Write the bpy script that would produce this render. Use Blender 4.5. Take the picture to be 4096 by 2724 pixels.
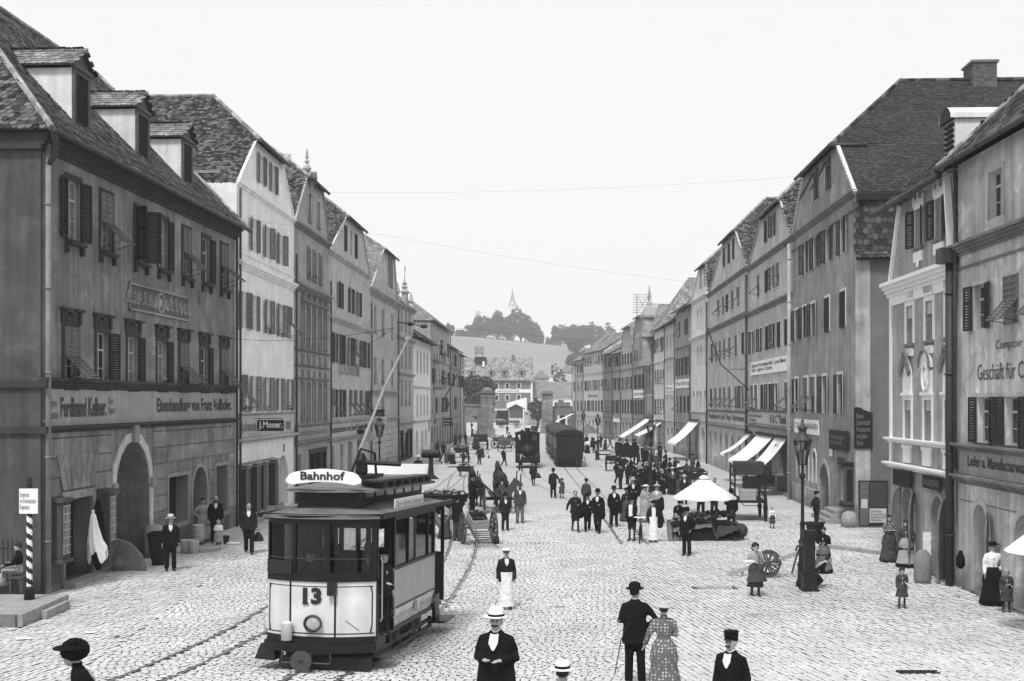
import bpy,bmesh,math,random
import numpy as np
from mathutils import Vector,Matrix
R_=math.radians
random.seed(7);rng=np.random.RandomState(7)
SC=bpy.context.scene
COL=SC.collection
for o in list(bpy.data.objects):bpy.data.objects.remove(o)
# --- camera
FPX,CX,HY,EYE=4864.0,2048.0,1607.0,5.5
cd=bpy.data.cameras.new('camera');cam=bpy.data.objects.new('camera',cd);COL.objects.link(cam)
cam.location=(0,0,EYE);cam.rotation_euler=(R_(90),0,0)
cd.sensor_width=36.0;cd.lens=36.0*FPX/4096.0
cd.shift_y=(HY-1362.0)/4096.0;cd.clip_start=0.1;cd.clip_end=9000
SC.camera=cam
# --- world and sun (overcast, monochrome plate)
SUN_EL,SUN_AZ=56.0,196.0
W=bpy.data.worlds.new('World');SC.world=W;W.use_nodes=True
nt=W.node_tree;nt.nodes.clear()
out=nt.nodes.new('ShaderNodeOutputWorld');bg=nt.nodes.new('ShaderNodeBackground')
sky=nt.nodes.new('ShaderNodeTexSky');sky.sky_type='NISHITA';sky.sun_disc=False
sky.sun_elevation=R_(SUN_EL);sky.sun_rotation=R_(SUN_AZ);sky.dust_density=5.0;sky.air_density=1.0
bw=nt.nodes.new('ShaderNodeRGBToBW')
mixc=nt.nodes.new('ShaderNodeMix');mixc.data_type='FLOAT';mixc.inputs[0].default_value=0.80
mixc.inputs[3].default_value=12.4
nt.links.new(sky.outputs[0],bw.inputs[0]);nt.links.new(bw.outputs[0],mixc.inputs[2])
nt.links.new(mixc.outputs[0],bg.inputs[0]);bg.inputs[1].default_value=0.057
nt.links.new(bg.outputs[0],out.inputs[0])
sd=bpy.data.lights.new('sun','SUN');sd.energy=1.8;sd.angle=R_(11);sd.color=(1,.995,.985)
sun=bpy.data.objects.new('sun',sd);COL.objects.link(sun)
_d=Vector((math.sin(R_(SUN_AZ))*math.cos(R_(SUN_EL)),math.cos(R_(SUN_AZ))*math.cos(R_(SUN_EL)),math.sin(R_(SUN_EL))))
sun.rotation_euler=(-_d).to_track_quat('-Z','Y').to_euler();sun.location=(0,0,60)
SC.view_settings.view_transform='Standard';SC.view_settings.look='None'
SC.view_settings.exposure=0.68;SC.view_settings.gamma=1.0;SC.view_settings.use_curve_mapping=False
SC.render.engine='CYCLES'
SC.cycles.max_bounces=5;SC.cycles.diffuse_bounces=3;SC.cycles.glossy_bounces=2;SC.cycles.volume_bounces=1
SC.cycles.transmission_bounces=3;SC.cycles.transparent_max_bounces=8
# --- ground shape and plate-to-place helpers
def gz(x,y):
 return 0.0025*(33-y)**2 if y<33 else 0.0
def ray(px,py):return((px-CX)/FPX,-(py-HY)/FPX)
def g(px,py):
 """point of the ground seen at plate position (px, py)"""
 s=(py-HY)/FPX;d=EYE/s
 for _ in range(40):d=0.5*d+0.5*(EYE-gz(0,d))/s
 return Vector(((px-CX)/FPX*d,d,gz(0,d)))
def at(px,py,d):return Vector(((px-CX)/FPX*d,d,EYE-(py-HY)/FPX*d))
# --- materials
MATS={}
def _n(nt,t,**k):
 n=nt.nodes.new(t)
 for a,b in k.items():setattr(n,a,b)
 return n
def mat(name,v,rough=.85,var=.15,scale=3.0,bump=.0,bscale=30,island=0.0,metal=0.0,streak=0.0,spec=.3,fine=0.0,disp=1.0,stretch=None,fscale=60):
 """grey material: noise mottling, optional per-piece variation, vertical streaks, fine grain and bump"""
 if name in MATS:return MATS[name]
 m=bpy.data.materials.new(name);m.use_nodes=True;nt=m.node_tree
 b=nt.nodes['Principled BSDF'];b.inputs['Roughness'].default_value=rough;b.inputs['Metallic'].default_value=metal
 b.inputs['Specular IOR Level'].default_value=spec
 L=nt.links.new
 tc=_n(nt,'ShaderNodeTexCoord');src=tc.outputs['Object']
 if stretch:
  mp=_n(nt,'ShaderNodeMapping');mp.inputs['Scale'].default_value=stretch;L(src,mp.inputs[0]);src=mp.outputs[0]
 no=_n(nt,'ShaderNodeTexNoise');no.inputs['Scale'].default_value=scale;no.inputs['Detail'].default_value=6;no.inputs['Roughness'].default_value=.65
 L(src,no.inputs['Vector'])
 mr=_n(nt,'ShaderNodeMapRange');mr.inputs[1].default_value=.3;mr.inputs[2].default_value=.7
 mr.inputs[3].default_value=1-var;mr.inputs[4].default_value=1+var
 L(no.outputs['Fac'],mr.inputs[0]);cur=mr.outputs[0]
 def mul(a,bb):
  x=_n(nt,'ShaderNodeMath',operation='MULTIPLY');L(a,x.inputs[0])
  if isinstance(bb,float):x.inputs[1].default_value=bb
  else:L(bb,x.inputs[1])
  return x.outputs[0]
 if streak:
  mp=_n(nt,'ShaderNodeMapping');mp.inputs['Scale'].default_value=(2.6,2.6,.16);L(tc.outputs['Object'],mp.inputs[0])
  n2=_n(nt,'ShaderNodeTexNoise');n2.inputs['Scale'].default_value=1.3;n2.inputs['Detail'].default_value=5;L(mp.outputs[0],n2.inputs['Vector'])
  m2=_n(nt,'ShaderNodeMapRange');m2.inputs[1].default_value=.35;m2.inputs[2].default_value=.75;m2.inputs[3].default_value=1.05;m2.inputs[4].default_value=1-streak
  L(n2.outputs['Fac'],m2.inputs[0]);cur=mul(cur,m2.outputs[0])
  n4=_n(nt,'ShaderNodeTexNoise');n4.inputs['Scale'].default_value=.45;n4.inputs['Detail'].default_value=3;L(tc.outputs['Object'],n4.inputs['Vector'])
  m4=_n(nt,'ShaderNodeMapRange');m4.inputs[1].default_value=.35;m4.inputs[2].default_value=.65;m4.inputs[3].default_value=1-streak*.6;m4.inputs[4].default_value=1+streak*.35
  L(n4.outputs['Fac'],m4.inputs[0]);cur=mul(cur,m4.outputs[0])
 if fine:
  n3=_n(nt,'ShaderNodeTexNoise');n3.inputs['Scale'].default_value=fscale;n3.inputs['Detail'].default_value=3;L(tc.outputs['Object'],n3.inputs['Vector'])
  m3=_n(nt,'ShaderNodeMapRange');m3.inputs[1].default_value=.35;m3.inputs[2].default_value=.65;m3.inputs[3].default_value=1-fine;m3.inputs[4].default_value=1+fine
  L(n3.outputs['Fac'],m3.inputs[0]);cur=mul(cur,m3.outputs[0])
 if island:
  ge=_n(nt,'ShaderNodeNewGeometry');oi=_n(nt,'ShaderNodeObjectInfo')
  ad=_n(nt,'ShaderNodeMath',operation='ADD');L(ge.outputs['Random Per Island'],ad.inputs[0]);L(oi.outputs['Random'],ad.inputs[1])
  fr=_n(nt,'ShaderNodeMath',operation='FRACT');L(ad.outputs[0],fr.inputs[0])
  pw=_n(nt,'ShaderNodeMath',operation='POWER');L(fr.outputs[0],pw.inputs[0]);pw.inputs[1].default_value=1.6
  mi=_n(nt,'ShaderNodeMapRange');mi.inputs[3].default_value=1-island*.55;mi.inputs[4].default_value=1+island
  L(pw.outputs[0],mi.inputs[0]);cur=mul(cur,mi.outputs[0])
 cur=mul(cur,float(v))
 L(cur,b.inputs['Base Color'])
 if bump:
  nb=_n(nt,'ShaderNodeTexNoise');nb.inputs['Scale'].default_value=bscale;nb.inputs['Detail'].default_value=4;L(src,nb.inputs['Vector'])
  bp=_n(nt,'ShaderNodeBump');bp.inputs['Strength'].default_value=bump;bp.inputs['Distance'].default_value=.02*disp
  L(nb.outputs['Fac'],bp.inputs['Height']);L(bp.outputs[0],b.inputs['Normal'])
 MATS[name]=m;return m
def plaster(v,streak=.22):
 nm='plaster_%03d_%02d'%(int(v*1000),int(streak*100))
 if nm in MATS:return MATS[nm]
 m=mat(nm,v,var=.15,scale=1.1,bump=.55,bscale=22,streak=streak,fine=.09)
 nt=m.node_tree;b=nt.nodes['Principled BSDF'];L=nt.links.new;src=b.inputs['Base Color'].links[0].from_socket
 tc=_n(nt,'ShaderNodeTexCoord');n=_n(nt,'ShaderNodeTexNoise');n.inputs['Scale'].default_value=.8;n.inputs['Detail'].default_value=10;n.inputs['Roughness'].default_value=.72;n.inputs['Distortion'].default_value=.6;L(tc.outputs['Object'],n.inputs['Vector'])
 r=_n(nt,'ShaderNodeMapRange');r.inputs[1].default_value=.53;r.inputs[2].default_value=.58;r.inputs[3].default_value=1;r.inputs[4].default_value=1+streak*.75;L(n.outputs['Fac'],r.inputs[0])
 r2=_n(nt,'ShaderNodeMapRange');r2.inputs[1].default_value=.36;r2.inputs[2].default_value=.42;r2.inputs[3].default_value=1-streak*.8;r2.inputs[4].default_value=1;L(n.outputs['Fac'],r2.inputs[0])
 sp=_n(nt,'ShaderNodeSeparateXYZ');L(tc.outputs['Object'],sp.inputs[0]);n6=_n(nt,'ShaderNodeTexNoise');n6.inputs['Scale'].default_value=1.6;n6.inputs['Detail'].default_value=5;L(tc.outputs['Object'],n6.inputs['Vector'])
 ad=_n(nt,'ShaderNodeMath',operation='ADD');L(sp.outputs[2],ad.inputs[0]);L(n6.outputs['Fac'],ad.inputs[1])
 r3=_n(nt,'ShaderNodeMapRange');r3.inputs[1].default_value=.55;r3.inputs[2].default_value=1.5;r3.inputs[3].default_value=1-streak*1.4;r3.inputs[4].default_value=1;L(ad.outputs[0],r3.inputs[0])
 cur=src
 for q in(r,r2,r3):
  x=_n(nt,'ShaderNodeMath',operation='MULTIPLY');L(cur,x.inputs[0]);L(q.outputs[0],x.inputs[1]);cur=x.outputs[0]
 L(cur,b.inputs['Base Color']);return m
def glassm():
 if 'window_glass' in MATS:return MATS['window_glass']
 return mat('window_glass',.010,rough=.15,var=.6,scale=.9,spec=.45)
M_glass=glassm()
M_curt=mat('curtained_glass',.17,rough=.25,var=.5,scale=6,spec=.5)
M_frame=mat('window_paint_light',.42,var=.1,scale=8)
M_framed=mat('window_paint_dark',.12,var=.1,scale=8)
M_shut=mat('shutter_paint',.024,var=.22,scale=4,fine=.1)
M_shutl=mat('shutter_paint_pale',.16,var=.22,scale=4,fine=.1)
M_flap_skylit=mat('shutter_flap_skylit',.12,var=.2,scale=6)  # flap slats coloured paler to stand for sky light on their tops
M_tile=mat('roof_tile',.062,var=.45,scale=.7,island=1.5,fine=.16,bump=.3,bscale=18)
M_tile2=mat('roof_tile_dark',.034,var=.2,scale=.8,island=.5,fine=.12,bump=.3,bscale=18)
M_tile3=mat('roof_tile_lichen',.22,var=.5,scale=1.4,island=.45,fine=.25,bump=.3,bscale=18)
M_tile4=mat('tile_hanging',.05,var=.25,scale=1.2,island=1.0,fine=.15,bump=.3,bscale=18)
M_ridge=mat('ridge_tile',.26,var=.35,scale=3,island=.5,fine=.2)
M_roofu=mat('roof_boards',.05,var=.2,scale=3)
M_gut=mat('gutter_zinc',.055,rough=.6,var=.25,scale=2,metal=.2)
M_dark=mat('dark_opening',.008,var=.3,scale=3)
M_wood=mat('weathered_wood',.07,var=.35,scale=2.5,stretch=(6,6,.6),fine=.15,bump=.2,bscale=8)
M_woodl=mat('pale_wood',.34,var=.3,scale=3,stretch=(2,8,8),fine=.12,bump=.2,bscale=8)
M_woodd=mat('dark_wood',.016,var=.35,scale=3,stretch=(6,6,.8),bump=.2,bscale=8)
M_iron=mat('black_iron',.014,rough=.5,var=.3,scale=6)
M_irong=mat('grey_iron',.055,rough=.55,var=.3,scale=6)
M_stone=mat('stone',.30,var=.22,scale=3,fine=.16,bump=.5,bscale=14)
M_stoned=mat('stone_dark',.17,var=.28,scale=3,fine=.16,bump=.5,bscale=14)
M_white=mat('white_paint',.82,var=.05,scale=3)
M_black=mat('black_paint',.018,rough=.6,var=.2,scale=4)
M_ink=mat('letter_ink',.06,var=.45,scale=7,fine=.25)
M_ink2=mat('letter_ink_dark',.035,var=.3,scale=7)
M_brick=mat('brickwork',.12,var=.2,scale=4,island=.5,fine=.2)
M_leaf=mat('foliage',.065,var=.4,scale=1.0,island=.7)
M_leafl=mat('flower_leaves',.06,var=.4,scale=5,island=1.2)
M_flower=mat('flower_petals',.6,var=.3,scale=5,island=.6)
M_canvas=mat('white_canvas',.84,var=.035,scale=4,fine=.02)
M_skin=mat('skin',.36,rough=.6,var=.12,scale=14)
M_hair=mat('hair_dark',.022,var=.3,scale=20)
M_hairg=mat('hair_grey',.30,var=.3,scale=20)
# --- mesh building
class MB:
 def __init__(s):s.V=[];s.F=[];s.n=0
 def add(s,V,F):
  k=s.n;s.V.append(np.asarray(V,float));s.F.extend([tuple(i+k for i in f)for f in F]);s.n+=len(V);return s
 def box(s,c,d,rz=0,rot=None,taper=1.0):
  x,y,z=[t/2 for t in d]
  V=np.array([(-x,-y,-z),(x,-y,-z),(x,y,-z),(-x,y,-z),(-x*taper,-y*taper,z),(x*taper,-y*taper,z),(x*taper,y*taper,z),(-x*taper,y*taper,z)])
  if rot is not None:V=V@np.array(rot).T
  elif rz:V=V@np.array(Matrix.Rotation(rz,3,'Z')).T
  return s.add(V+np.array(c),[(3,2,1,0),(4,5,6,7),(0,1,5,4),(1,2,6,5),(2,3,7,6),(3,0,4,7)])
 def b2(s,a,b):
  a=np.minimum(a,b),np.maximum(a,b);return s.box((a[0]+a[1])/2,a[1]-a[0])
 def bar(s,a,b,w,h=None,up=(0,0,1)):
  a,b=Vector(a),Vector(b);d=b-a;L=d.length
  if L<1e-6:return s
  z=d/L;u=Vector(up)
  if abs(z.dot(u))>.98:u=Vector((0,1,0))
  x=u.cross(z).normalized();y=z.cross(x)
  M=Matrix((x,y,z)).transposed();return s.box((a+b)/2,(w,h or w,L),rot=M)
 def tube(s,pts,r,n=8,cap=True):
  pts=[Vector(p)for p in pts];m=len(pts)
  rs=r if isinstance(r,(list,tuple))else[r]*m
  V=[];px=None
  for i,p in enumerate(pts):
   t=(pts[min(i+1,m-1)]-pts[max(i-1,0)]).normalized()
   if px is None:
    u=Vector((0,0,1))if abs(t.z)<.9 else Vector((1,0,0));x=u.cross(t).normalized()
   else:x=(px-t*px.dot(t)).normalized()
   y=t.cross(x);px=x
   rr=rs[i];ra,rb=rr if isinstance(rr,(list,tuple))else(rr,rr)
   for k in range(n):
    a=2*math.pi*k/n;V.append(p+x*math.cos(a)*ra+y*math.sin(a)*rb)
  F=[(i*n+k,i*n+(k+1)%n,(i+1)*n+(k+1)%n,(i+1)*n+k)for i in range(m-1)for k in range(n)]
  if cap:F+=[tuple(range(n))[::-1],tuple((m-1)*n+k for k in range(n))]
  return s.add([tuple(v)for v in V],F)
 def lathe(s,prof,c=(0,0,0),n=16,sx=1,sy=1,cap=True,rot=None):
  V=[];
  for r,z in prof:
   for k in range(n):
    a=2*math.pi*k/n;V.append((r*math.cos(a)*sx,r*math.sin(a)*sy,z))
  V=np.array(V)
  if rot is not None:V=V@np.array(rot).T
  V=V+np.array(c)
  m=len(prof);F=[(i*n+k,i*n+(k+1)%n,(i+1)*n+(k+1)%n,(i+1)*n+k)for i in range(m-1)for k in range(n)]
  if cap:F+=[tuple(range(n))[::-1],tuple((m-1)*n+k for k in range(n))]
  return s.add(V,F)
 def ball(s,c,r,n=10,m=7,rot=None):
  r=(r,r,r)if not isinstance(r,(list,tuple))else r
  prof=[(math.sin(math.pi*i/m),-math.cos(math.pi*i/m))for i in range(m+1)]
  prof[0]=(.02,-1);prof[-1]=(.02,1)
  V=np.array([(p*math.cos(2*math.pi*k/n)*r[0],p*math.sin(2*math.pi*k/n)*r[1],z*r[2])for p,z in prof for k in range(n)])
  if rot is not None:V=V@np.array(rot).T
  F=[(i*n+k,i*n+(k+1)%n,(i+1)*n+(k+1)%n,(i+1)*n+k)for i in range(m)for k in range(n)]
  F+=[tuple(range(n))[::-1],tuple(m*n+k for k in range(n))]
  return s.add(V+np.array(c),F)
 def prism(s,poly,vec):
  n=len(poly);V=[tuple(p)for p in poly]+[tuple(Vector(p)+Vector(vec))for p in poly]
  return s.add(V,[tuple(range(n))[::-1],tuple(n+i for i in range(n))]+[(i,(i+1)%n,n+(i+1)%n,n+i)for i in range(n)])
 def poly(s,pts):return s.add([tuple(p)for p in pts],[tuple(range(len(pts)))])
 def loft(s,rings,close=True,cap=True):
  n=len(rings[0]);V=[tuple(p)for r in rings for p in r];m=len(rings);q=n if close else n-1
  F=[(i*n+k,i*n+(k+1)%n,(i+1)*n+(k+1)%n,(i+1)*n+k)for i in range(m-1)for k in range(q)]
  if cap and close:F+=[tuple(range(n))[::-1],tuple((m-1)*n+k for k in range(n))]
  return s.add(V,F)
 def stamp(s,V,F,mats):
  """many transformed copies of one small shape"""
  V=np.asarray(V,float);k=len(V);N=len(mats)
  if not N:return s
  A=np.asarray(mats,float)
  W_=np.einsum('nij,kj->nki',A[:,:,:3],V)+A[:,None,:,3]
  base=s.n;s.V.append(W_.reshape(-1,3));s.n+=N*k
  for i in range(N):
   o=base+i*k;s.F.extend([tuple(j+o for j in f)for f in F])
  return s
 def mesh(s,name,m=None,smooth=False):
  me=bpy.data.meshes.new(name);V=np.concatenate(s.V)if s.V else np.zeros((0,3))
  me.from_pydata(V.tolist(),[],s.F)
  if m is not None:me.materials.append(m)
  if smooth:me.polygons.foreach_set('use_smooth',[True]*len(me.polygons))
  me.update();return me
 def build(s,name,m=None,parent=None,smooth=False,loc=None,rz=None,**tags):
  return obj(name,s.mesh(name,m,smooth),parent,loc,rz,**tags)
def obj(name,data,parent=None,loc=None,rz=None,M=None,**tags):
 o=bpy.data.objects.new(name,data);COL.objects.link(o)
 if parent is not None:o.parent=parent
 if loc is not None:o.location=loc
 if rz is not None:o.rotation_euler=(0,0,rz)
 if M is not None:o.matrix_local=M
 for k,v in tags.items():
  if v is not None:o[k]=v
 return o
GROUPS={'street lamp':'gas lamps along the street','awning':'white awnings of the shops','street':0,'crate':'boxes and crates on the carts','railway carriage':'carriages of the standing train','horse':'horses of the farm wagon','handcart':'carts in the street','cart':'carts in the street','basket':'baskets in the street','pillar':'pillars of the town gate','wire':'wires over the street','litter':'litter on the setts','bicycle':'bicycles in the street','person':'people in the street','sign':'signs hung out over the street','grating':'drain gratings in the setts','telegraph rack':'telegraph racks on the roofs','pail':'enamel ware before the shop','bag':'bags carried or hung up','lantern':'lanterns on wall brackets','umbrella':'market umbrellas','steps':'stone steps along the left row','wagon':'wagons in the street'}
def thing(name,label,category,loc=(0,0,0),rz=0,group=None,M=None):
 group=group or GROUPS.get(category)or None
 if category=='house':group='houses of the left row' if loc[0]<-5 and loc[1]<190 else('houses of the right row' if loc[1]<215 else 'far houses')
 o=obj(name,None,None,loc,rz,M,label=label,category=category,group=group);o.empty_display_size=.2;return o
def autosmooth(o,ang=40):
 me=o.data
 me.polygons.foreach_set('use_smooth',[True]*len(me.polygons))
 try:me.set_sharp_from_angle(angle=R_(ang))
 except Exception:pass
 return o
TEXTS=[]
def text(s,parent,M,w,h,m,name='lettering',bold=.0,ext=.012):
 """queue flat lettering: fits s into a w x h box whose lower-left corner is M's origin (x right, y up)"""
 TEXTS.append((s,parent,M,w,h,m,name,bold,ext))
def flush_texts():
 tmp=[]
 for s,parent,M,w,h,m,name,bold,ext in TEXTS:
  c=bpy.data.curves.new('t','FONT');c.body=s;c.size=1;c.offset=bold;c.extrude=0;c.resolution_u=2
  c.space_line=.9
  o=bpy.data.objects.new('t',c);COL.objects.link(o);tmp.append(o)
 dg=bpy.context.evaluated_depsgraph_get()
 for o,(s,parent,M,w,h,m,name,bold,ext)in zip(tmp,TEXTS):
  me=bpy.data.meshes.new_from_object(o.evaluated_get(dg));n=len(me.vertices)
  co=np.zeros(n*3);me.vertices.foreach_get('co',co);co=co.reshape(-1,3)
  lo,hi=co[:,:2].min(0),co[:,:2].max(0)
  co[:,0]=(co[:,0]-lo[0])/(hi[0]-lo[0])*w;co[:,1]=(co[:,1]-lo[1])/(hi[1]-lo[1])*h
  F=[tuple(p.vertices)for p in me.polygons]
  b=MB();b.add(co+np.array((0,0,ext)),F)
  b.build(name,m,parent).matrix_local=M
  bpy.data.meshes.remove(me)
 for o in tmp:
  c=o.data;bpy.data.objects.remove(o);bpy.data.curves.remove(c)
# --- houses
CACHE={}
def cached(key,fn):
 if key not in CACHE:CACHE[key]=fn()
 return CACHE[key]
def leaf_mesh(w,h,det=2,m=None):
 m=m or M_shut;w=round(w,2);h=round(h,2)
 def f():
  b=MB();t=.035;s=min(.07,w*.16)
  b.box((s/2,0,h/2),(s,t,h));b.box((w-s/2,0,h/2),(s,t,h))
  b.box((w/2,0,s/2),(w-2*s,t,s));b.box((w/2,0,h-s/2),(w-2*s,t,s));b.box((w/2,0,h*.62),(w-2*s,t,s))
  n=max(5,int(h/(.085 if det==2 else .16)))
  rot=Matrix.Rotation(R_(38),3,'X')
  for i in range(n):
   z=s+(h-2*s)*(i+.5)/n
   b.box((w/2,0,z),(w-2*s,.012,(h-2*s)/n*.86),rot=rot)
  return b.mesh('shutter',m)
 return cached(('leaf',w,h,det,m.name),f)
def flap_mesh(w,h,det=2,m=None):
 """lower half of a pair of shutters, hinged at its top edge (origin top-left), hanging down"""
 m=m or M_shut;w=round(w,2);h=round(h,2)
 def f():
  b=MB();s=.05
  for x in(s/2,w/2,w-s/2):b.box((x,0,-h/2),(s,.035,h))
  n=max(4,int(h/(.11 if det==2 else .18)))
  for i in range(n+1):
   b.box((w/2,0,-h*i/n),(w,.02,.05 if i in(0,n)else h/n*.62),rot=Matrix.Rotation(R_(-14),3,'X'))
  return b.mesh('shutter_flap',M_flap_skylit if m is M_shut else m)
 return cached(('flap',w,h,det,m.name),f)
def lattice_mesh(w,h,det=2,m=None):
 m=m or M_shut;w=round(w,2);h=round(h,2)
 def f():
  b=MB();s=.05
  for x in(s/2,w/2,w-s/2):b.box((x,0,h/2),(s,.035,h))
  n=max(3,int(h/(.16 if det==2 else .24)))
  for i in range(n+1):b.box((w/2,0,h*i/n),(w,.03,.04))
  for i in range(n):b.box((w/2,.02,h*(i+.5)/n),(w,.008,h/n*.75))
  return b.mesh('shutter_upper',M_shutl if m is M_shut else m)
 return cached(('lat',w,h,det,m.name),f)
def frame_mesh(w,h,m,rev):
 w=round(w,2);h=round(h,2)
 def f():
  b=MB();s=.06;y=rev
  b.b2((0,y-.03,0),(s,y+.03,h));b.b2((w-s,y-.03,0),(w,y+.03,h));b.b2((s,y-.03,h-s),(w-s,y+.03,h));b.b2((s,y-.03,0),(w-s,y+.03,s))
  b.b2((w/2-.03,y-.04,s),(w/2+.03,y+.02,h-s));b.b2((s,y-.035,h*.66),(w/2-.03,y+.02,h*.66+.07));b.b2((w/2+.03,y-.035,h*.66),(w-s,y+.02,h*.66+.07))
  b.b2((s,y-.02,h*.33),(w/2-.03,y+.015,h*.33+.03));b.b2((w/2+.03,y-.02,h*.33),(w-s,y+.015,h*.33+.03))
  return b.mesh('window',m)
 return cached(('frame',w,h,m.name,rev),f)
def arch_pts(u0,u1,z0,z1,n=9,rise=None):
 r=(u1-u0)/2 if rise is None else rise;zc=z1-r;c=(u0+u1)/2
 return[(u0,z0),(u1,z0)]+[(c+(u1-u0)/2*math.cos(math.pi*i/(n-1)),zc+r*math.sin(math.pi*i/(n-1)))for i in range(n)]
class House:
 def __init__(s,label,A,B,wall,category='house',name='house',depth=12,det=2):
  s.A=Vector((A[0],A[1]));s.B=Vector((B[0],B[1]));d=s.B-s.A;s.W=d.length;s.dir=d.normalized()
  s.nin=Vector((-s.dir.y,s.dir.x));s.rz=math.atan2(d.y,d.x)
  s.e=thing(name,label,category,(A[0],A[1],0),s.rz);s.wall=wall;s.holes=[];s.D=depth;s.det=det
  s.rev=.17
 def uz(s,px,py,off=0.0):
  a=(px-CX)/FPX;o=s.A+s.nin*off
  d_=(o.x*s.dir.y-o.y*s.dir.x)/(a*s.dir.y-s.dir.x);u=(Vector((a*d_,d_))-o).dot(s.dir)
  return u,EYE-(py-HY)/FPX*d_
 def u(s,px):return s.uz(px,0)[0]
 def z(s,px,py):return s.uz(px,py)[1]
 def p(s,name,b,m,smooth=False,**k):return b.build(name,m,s.e,smooth,**k)
 def facade(s,outline,wall=None,rmat=None):
  bm=bmesh.new();E=[];L=[]
  def loop(pts):
   vs=[bm.verts.new((u,0,z))for u,z in pts];L.append(vs)
   for i in range(len(vs)):E.append(bm.edges.new((vs[i],vs[(i+1)%len(vs)])))
  loop(outline)
  for hl in s.holes:loop(hl[0])
  bmesh.ops.triangle_fill(bm,edges=E,use_beauty=True,normal=(0,-1,0))
  for vs,(pts,r)in zip(L[1:],s.holes):
   bk=[bm.verts.new((u,r,z))for u,z in pts];n=len(vs)
   for i in range(n):bm.faces.new((vs[i],vs[(i+1)%n],bk[(i+1)%n],bk[i]))
  me=bpy.data.meshes.new('wall');bm.to_mesh(me);bm.free();me.materials.append(wall or s.wall)
  obj('wall',me,s.e)
 def sides(s,zl,zr,wall=None,lm=None,rm=None,back=True):
  D=s.D;W_=s.W
  b=MB();b.poly([(0,0,0),(0,D,0),(0,D,zl),(0,0,zl)]);s.p('side_wall',b,lm or wall or s.wall)
  b=MB();b.poly([(W_,0,0),(W_,D,0),(W_,D,zr),(W_,0,zr)]);s.p('side_wall',b,rm or wall or s.wall)
  if back:
   b=MB();b.poly([(0,D,0),(W_,D,0),(W_,D,zr),(0,D,zl)]);s.p('rear_wall',b,wall or s.wall)
 def cornice(s,z,h=.22,out=.16,m=None,u0=None,u1=None,steps=2,name='cornice'):
  b=MB();u0=0 if u0 is None else u0;u1=s.W if u1 is None else u1
  for i in range(steps):
   k=(i+1)/steps
   b.b2((u0,-out*k,z+h*i/steps),(u1,.02,z+h*(i+1)/steps))
  return s.p(name,b,m or s.wall)
 def pipe(s,u,z0,z1,m=None,r=.055,out=.14):
  b=MB();b.tube([(u,-out,z0),(u,-out,z1)],r,8);
  z=z0+1.5
  while z<z1:b.lathe([(r*1.25,0),(r*1.25,.05)],(u,-out,z),8);z+=2.4
  return s.p('downpipe',b,m or M_gut,True)
 def gutter(s,u0,u1,z,y=-.32,r=.085,m=None,z1=None):
  b=MB();z1=z if z1 is None else z1
  b.tube([(u0,y,z),(u1,y,z1)],r,8)
  n=max(2,int(abs(u1-u0)/1.6))
  for i in range(n+1):
   k=i/n;b.tube([(u0+(u1-u0)*k-.02,y,z+(z1-z)*k),(u0+(u1-u0)*k+.02,y,z+(z1-z)*k)],r*1.18,8)
  return s.p('gutter',b,m or M_gut,True)
 def win(s,u,z0,z1,w=.95,pat='o',sur=None,sill=True,pane=None,fr=None,shm=None,surm=None,top=None,lw=None,flowers=False,head=0):
  h=z1-z0;x0=u-w/2;rev=s.rev
  s.holes.append(([(x0,z0),(x0+w,z0),(x0+w,z1),(x0,z1)],rev+.03))
  f=obj('window',frame_mesh(w,h,fr or M_frame,rev),s.e,(x0,0,z0))
  k=('pane',round(w,2),round(h,2),(pane or M_glass).name)
  def fp():
   b=MB();b.poly([(0,rev+.012,0),(w,rev+.012,0),(w,rev+.012,h),(0,rev+.012,h)]);return b.mesh('pane',pane or(M_curt if random.random()<.4 else M_glass))
  pm=random.random()<.35 and pane is None
  k=k+(pm,)
  if pm:
   def fp():
    b=MB();b.poly([(0,rev+.012,0),(w,rev+.012,0),(w,rev+.012,h),(0,rev+.012,h)]);return b.mesh('pane',M_curt)
  else:
   def fp():
    b=MB();b.poly([(0,rev+.012,0),(w,rev+.012,0),(w,rev+.012,h),(0,rev+.012,h)]);return b.mesh('pane',pane or M_glass)
  obj('pane',cached(k,fp),f)
  if sill:
   def fs():
    b=MB();b.b2((-.08,-.1,-.09),(w+.08,.05,0));b.b2((-.04,-.06,-.15),(w+.04,.0,-.09));return b.mesh('sill',sill if not isinstance(sill,bool)else s.wall)
   obj('sill',cached(('sill',round(w,2),(sill.name if not isinstance(sill,bool)else s.wall.name)),fs),f)
  if sur:
   def fu():
    b=MB();t=sur
    b.b2((-t,-.035,0),(0,.0,h));b.b2((w,-.035,0),(w+t,.0,h));b.b2((-t,-.035,h),(w+t,.0,h+t*1.2))
    if head:b.b2((-t-.06,-.12,h+t*1.2),(w+t+.06,0,h+t*1.2+.09))
    return b.mesh('surround',surm or s.wall)
   obj('surround',cached(('sur',round(w,2),round(h,2),sur,head,(surm or s.wall).name),fu),f)
  lw=lw or w/2;sm=shm or M_shut;d=s.det
  off=-.06
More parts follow.
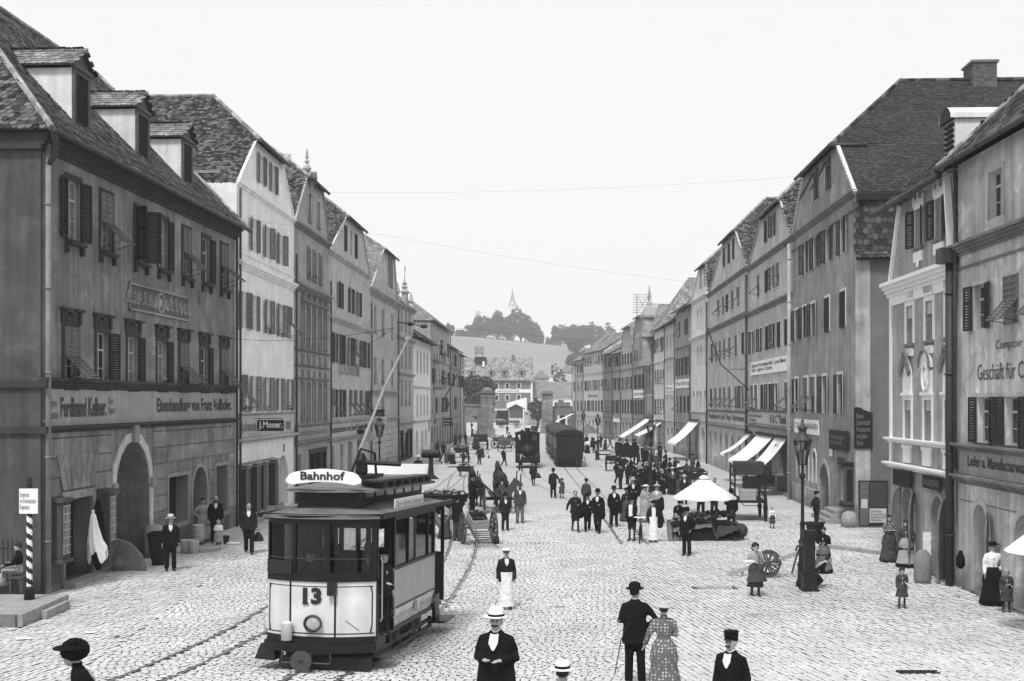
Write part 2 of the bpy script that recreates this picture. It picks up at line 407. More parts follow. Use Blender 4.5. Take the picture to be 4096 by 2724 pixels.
  if pat in 'or':
   jit=random.uniform(0,.35)
   if pat=='o':
    o=obj('shutter',leaf_mesh(lw,h,d,sm),f,(0,off,0),math.pi+jit)
   jit=random.uniform(0,.35)
   obj('shutter',leaf_mesh(lw,h,d,sm),f,(w,off,0),-jit)
  elif pat=='h':
   obj('shutter',leaf_mesh(lw,h,d,sm),f,(0,off,0),R_(-115-random.uniform(0,30)))
   obj('shutter',leaf_mesh(lw,h,d,sm),f,(w,off,0),R_(-30-random.uniform(0,50)))
  elif pat=='c':
   obj('shutter',leaf_mesh(w/2,h,d,sm),f,(0,off,0),0)
   obj('shutter',leaf_mesh(w/2,h,d,sm),f,(w/2,off,0),0)
  elif pat=='f':
   hh=h*.5
   obj('shutter',lattice_mesh(w,h-hh,d,sm),f,(0,off,hh))
   a=R_(44+random.uniform(-5,8))
   o=obj('shutter',flap_mesh(w,hh*1.05,d,sm),f);o.matrix_local=Matrix.Translation((0,off-.02,hh))@Matrix.Rotation(-a,4,'X')
   b=MB();yb,zb=-math.sin(a)*hh*1.02+off,hh-math.cos(a)*hh*1.02;b.bar((.02,yb,zb),(w-.02,yb,zb),.02)
   b.bar((.03,0,.05),(.03,yb,zb),.02);b.bar((w-.03,0,.05),(w-.03,yb,zb),.02)
   b.build('stay',M_iron,f)
  if flowers:flower_box(f,w)
  return f
 def row(s,us,z0,z1,w,pats='o',**k):
  n=len(us)
  for i,u in enumerate(us):
   s.win(u,z0,z1,w,pats[i%len(pats)],**k)
 def even(s,n,m0=.0,m1=None):
  m1=m0 if m1 is None else m1;L=s.W-m0-m1
  return[m0+L*(i+.5)/n for i in range(n)]
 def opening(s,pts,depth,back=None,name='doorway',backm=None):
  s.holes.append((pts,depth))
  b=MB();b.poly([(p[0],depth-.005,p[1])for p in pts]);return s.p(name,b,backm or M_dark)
 def rect(s,u0,u1,z0,z1,depth=.4,m=None,name='doorway'):
  return s.opening([(u0,z0),(u1,z0),(u1,z1),(u0,z1)],depth,backm=m,name=name)
 def arch(s,u0,u1,z0,z1,depth=.5,m=None,rise=None,name='doorway',band=0,bandm=None):
  pts=arch_pts(u0,u1,z0,z1,rise=rise);o=s.opening(pts,depth,backm=m,name=name)
  if band:
   b=MB();P=pts[1:]+[pts[0]];c=(u0+u1)/2;r=(u1-u0)/2 if rise is None else rise;zc=z1-r
   inner=P;outer=[]
   for(pu,pz)in P:
    if pz<=zc+1e-6:outer.append((pu+(band if pu>c else-band),pz))
    else:
     a=math.atan2((pz-zc)/r,(pu-c)/((u1-u0)/2));outer.append((c+((u1-u0)/2+band)*math.cos(a),zc+(r+band)*math.sin(a)))
   for i in range(len(inner)-1):
    a,b1,c1,d1=inner[i],inner[i+1],outer[i+1],outer[i]
    b.prism([(a[0],-.05,a[1]),(b1[0],-.05,b1[1]),(c1[0],-.05,c1[1]),(d1[0],-.05,d1[1])],(0,.06,0))
   s.p('arch_band',b,bandm or s.wall)
  return o
 def board(s,u0,u1,z0,z1,m,y=-.03,name='sign_board',th=.04):
  b=MB();b.b2((u0,y-th,z0),(u1,y,z1));return s.p(name,b,m)
 def text(s,str_,u0,u1,z0,z1,m=None,y=-.02,**k):
  M=Matrix.Translation((u0,y,z0))@Matrix.Rotation(R_(90),4,'X')
  text(str_,s.e,M,u1-u0,z1-z0,m or M_ink,**k)
def flower_box(f,w):
 b=MB();rn=random.Random(int(w*1000)+len(bpy.data.objects))
 V=[(-.5,0,0),(0,-.25,.1),(.5,0,0),(0,.3,-.05)];mats=[];fl=[]
 for i in range(70):
  q=Matrix.Rotation(rn.uniform(0,6),3,'Z')@Matrix.Rotation(rn.uniform(-1.2,1.2),3,'X')
  c=(rn.gauss(w/2,w*.24),rn.uniform(-.2,.02),abs(rn.gauss(.06,.2)));k=rn.uniform(.06,.13)
  A=np.hstack([np.array(q)*k,np.array(c).reshape(3,1)])
  (fl if rn.random()<.16 else mats).append(A)
 b.stamp(V,[(0,1,2,3)],mats);b.build('flower_leaves',M_leafl,f,kind='stuff')
 b=MB();b.stamp(V,[(0,1,2,3)],fl);b.build('flowers',M_flower,f,kind='stuff')
# --- tiled surfaces
def tile_shape(tw,th,t=.018,lod=0):
 w=tw*.47;l=th*1.25
 if lod==0:
  P=[(w,l),(w,.34*th),(.62*w,.1*th),(0,0),(-.62*w,.1*th),(-w,.34*th),(-w,l)]
  n=7
 elif lod==1:P=[(w,l),(w,.2*th),(0,0),(-w,.2*th),(-w,l)];n=5
 else:P=[(w,l),(w,0),(-w,0),(-w,l)];n=4
 V=[(x,y,t+.022*(1-y/l))for x,y in P]+[(x,y,-.004)for x,y in P]
 F=[tuple(range(n))[::-1]]+[(i,i+1,n+i+1,n+i)for i in range(n-1)]
 return V,F
def in_poly(x,y,P):
 c=False;n=len(P)
 for i in range(n):
  x1,y1=P[i];x2,y2=P[(i+1)%n]
  if(y1>y)!=(y2>y)and x<(x2-x1)*(y-y1)/(y2-y1)+x1:c=not c
 return c
def tiles(h,O,U,V,P,m,tw=.19,th=.16,lod=0,ind=0,wob=.006,backing=True):
 """tile the polygon P (s, t) of the plane O + s U + t V; `ind` tiles nearest the camera become objects of their own"""
 O,U,V=Vector(O),Vector(U).normalized(),Vector(V).normalized();N=U.cross(V)
 parent=h.e if hasattr(h,'e')else h
 if backing:
  b=MB();b.poly([O+U*s+V*t-N*.02 for s,t in P]);b.build('roof_deck',M_roofu,parent)
 s0,s1=min(p[0]for p in P),max(p[0]for p in P);t0,t1=min(p[1]for p in P),max(p[1]for p in P)
 VV,FF=tile_shape(tw,th,lod=lod);mats=[];j=0;t=t0
 while t<t1-.02:
  sx=s0+(tw/2 if j%2 else 0)
  drift=math.sin(j*.7)*.02
  while sx<s1+.01:
   if in_poly(sx,t+.05,P):
    e=[rng.uniform(-wob,wob)for _ in range(3)]
    p=O+U*(sx+e[0]*2)+V*(t+e[1]*2+.02*math.sin(sx*.8))+N*(e[2]+.035*math.sin(sx*.75+1)*math.sin(t*.9))
    a=rng.uniform(-.03,.03);U2=(U+V*a);V2=(V-U*a+N*rng.uniform(-.02,.03))
    mats.append(((U2.x,V2.x,N.x,p.x),(U2.y,V2.y,N.y,p.y),(U2.z,V2.z,N.z,p.z)))
   sx+=tw
  t+=th;j+=1
 if ind and mats:
  MW=parent.matrix_basis
  def dist(a):
   w=MW@Vector((a[0][3],a[1][3],a[2][3]));return w.y if w.y>5 and abs(w.x/w.y)<.44 else 1e6
  order=sorted(range(len(mats)),key=lambda i:dist(mats[i]));near=set(order[:ind])
  b=MB();b.add(VV,FF);me=b.mesh('tile',m)
  for i in order[:ind]:
   o=obj('tile',me,parent);a=mats[i];o.matrix_local=Matrix((a[0],a[1],a[2],(0,0,0,1)))
  mats=[a for i,a in enumerate(mats)if i not in near]
 b=MB();b.stamp(VV,FF,mats);b.build('roof_tiles',m,parent,kind='stuff')
def ridge(h,a,b_,r=.11,step=.34,m=None):
 parent=h.e if hasattr(h,'e')else h
 a,b_=Vector(a),Vector(b_);d=b_-a;L=d.length;n=max(1,int(L/step));b=MB()
 for i in range(n):
  p=a+d*(i/n);q=a+d*((i+1.12)/n)
  b.tube([p+Vector((0,0,.0)),q+Vector((0,0,.015))],[r,r*.84],7)
 b.build('ridge_tiles',m or M_ridge,parent,kind='stuff')
def plane_from(h,pts,m,**k):
 """tile a planar polygon given by 3D local points, first edge is the eave"""
 p0,p1=Vector(pts[0]),Vector(pts[1]);U=(p1-p0).normalized()
 q=Vector(pts[2])-p0;V=(q-U*q.dot(U)).normalized()
 P=[((Vector(p)-p0).dot(U),(Vector(p)-p0).dot(V))for p in pts]
 tiles(h,p0,U,V,P,m,**k)
def gable_roof(h,ze,uL,uR,zt,zr,inset=2.6,m=None,m_low=None,lod=0,ind=0,left=True,right=True,hipm=None,tw=.19,th=.16):
 """half-hipped mansard roof with its gable to the street. uL/uR: set-in of the gable's top corners"""
 W_,D=h.W,h.D;m=m or M_tile;c=(uL+W_-uR)/2
 def pl(pts,**k):plane_from(h,pts,m,lod=lod,tw=tw,th=th,**k)
 s_,e_=h.side_sign if hasattr(h,'side_sign')else(0,0)
 o=.03
 if left:
  plane_from(h,[(0,D,ze),(0,-o,ze),(uL,-o,zt),(uL,D,zt)],m_low or m,lod=lod,tw=tw,th=th)
  plane_from(h,[(uL,D,zt),(uL,-.25,zt),(c,inset,zr),(c,D,zr)],m,lod=lod,ind=ind,tw=tw,th=th)
 else:
  b=MB();b.poly([(0,D,ze),(0,0,ze),(uL,0,zt),(uL,D,zt)]);b.poly([(uL,D,zt),(uL,-.25,zt),(c,inset,zr),(c,D,zr)]);h.p('roof',b,m)
 if right:
  plane_from(h,[(W_,-o,ze),(W_,D,ze),(W_-uR,D,zt),(W_-uR,-o,zt)],m_low or m,lod=lod,tw=tw,th=th)
  plane_from(h,[(W_-uR,-.25,zt),(W_-uR,D,zt),(c,D,zr),(c,inset,zr)],m,lod=lod,ind=ind,tw=tw,th=th)
 else:
  b=MB();b.poly([(W_,D,ze),(W_,0,ze),(W_-uR,0,zt),(W_-uR,D,zt)]);b.poly([(W_-uR,D,zt),(W_-uR,-.25,zt),(c,inset,zr),(c,D,zr)]);h.p('roof',b,m)
 pl([(uL-.1,-.3,zt),(W_-uR+.1,-.3,zt),(c,inset,zr)])
 ridge(h,(uL-.05,-.25,zt+.03),(c,inset,zr+.05));ridge(h,(W_-uR+.05,-.25,zt+.03),(c,inset,zr+.05));ridge(h,(c,inset,zr+.05),(c,D,zr+.05))
 h.gutter(uL-.15,W_-uR+.15,zt-.06,y=-.36)
 b=MB();b.bar((0,-.03,ze),(uL,-.03,zt),.05,.12,up=(0,1,0));h.p('verge',b,h.wall);b=MB();b.bar((W_,-.03,ze),(W_-uR,-.03,zt),.05,.12,up=(0,1,0));h.p('verge',b,h.wall)
def gable_outline(h,ze,uL,uR,zt):
 return[(0,0),(h.W,0),(h.W,ze),(h.W-uR,zt),(uL,zt),(0,ze)]
def eave_roof(h,ze,zr,yr=5.5,hipL=0,hipR=0,over=.35,m=None,lod=0,ind=0,tw=.19,th=.16,gutter=True):
 """roof with its eave along the street; hipL/hipR: set-in of the ridge ends"""
 W_,D=h.W,h.D;m=m or M_tile;y2=min(D,2*yr)
 k=dict(lod=lod,tw=tw,th=th)
 ol=over if hipL else 0;orr=over if hipR else 0;sl=(zr-ze)/yr;dz=over*sl*.0
 plane_from(h,[(-ol,-over,ze-dz),(W_+orr,-over,ze-dz),(W_-hipR,yr,zr),(hipL,yr,zr)],m,ind=ind,**k)
 b=MB();b.poly([(0,y2,ze),(W_,y2,ze),(W_-hipR,yr,zr),(hipL,yr,zr)]);h.p('roof',b,m)
 if hipL:plane_from(h,[(-ol,y2,ze),(-ol,-over,ze),(hipL,yr,zr)],m,**k)
 else:
  b=MB();b.poly([(0,y2,ze),(0,0,ze),(0,yr,zr)]);h.p('gable_wall',b,h.wall)
 if hipR:plane_from(h,[(W_+orr,-over,ze),(W_+orr,y2,ze),(W_-hipR,yr,zr)],m,**k)
 else:
  b=MB();b.poly([(W_,0,ze),(W_,y2,ze),(W_,yr,zr)]);h.p('gable_wall',b,h.wall)
 ridge(h,(hipL,yr,zr+.05),(W_-hipR,yr,zr+.05))
 if hipL:ridge(h,(-ol,-over,ze+.03),(hipL,yr,zr+.05))
 if hipR:ridge(h,(W_+orr,-over,ze+.03),(W_-hipR,yr,zr+.05))
 if gutter:h.gutter(-ol,W_+orr,ze-.04,y=-over-.06)
def chimney(h,c,d,m=None,bricks=False):
 b=MB();x,y,z=c;w,l,t=d
 b.box((x,y,z+t/2),(w,l,t));ch=h.p('chimney',b,m or plaster(.3))
 b=MB();b.box((x,y,z+t+.06),(w+.18,l+.18,.12));b.build('chimney_cap',m or plaster(.3),ch)
 if bricks:
  VV=[(-.125,0,0),(.125,0,0),(.125,0,.065),(-.125,0,.065),(-.12,-.02,.005),(.12,-.02,.005),(.12,-.02,.06),(-.12,-.02,.06)]
  FF=[(4,5,6,7),(0,1,5,4),(1,2,6,5),(2,3,7,6),(3,0,4,7)];mats=[]
  for side in range(4):
   a=side*math.pi/2;L=w if side%2==0 else l;o=(l if side%2==0 else w)/2
   for j in range(int(t/.085)):
    for i in range(int(L/.27)+1):
     s_=-L/2+.13+i*.27+(.13 if j%2 else 0)
     if s_>L/2-.1:continue
     q=np.array(Matrix.Rotation(a,3,'Z'));p=q@np.array((s_,-o,0))+np.array((x,y,z+j*.085))
     mats.append(np.hstack([q,p.reshape(3,1)]))
  b=MB();b.add(VV,FF);me=b.mesh('brick',M_brick)
  for a in mats[:300]:
   o=obj('brick',me,ch);o.matrix_local=Matrix((tuple(a[0]),tuple(a[1]),tuple(a[2]),(0,0,0,1)))
  if len(mats)>300:
   b=MB();b.stamp(VV,FF,mats[300:]);b.build('bricks',M_brick,ch,kind='stuff')
 return ch
# --- left row
def LP(px):d=14.28/(.038+(2048-px)/FPX);return(-14.28+.038*d,d)
P18,P24,P30,P36,P42,P14,P50=plaster(.225,.45),plaster(.20,.36),plaster(.29,.36),plaster(.37,.3),plaster(.47,.26),plaster(.085,.36),plaster(.50,.2)
P78=plaster(.86,.07);P62=plaster(.66,.16)
BAND=mat('sign_band',.33,var=.12,scale=1.6,streak=.14,fine=.06)
BAND2=mat('sign_band_pale',.50,var=.12,scale=1.6,streak=.12,fine=.06)
# --- corner house with the ironmonger's band
def H(name,label,A,B,wall,**k):return House(name,label,A,B,wall,**k)
class House2(House):
 def __init__(s,name,label,A,B,wall,**k):House.__init__(s,label,A,B,wall,name=name,**k)
def corner_house():
 h=House2('corner_house','dark grey corner house at the left edge with three dormers and a relief panel',(-13.36,34.6),(-12.24,53.6),P18,depth=13)
 U=[h.u(x)for x in(293,425,560,652,746,824,896)]
 zt,zb=h.z(293,722),h.z(293,962)
 st=mat('window_stone_trim',.04,var=.2,scale=3)
 for u,p,w in zip(U,'ofhrfrf',(1.0,)*7):
  f=h.win(u,zb,zt,1.0,p,sur=.13,surm=st,sill=st,shm=M_shut)
  b=MB();b.b2((-.12,-.12,-.42),(.02,.0,-.15));b.b2((.98,-.12,-.42),(1.12,0,-.15));b.b2((-.05,-.22,-.16),(1.05,0,-.07));b.build('console',st,f)
 U2=[h.u(x)for x in(282,409,530,647,734,817,895)]
 zt2,zb2=h.z(409,1330),h.z(409,1545)
 for i,(u,p)in enumerate(zip(U2,'frrrfrf')):
  f=h.win(u,zb2,zt2,1.0,p,sur=.13,surm=st,sill=st,flowers=i in(0,1,3,5))
  b=MB();hh=zt2-zb2
  b.b2((-.2,-.07,hh+.12),(-.02,0,hh+.5));b.b2((1.02,-.07,hh+.12),(1.2,0,hh+.5));b.b2((-.28,-.16,hh+.5),(.3,0,hh+.58));b.b2((.7,-.16,hh+.5),(1.28,0,hh+.58));b.b2((.3,-.12,hh+.4),(.7,0,hh+.48))
  b.b2((.12,-.05,hh+.18),(.88,0,hh+.38));b.build('window_hood',st,f)
 z1,z0=h.z(165,1551),h.z(165,1712)
 gnd=0.0
 du0,du1=h.u(250),h.u(362);zd=h.z(300,1992)
 h.rect(du0,du1,.12,zd,.55,M_woodd,name='shop_door')
 au0,au1=h.u(459),h.u(596);za=h.z(525,1762)
 h.arch(au0,au1,0,za,1.3,plaster(.06,.3),name='portal',band=.32,bandm=plaster(.55,.25))
 wu0,wu1=h.u(668),h.u(748);h.rect(wu0,wu1,h.z(700,2095),h.z(700,1905),.45,M_glass,name='shop_window')
 bu0,bu1=h.u(768),h.u(826);h.arch(bu0,bu1,.1,h.z(797,1866),.6,M_woodd,name='shop_door',band=.14,bandm=plaster(.30,.2))
 vu0,vu1=h.u(858),h.u(906);h.rect(vu0,vu1,h.z(880,2050),h.z(880,1862),.45,M_glass,name='shop_window')
 ze=13.15
 h.facade([(0,0),(h.W,0),(h.W,ze),(0,ze)],P18,P18)
 h.sides(ze,ze)
 BL=mat('rusticated_stone',.24,var=.5,scale=1.0,bump=.6,bscale=9,fine=.16,streak=.25,island=.12)
 holes=[(du0-.28,du1+.28,0,zd+.3),(au0-.34,au1+.34,0,za+.4),(wu0-.16,wu1+.16,h.z(700,2110),h.z(700,1888)),(bu0-.18,bu1+.18,0,h.z(797,1840)),(vu0-.14,vu1+.14,h.z(880,2062),h.z(880,1845))]
 zz=.0;j=0;hs=[.95]+[.58]*6+[.3]
 for hh in hs:
  if zz+.1>z0:break
  top=min(zz+hh,z0-.06)
  segs=[(0.12,h.W-.02)]
  for(a,b_,c,d_)in holes:
   if zz<d_-.04 and top>c+.04:
    ns=[]
    for(s,e)in segs:
     if b_<=s or a>=e:ns.append((s,e));continue
     if a>s:ns.append((s,a))
     if b_<e:ns.append((b_,e))
    segs=ns
  for(s,e)in segs:
   L=e-s;n=max(1,round(L/(1.5 if j%2 else 1.3)));x=s
   for i in range(n):
    x2=s+L*(i+1)/n
    if x2-x>.12:
     b=MB();pr=-.045 if j else-.07
     k=.022
     b.loft([[(x+.012,0,zz+.012),(x2-.012,0,zz+.012),(x2-.012,0,top-.012),(x+.012,0,top-.012)],[(x+k,pr,zz+k),(x2-k,pr,zz+k),(x2-k,pr,top-k),(x+k,pr,top-k)]])
     b.build('stone_block',BL if j else M_stoned,h.e)
    x=x2
  zz=top;j+=1
 c=(du0+du1)/2;n=7;w0=(du1-du0)/2+.25
 for i in range(n):
  a0,a1=-1+2*i/n,-1+2*(i+1)/n;b=MB();k=.02;zb_,zt_=zd+.30,zd+1.35
  b.prism([(c+a0*w0*.88+k,-.075,zb_),(c+a1*w0*.88-k,-.075,zb_),(c+a1*w0*1.25-k,-.075,zt_),(c+a0*w0*1.25+k,-.075,zt_)],(0,.045,0));b.build('stone_block',BL,h.e)
 TR=plaster(.27,.15)
 b=MB();b.b2((du0-.22,-.1,zd),(du1+.22,0,zd+.24));b.b2((du0-.22,-.1,0),(du0,0,zd));b.b2((du1,-.1,0),(du1+.22,0,zd));h.p('door_frame',b,P30)
 b=MB();b.b2((du0-.1,-.45,0),(du1+.1,0,.16));h.p('door_step',b,M_stone)
 for(a,c_,zz0,zz1)in((wu0,wu1,h.z(700,2095),h.z(700,1905)),(vu0,vu1,h.z(880,2050),h.z(880,1862))):
  b=MB();b.b2((a-.13,-.09,zz0-.16),(c_+.13,0,zz0));b.b2((a-.13,-.08,zz0),(a,0,zz1));b.b2((c_,-.08,zz0),(c_+.13,0,zz1));b.b2((a-.13,-.08,zz1),(c_+.13,0,zz1+.14));h.p('window_surround',b,TR)
 b=MB();
 zi=za-(au1-au0)/2
 for x in(au0-.2,au1+.2):b.b2((x-.2,-.14,zi-.1),(x+.2,0,zi+.22))
 b.b2(((au0+au1)/2-.2,-.18,za-.06),((au0+au1)/2+.2,0,za+.52));h.p('keystone',b,TR)
 for x,r in((au1+.1,.42),(au0-.15,.3)):
  b=MB();b.lathe([(r*1.05,0),(r,.5),(r*.9,.95 if r>.4 else .35),(r*.6,1.12 if r>.4 else .45)],(x,-.15,0),10);h.p('guard_stone',b,M_stone if r>.4 else M_stoned,True)
 b=MB();b.prism([(au0-.3,-.1,0),(au0-.3,-1.15,0),(au0-.3,-1.0,.5),(au0-.3,-.6,.9),(au0-.3,-.1,1.05)],(.14,0,0));h.p('guard_slab',b,M_stoned)
 for x0,x1 in((du0-1.15,du0-.3),(du1+.3,du1+1.1)):
  b=MB();b.b2((x0,-.16,.25),(x1,-.08,2.75));o=h.p('door_leaf',b,M_wood)
  b=MB();b.b2((x0+.12,-.42,.95),(x1-.1,-.16,2.6));b.b2((x0+.05,-.48,2.6),(x1-.03,-.16,2.72));b.b2((x0+.05,-.48,.85),(x1-.03,-.16,.95));b.build('show_case',M_wood,o)
  b=MB();b.b2((x0+.2,-.44,1.1),(x1-.18,-.425,2.5));b.build('pane',M_curt,o)
  b=MB()
  for i in range(7):b.b2((x0+.2,-.455,1.1+i*.23),(x1-.18,-.44,1.125+i*.23))
  b.b2(((x0+x1)/2,-.455,1.1),((x0+x1)/2+.03,-.44,2.5));b.build('glazing_bar',M_frame,o)
 DC=plaster(.045,.2)
 h.cornice(z1,.30,.22,DC,-.2,h.W+.1,3);h.cornice(z0-.16,.18,.2,DC,-.2,h.W+.1,3)
 b=MB();b.b2((.12,-.04,z0+.04),(h.W-.1,0,z1-.03));h.p('painted_band',b,BAND)
 m=M_ink
 h.text('Ferdinand Kellner.',h.u(236),h.u(421),z0+.28,z1-.26,m,y=-.045,bold=.03)
 h.text('Spenglerei\nGlaswaaren',h.u(171),h.u(226),z0+.25,z1-.3,m,y=-.045);h.text('Dach-\nPappen',h.u(427),h.u(453),z0+.3,z1-.25,m,y=-.045)
 h.text('Eisenhandlung von Franz Vollhofer.',h.u(622),h.u(922),z0+.22,z1-.26,m,y=-.045,bold=.03)
 a,c_=h.u(512),h.u(750);zr0,zr1=h.z(630,1262),h.z(630,1158)
 rel=P18
 b=MB();b.b2((a,-.03,zr0),(c_,0,zr1));pan=h.p('relief_panel',b,plaster(.12,.3))
 b=MB();t=.07
 b.b2((a,-.08,zr0),(c_,-.03,zr0+t));b.b2((a,-.08,zr1-t),(c_,-.03,zr1));b.b2((a,-.08,zr0),(a+t,-.03,zr1));b.b2((c_-t,-.08,zr0),(c_,-.03,zr1))
 cc,zc=(a+c_)/2,(zr0+zr1)/2;hh=(zr1-zr0)/2-.1
 b.tube([(cc+.33*math.cos(q),-.05,zc+hh*.92*math.sin(q))for q in[i*math.pi/10 for i in range(21)]],.05,6)
 b.ball((cc,-.04,zc),(.16,.05,hh*.5))
 for sgn in(-1,1):
  for i in range(6):
   x0=cc+sgn*(.62+i*.5);ph=i*1.7
   pts=[(x0+sgn*.2*(1-k/13)*math.cos(k*.72+ph),-.05,zc+hh*.75*(1-k/15)*math.sin(k*.72+ph)*(1 if i%2 else-1))for k in range(12)]
   b.tube(pts,.035,5);b.ball((x0,-.05,zc+(.15 if i%2 else-.15)),(.07,.04,.07),6,4);b.ball((x0+sgn*.2,-.05,zc-hh*.5),(.09,.03,.05),6,4)
 b.build('relief_scrolls',plaster(.30,.3),pan)
 h.cornice(ze-.5,.5,.35,DC,-.3,h.W+.2,4,name='eave_cornice')
 b=MB();b.b2((-.3,0,ze-.5),(0,6,ze));h.p('eave_cornice',b,DC)
 b=MB();b.b2((-.12,0,0),(0,1.2,ze-.5));b.b2((-.04,-.1,4.9),(0,9,5.0));h.p('corner_pilaster',b,P14)
 for zc_ in(z0-.16,z1):
  b=MB();b.b2((-.22,-.2,zc_),(0,9,zc_+.2));h.p('cornice',b,DC)
 eave_roof(h,ze,20.0,yr=6.2,hipL=6.0,hipR=.01,over=.5,lod=0,ind=300,m=M_tile,tw=.2,th=.19)
 h.pipe(.02,0,ze-.3,mat('pipe_pale',.2,rough=.6,var=.3,scale=2),r=.085,out=.16);h.pipe(h.W-.05,0,ze-.3,M_gut)
 b=MB();b.tube([(-.4,-.5,ze-.05),(-.2,-.5,ze-.35),(.02,-.35,ze-.6),(.02,-.16,ze-.9)],.09,8);h.p('downpipe_elbow',b,M_gut,True)
 b=MB();n=60
 for i in range(n+1):b.bar((i*h.W/n,-.3,ze+.2),(i*h.W/n,-.25,ze+.48),.015)
 for zz in(.25,.36,.48):b.bar((0,-.27,ze+zz),(h.W,-.27,ze+zz),.02)
 h.p('snow_guard',b,M_irong)
 for px in(318,564,743):
  u=h.uz(px,0,.8)[0];y0=.75;zb_=ze+.5+y0*.9;zt_=zb_+1.75;w=.62
  DM=plaster(.78,.2);yb=y0+2.2
  b=MB();b.b2((u-w,y0+.03,zb_),(u+w,yb,zt_));d=h.p('dormer',b,DM)
  tr=mat('dormer_wood',.10,var=.3,scale=4,fine=.2)
  b=MB();b.b2((u-w-.02,y0-.05,zb_-.1),(u-w+.14,y0+.03,zt_));b.b2((u+w-.14,y0-.05,zb_-.1),(u+w+.02,y0+.03,zt_));b.b2((u-w+.14,y0-.05,zt_-.14),(u+w-.14,y0+.03,zt_));b.b2((u-w-.1,y0-.12,zt_),(u+w+.1,y0+.03,zt_+.12))
  b.prism([(u-w-.12,y0-.02,zt_+.12),(u+w+.12,y0-.02,zt_+.12),(u,y0-.02,zt_+.58)],(0,.05,0));b.build('dormer_frame',tr,d)
  b=MB()
  for i in range(9):b.box((u,y0-.0,zb_+.12+i*.165),(w*2-.3,.03,.13),rot=Matrix.Rotation(R_(35),3,'X'))
  b.build('louvre',M_shut,d);b=MB();b.b2((u-w+.14,y0+.005,zb_),(u+w-.14,y0+.028,zt_-.14));b.build('louvre_back',M_dark,d)
  for sg in(-1,1):
   pts=[(u+sg*(w+.2),y0-.15,zt_+.06),(u+sg*(w+.2),yb+.6,zt_+.06),(u,yb+.6,zt_+.66),(u,y0-.15,zt_+.66)]
   if sg>0:pts=[pts[0],pts[1],pts[2],pts[3]]
   P0=pts[::-1]if sg<0 else pts
   p0=Vector(pts[1 if sg<0 else 0]);p1=Vector(pts[0 if sg<0 else 1]);Uv=(p1-p0).normalized();q=Vector(pts[2])-p0;V_=(q-Uv*q.dot(Uv)).normalized()
   P=[((Vector(p)-p0).dot(Uv),(Vector(p)-p0).dot(V_))for p in pts]
   tiles(d,p0,Uv,V_,P,M_tile3 if sg<0 else M_tile,tw=.2,th=.19,lod=1)
  ridge(d,(u,y0-.2,zt_+.70),(u,yb+.5,zt_+.70),r=.09)
 u,zc_=h.uz(842,800,1.6)
 ch=chimney(h,(u+.9,1.6,13.2),(3.0,1.1,2.6),plaster(.30,.3))
 chimney(h,(8.8,6.4,18.5),(1.2,.9,4.2),plaster(.62,.2))
 return h
L1=corner_house()
def shopfront(h,u0,u1,z1,n=3,m=None,zb=.3,gm=None):
 """wooden shop front: posts, glass, a boarded base"""
 m=m or M_woodd
 h.rect(u0,u1,.1,z1,.35,gm or M_glass,name='shop_glass')
 b=MB();w=(u1-u0)
 for i in range(n+1):b.b2((u0+w*i/n-.07,-.02,.1),(u0+w*i/n+.07,.2,z1))
 b.b2((u0,-.03,.1),(u1,.25,.1+zb));b.b2((u0,-.06,z1-.25),(u1,.2,z1));h.p('shop_front',b,m)
# --- white house with the merchant's board
h=H2=House2('plaster_house','bright white four storey house with hipped gable and black signboard beside the dark corner house',LP(947),LP(1176),P78,depth=14)
zb=h.z(1168,871);uLt=h.u(1020);uRt=h.W-h.u(1129);zt=17.8
for px,ty,by in((1043,600,700),(1090,636,734)):
 h.win(h.u(px),15.95,17.35,.85,'o',shm=M_shutl,sill=False)
for px in(1014,1068,1121):h.win(h.u(px),12.55,14.1,.95,'o',shm=M_shutl,sill=False)
for i,px in enumerate((972,1015,1070,1121,1157)):h.win(h.u(px),8.85,10.5,.95,'oooof'[i],shm=M_shutl,sill=False,flowers=i in(2,3))
for i,px in enumerate((975,1013,1067,1115,1157)):h.win(h.u(px),5.05,6.7,.95,'foooo'[i],shm=M_shutl,sill=False,flowers=i in(0,2,4))
h.arch(h.u(1112),h.u(1152),.1,2.75,.6,M_woodd,name='doorway')
h.rect(h.u(956),h.u(1100),.25,2.72,.5,plaster(.2),name='shop_window')
h.facade(gable_outline(h,15.25,uLt,uRt,zt));h.sides(15.25,15.25)
gable_roof(h,15.25,uLt,uRt,zt,20.6,inset=2.8,lod=0,ind=300,m=M_tile,right=False)
h.cornice(15.15,.2,.16,P78,steps=2);h.cornice(11.5,.34,.26,P78,steps=3);h.cornice(12.2,.07,.06,P78,steps=1)
h.cornice(4.88,.1,.12,P36);h.cornice(3.62,.22,.3,P50,steps=3)
b=MB();b.b2((.1,-.05,3.86),(h.W-.1,0,4.86));h.p('painted_band',b,BAND2)
h.text('Johann',h.u(958),h.u(1020),4.0,4.62,mat('letter_grey',.2,var=.3,scale=6),y=-.055,bold=.03);h.text('oren',h.u(1138),h.u(1158),4.05,4.5,MATS['letter_grey'],y=-.055,bold=.03)
TH=mat('shop_post_dark',.04,rough=.5,var=.3,scale=4);tr=mat('shop_post_trim',.3,var=.2,scale=5)
for px in(962,1006,1033,1080):
 u=h.u(px);b=MB();b.b2((u-.32,-.35,.35),(u+.32,0,2.62));o=h.p('shop_pillar',b,TH)
 b=MB();b.b2((u-.4,-.45,2.62),(u+.4,0,2.7));b.b2((u-.36,-.4,2.5),(u+.36,0,2.55));b.b2((u-.36,-.42,.22),(u+.36,0,.35));b.b2((u-.3,-.36,.45),(u-.26,-.35,2.45));b.b2((u+.26,-.36,.45),(u+.3,-.35,2.45));b.build('pillar_trim',tr,o)
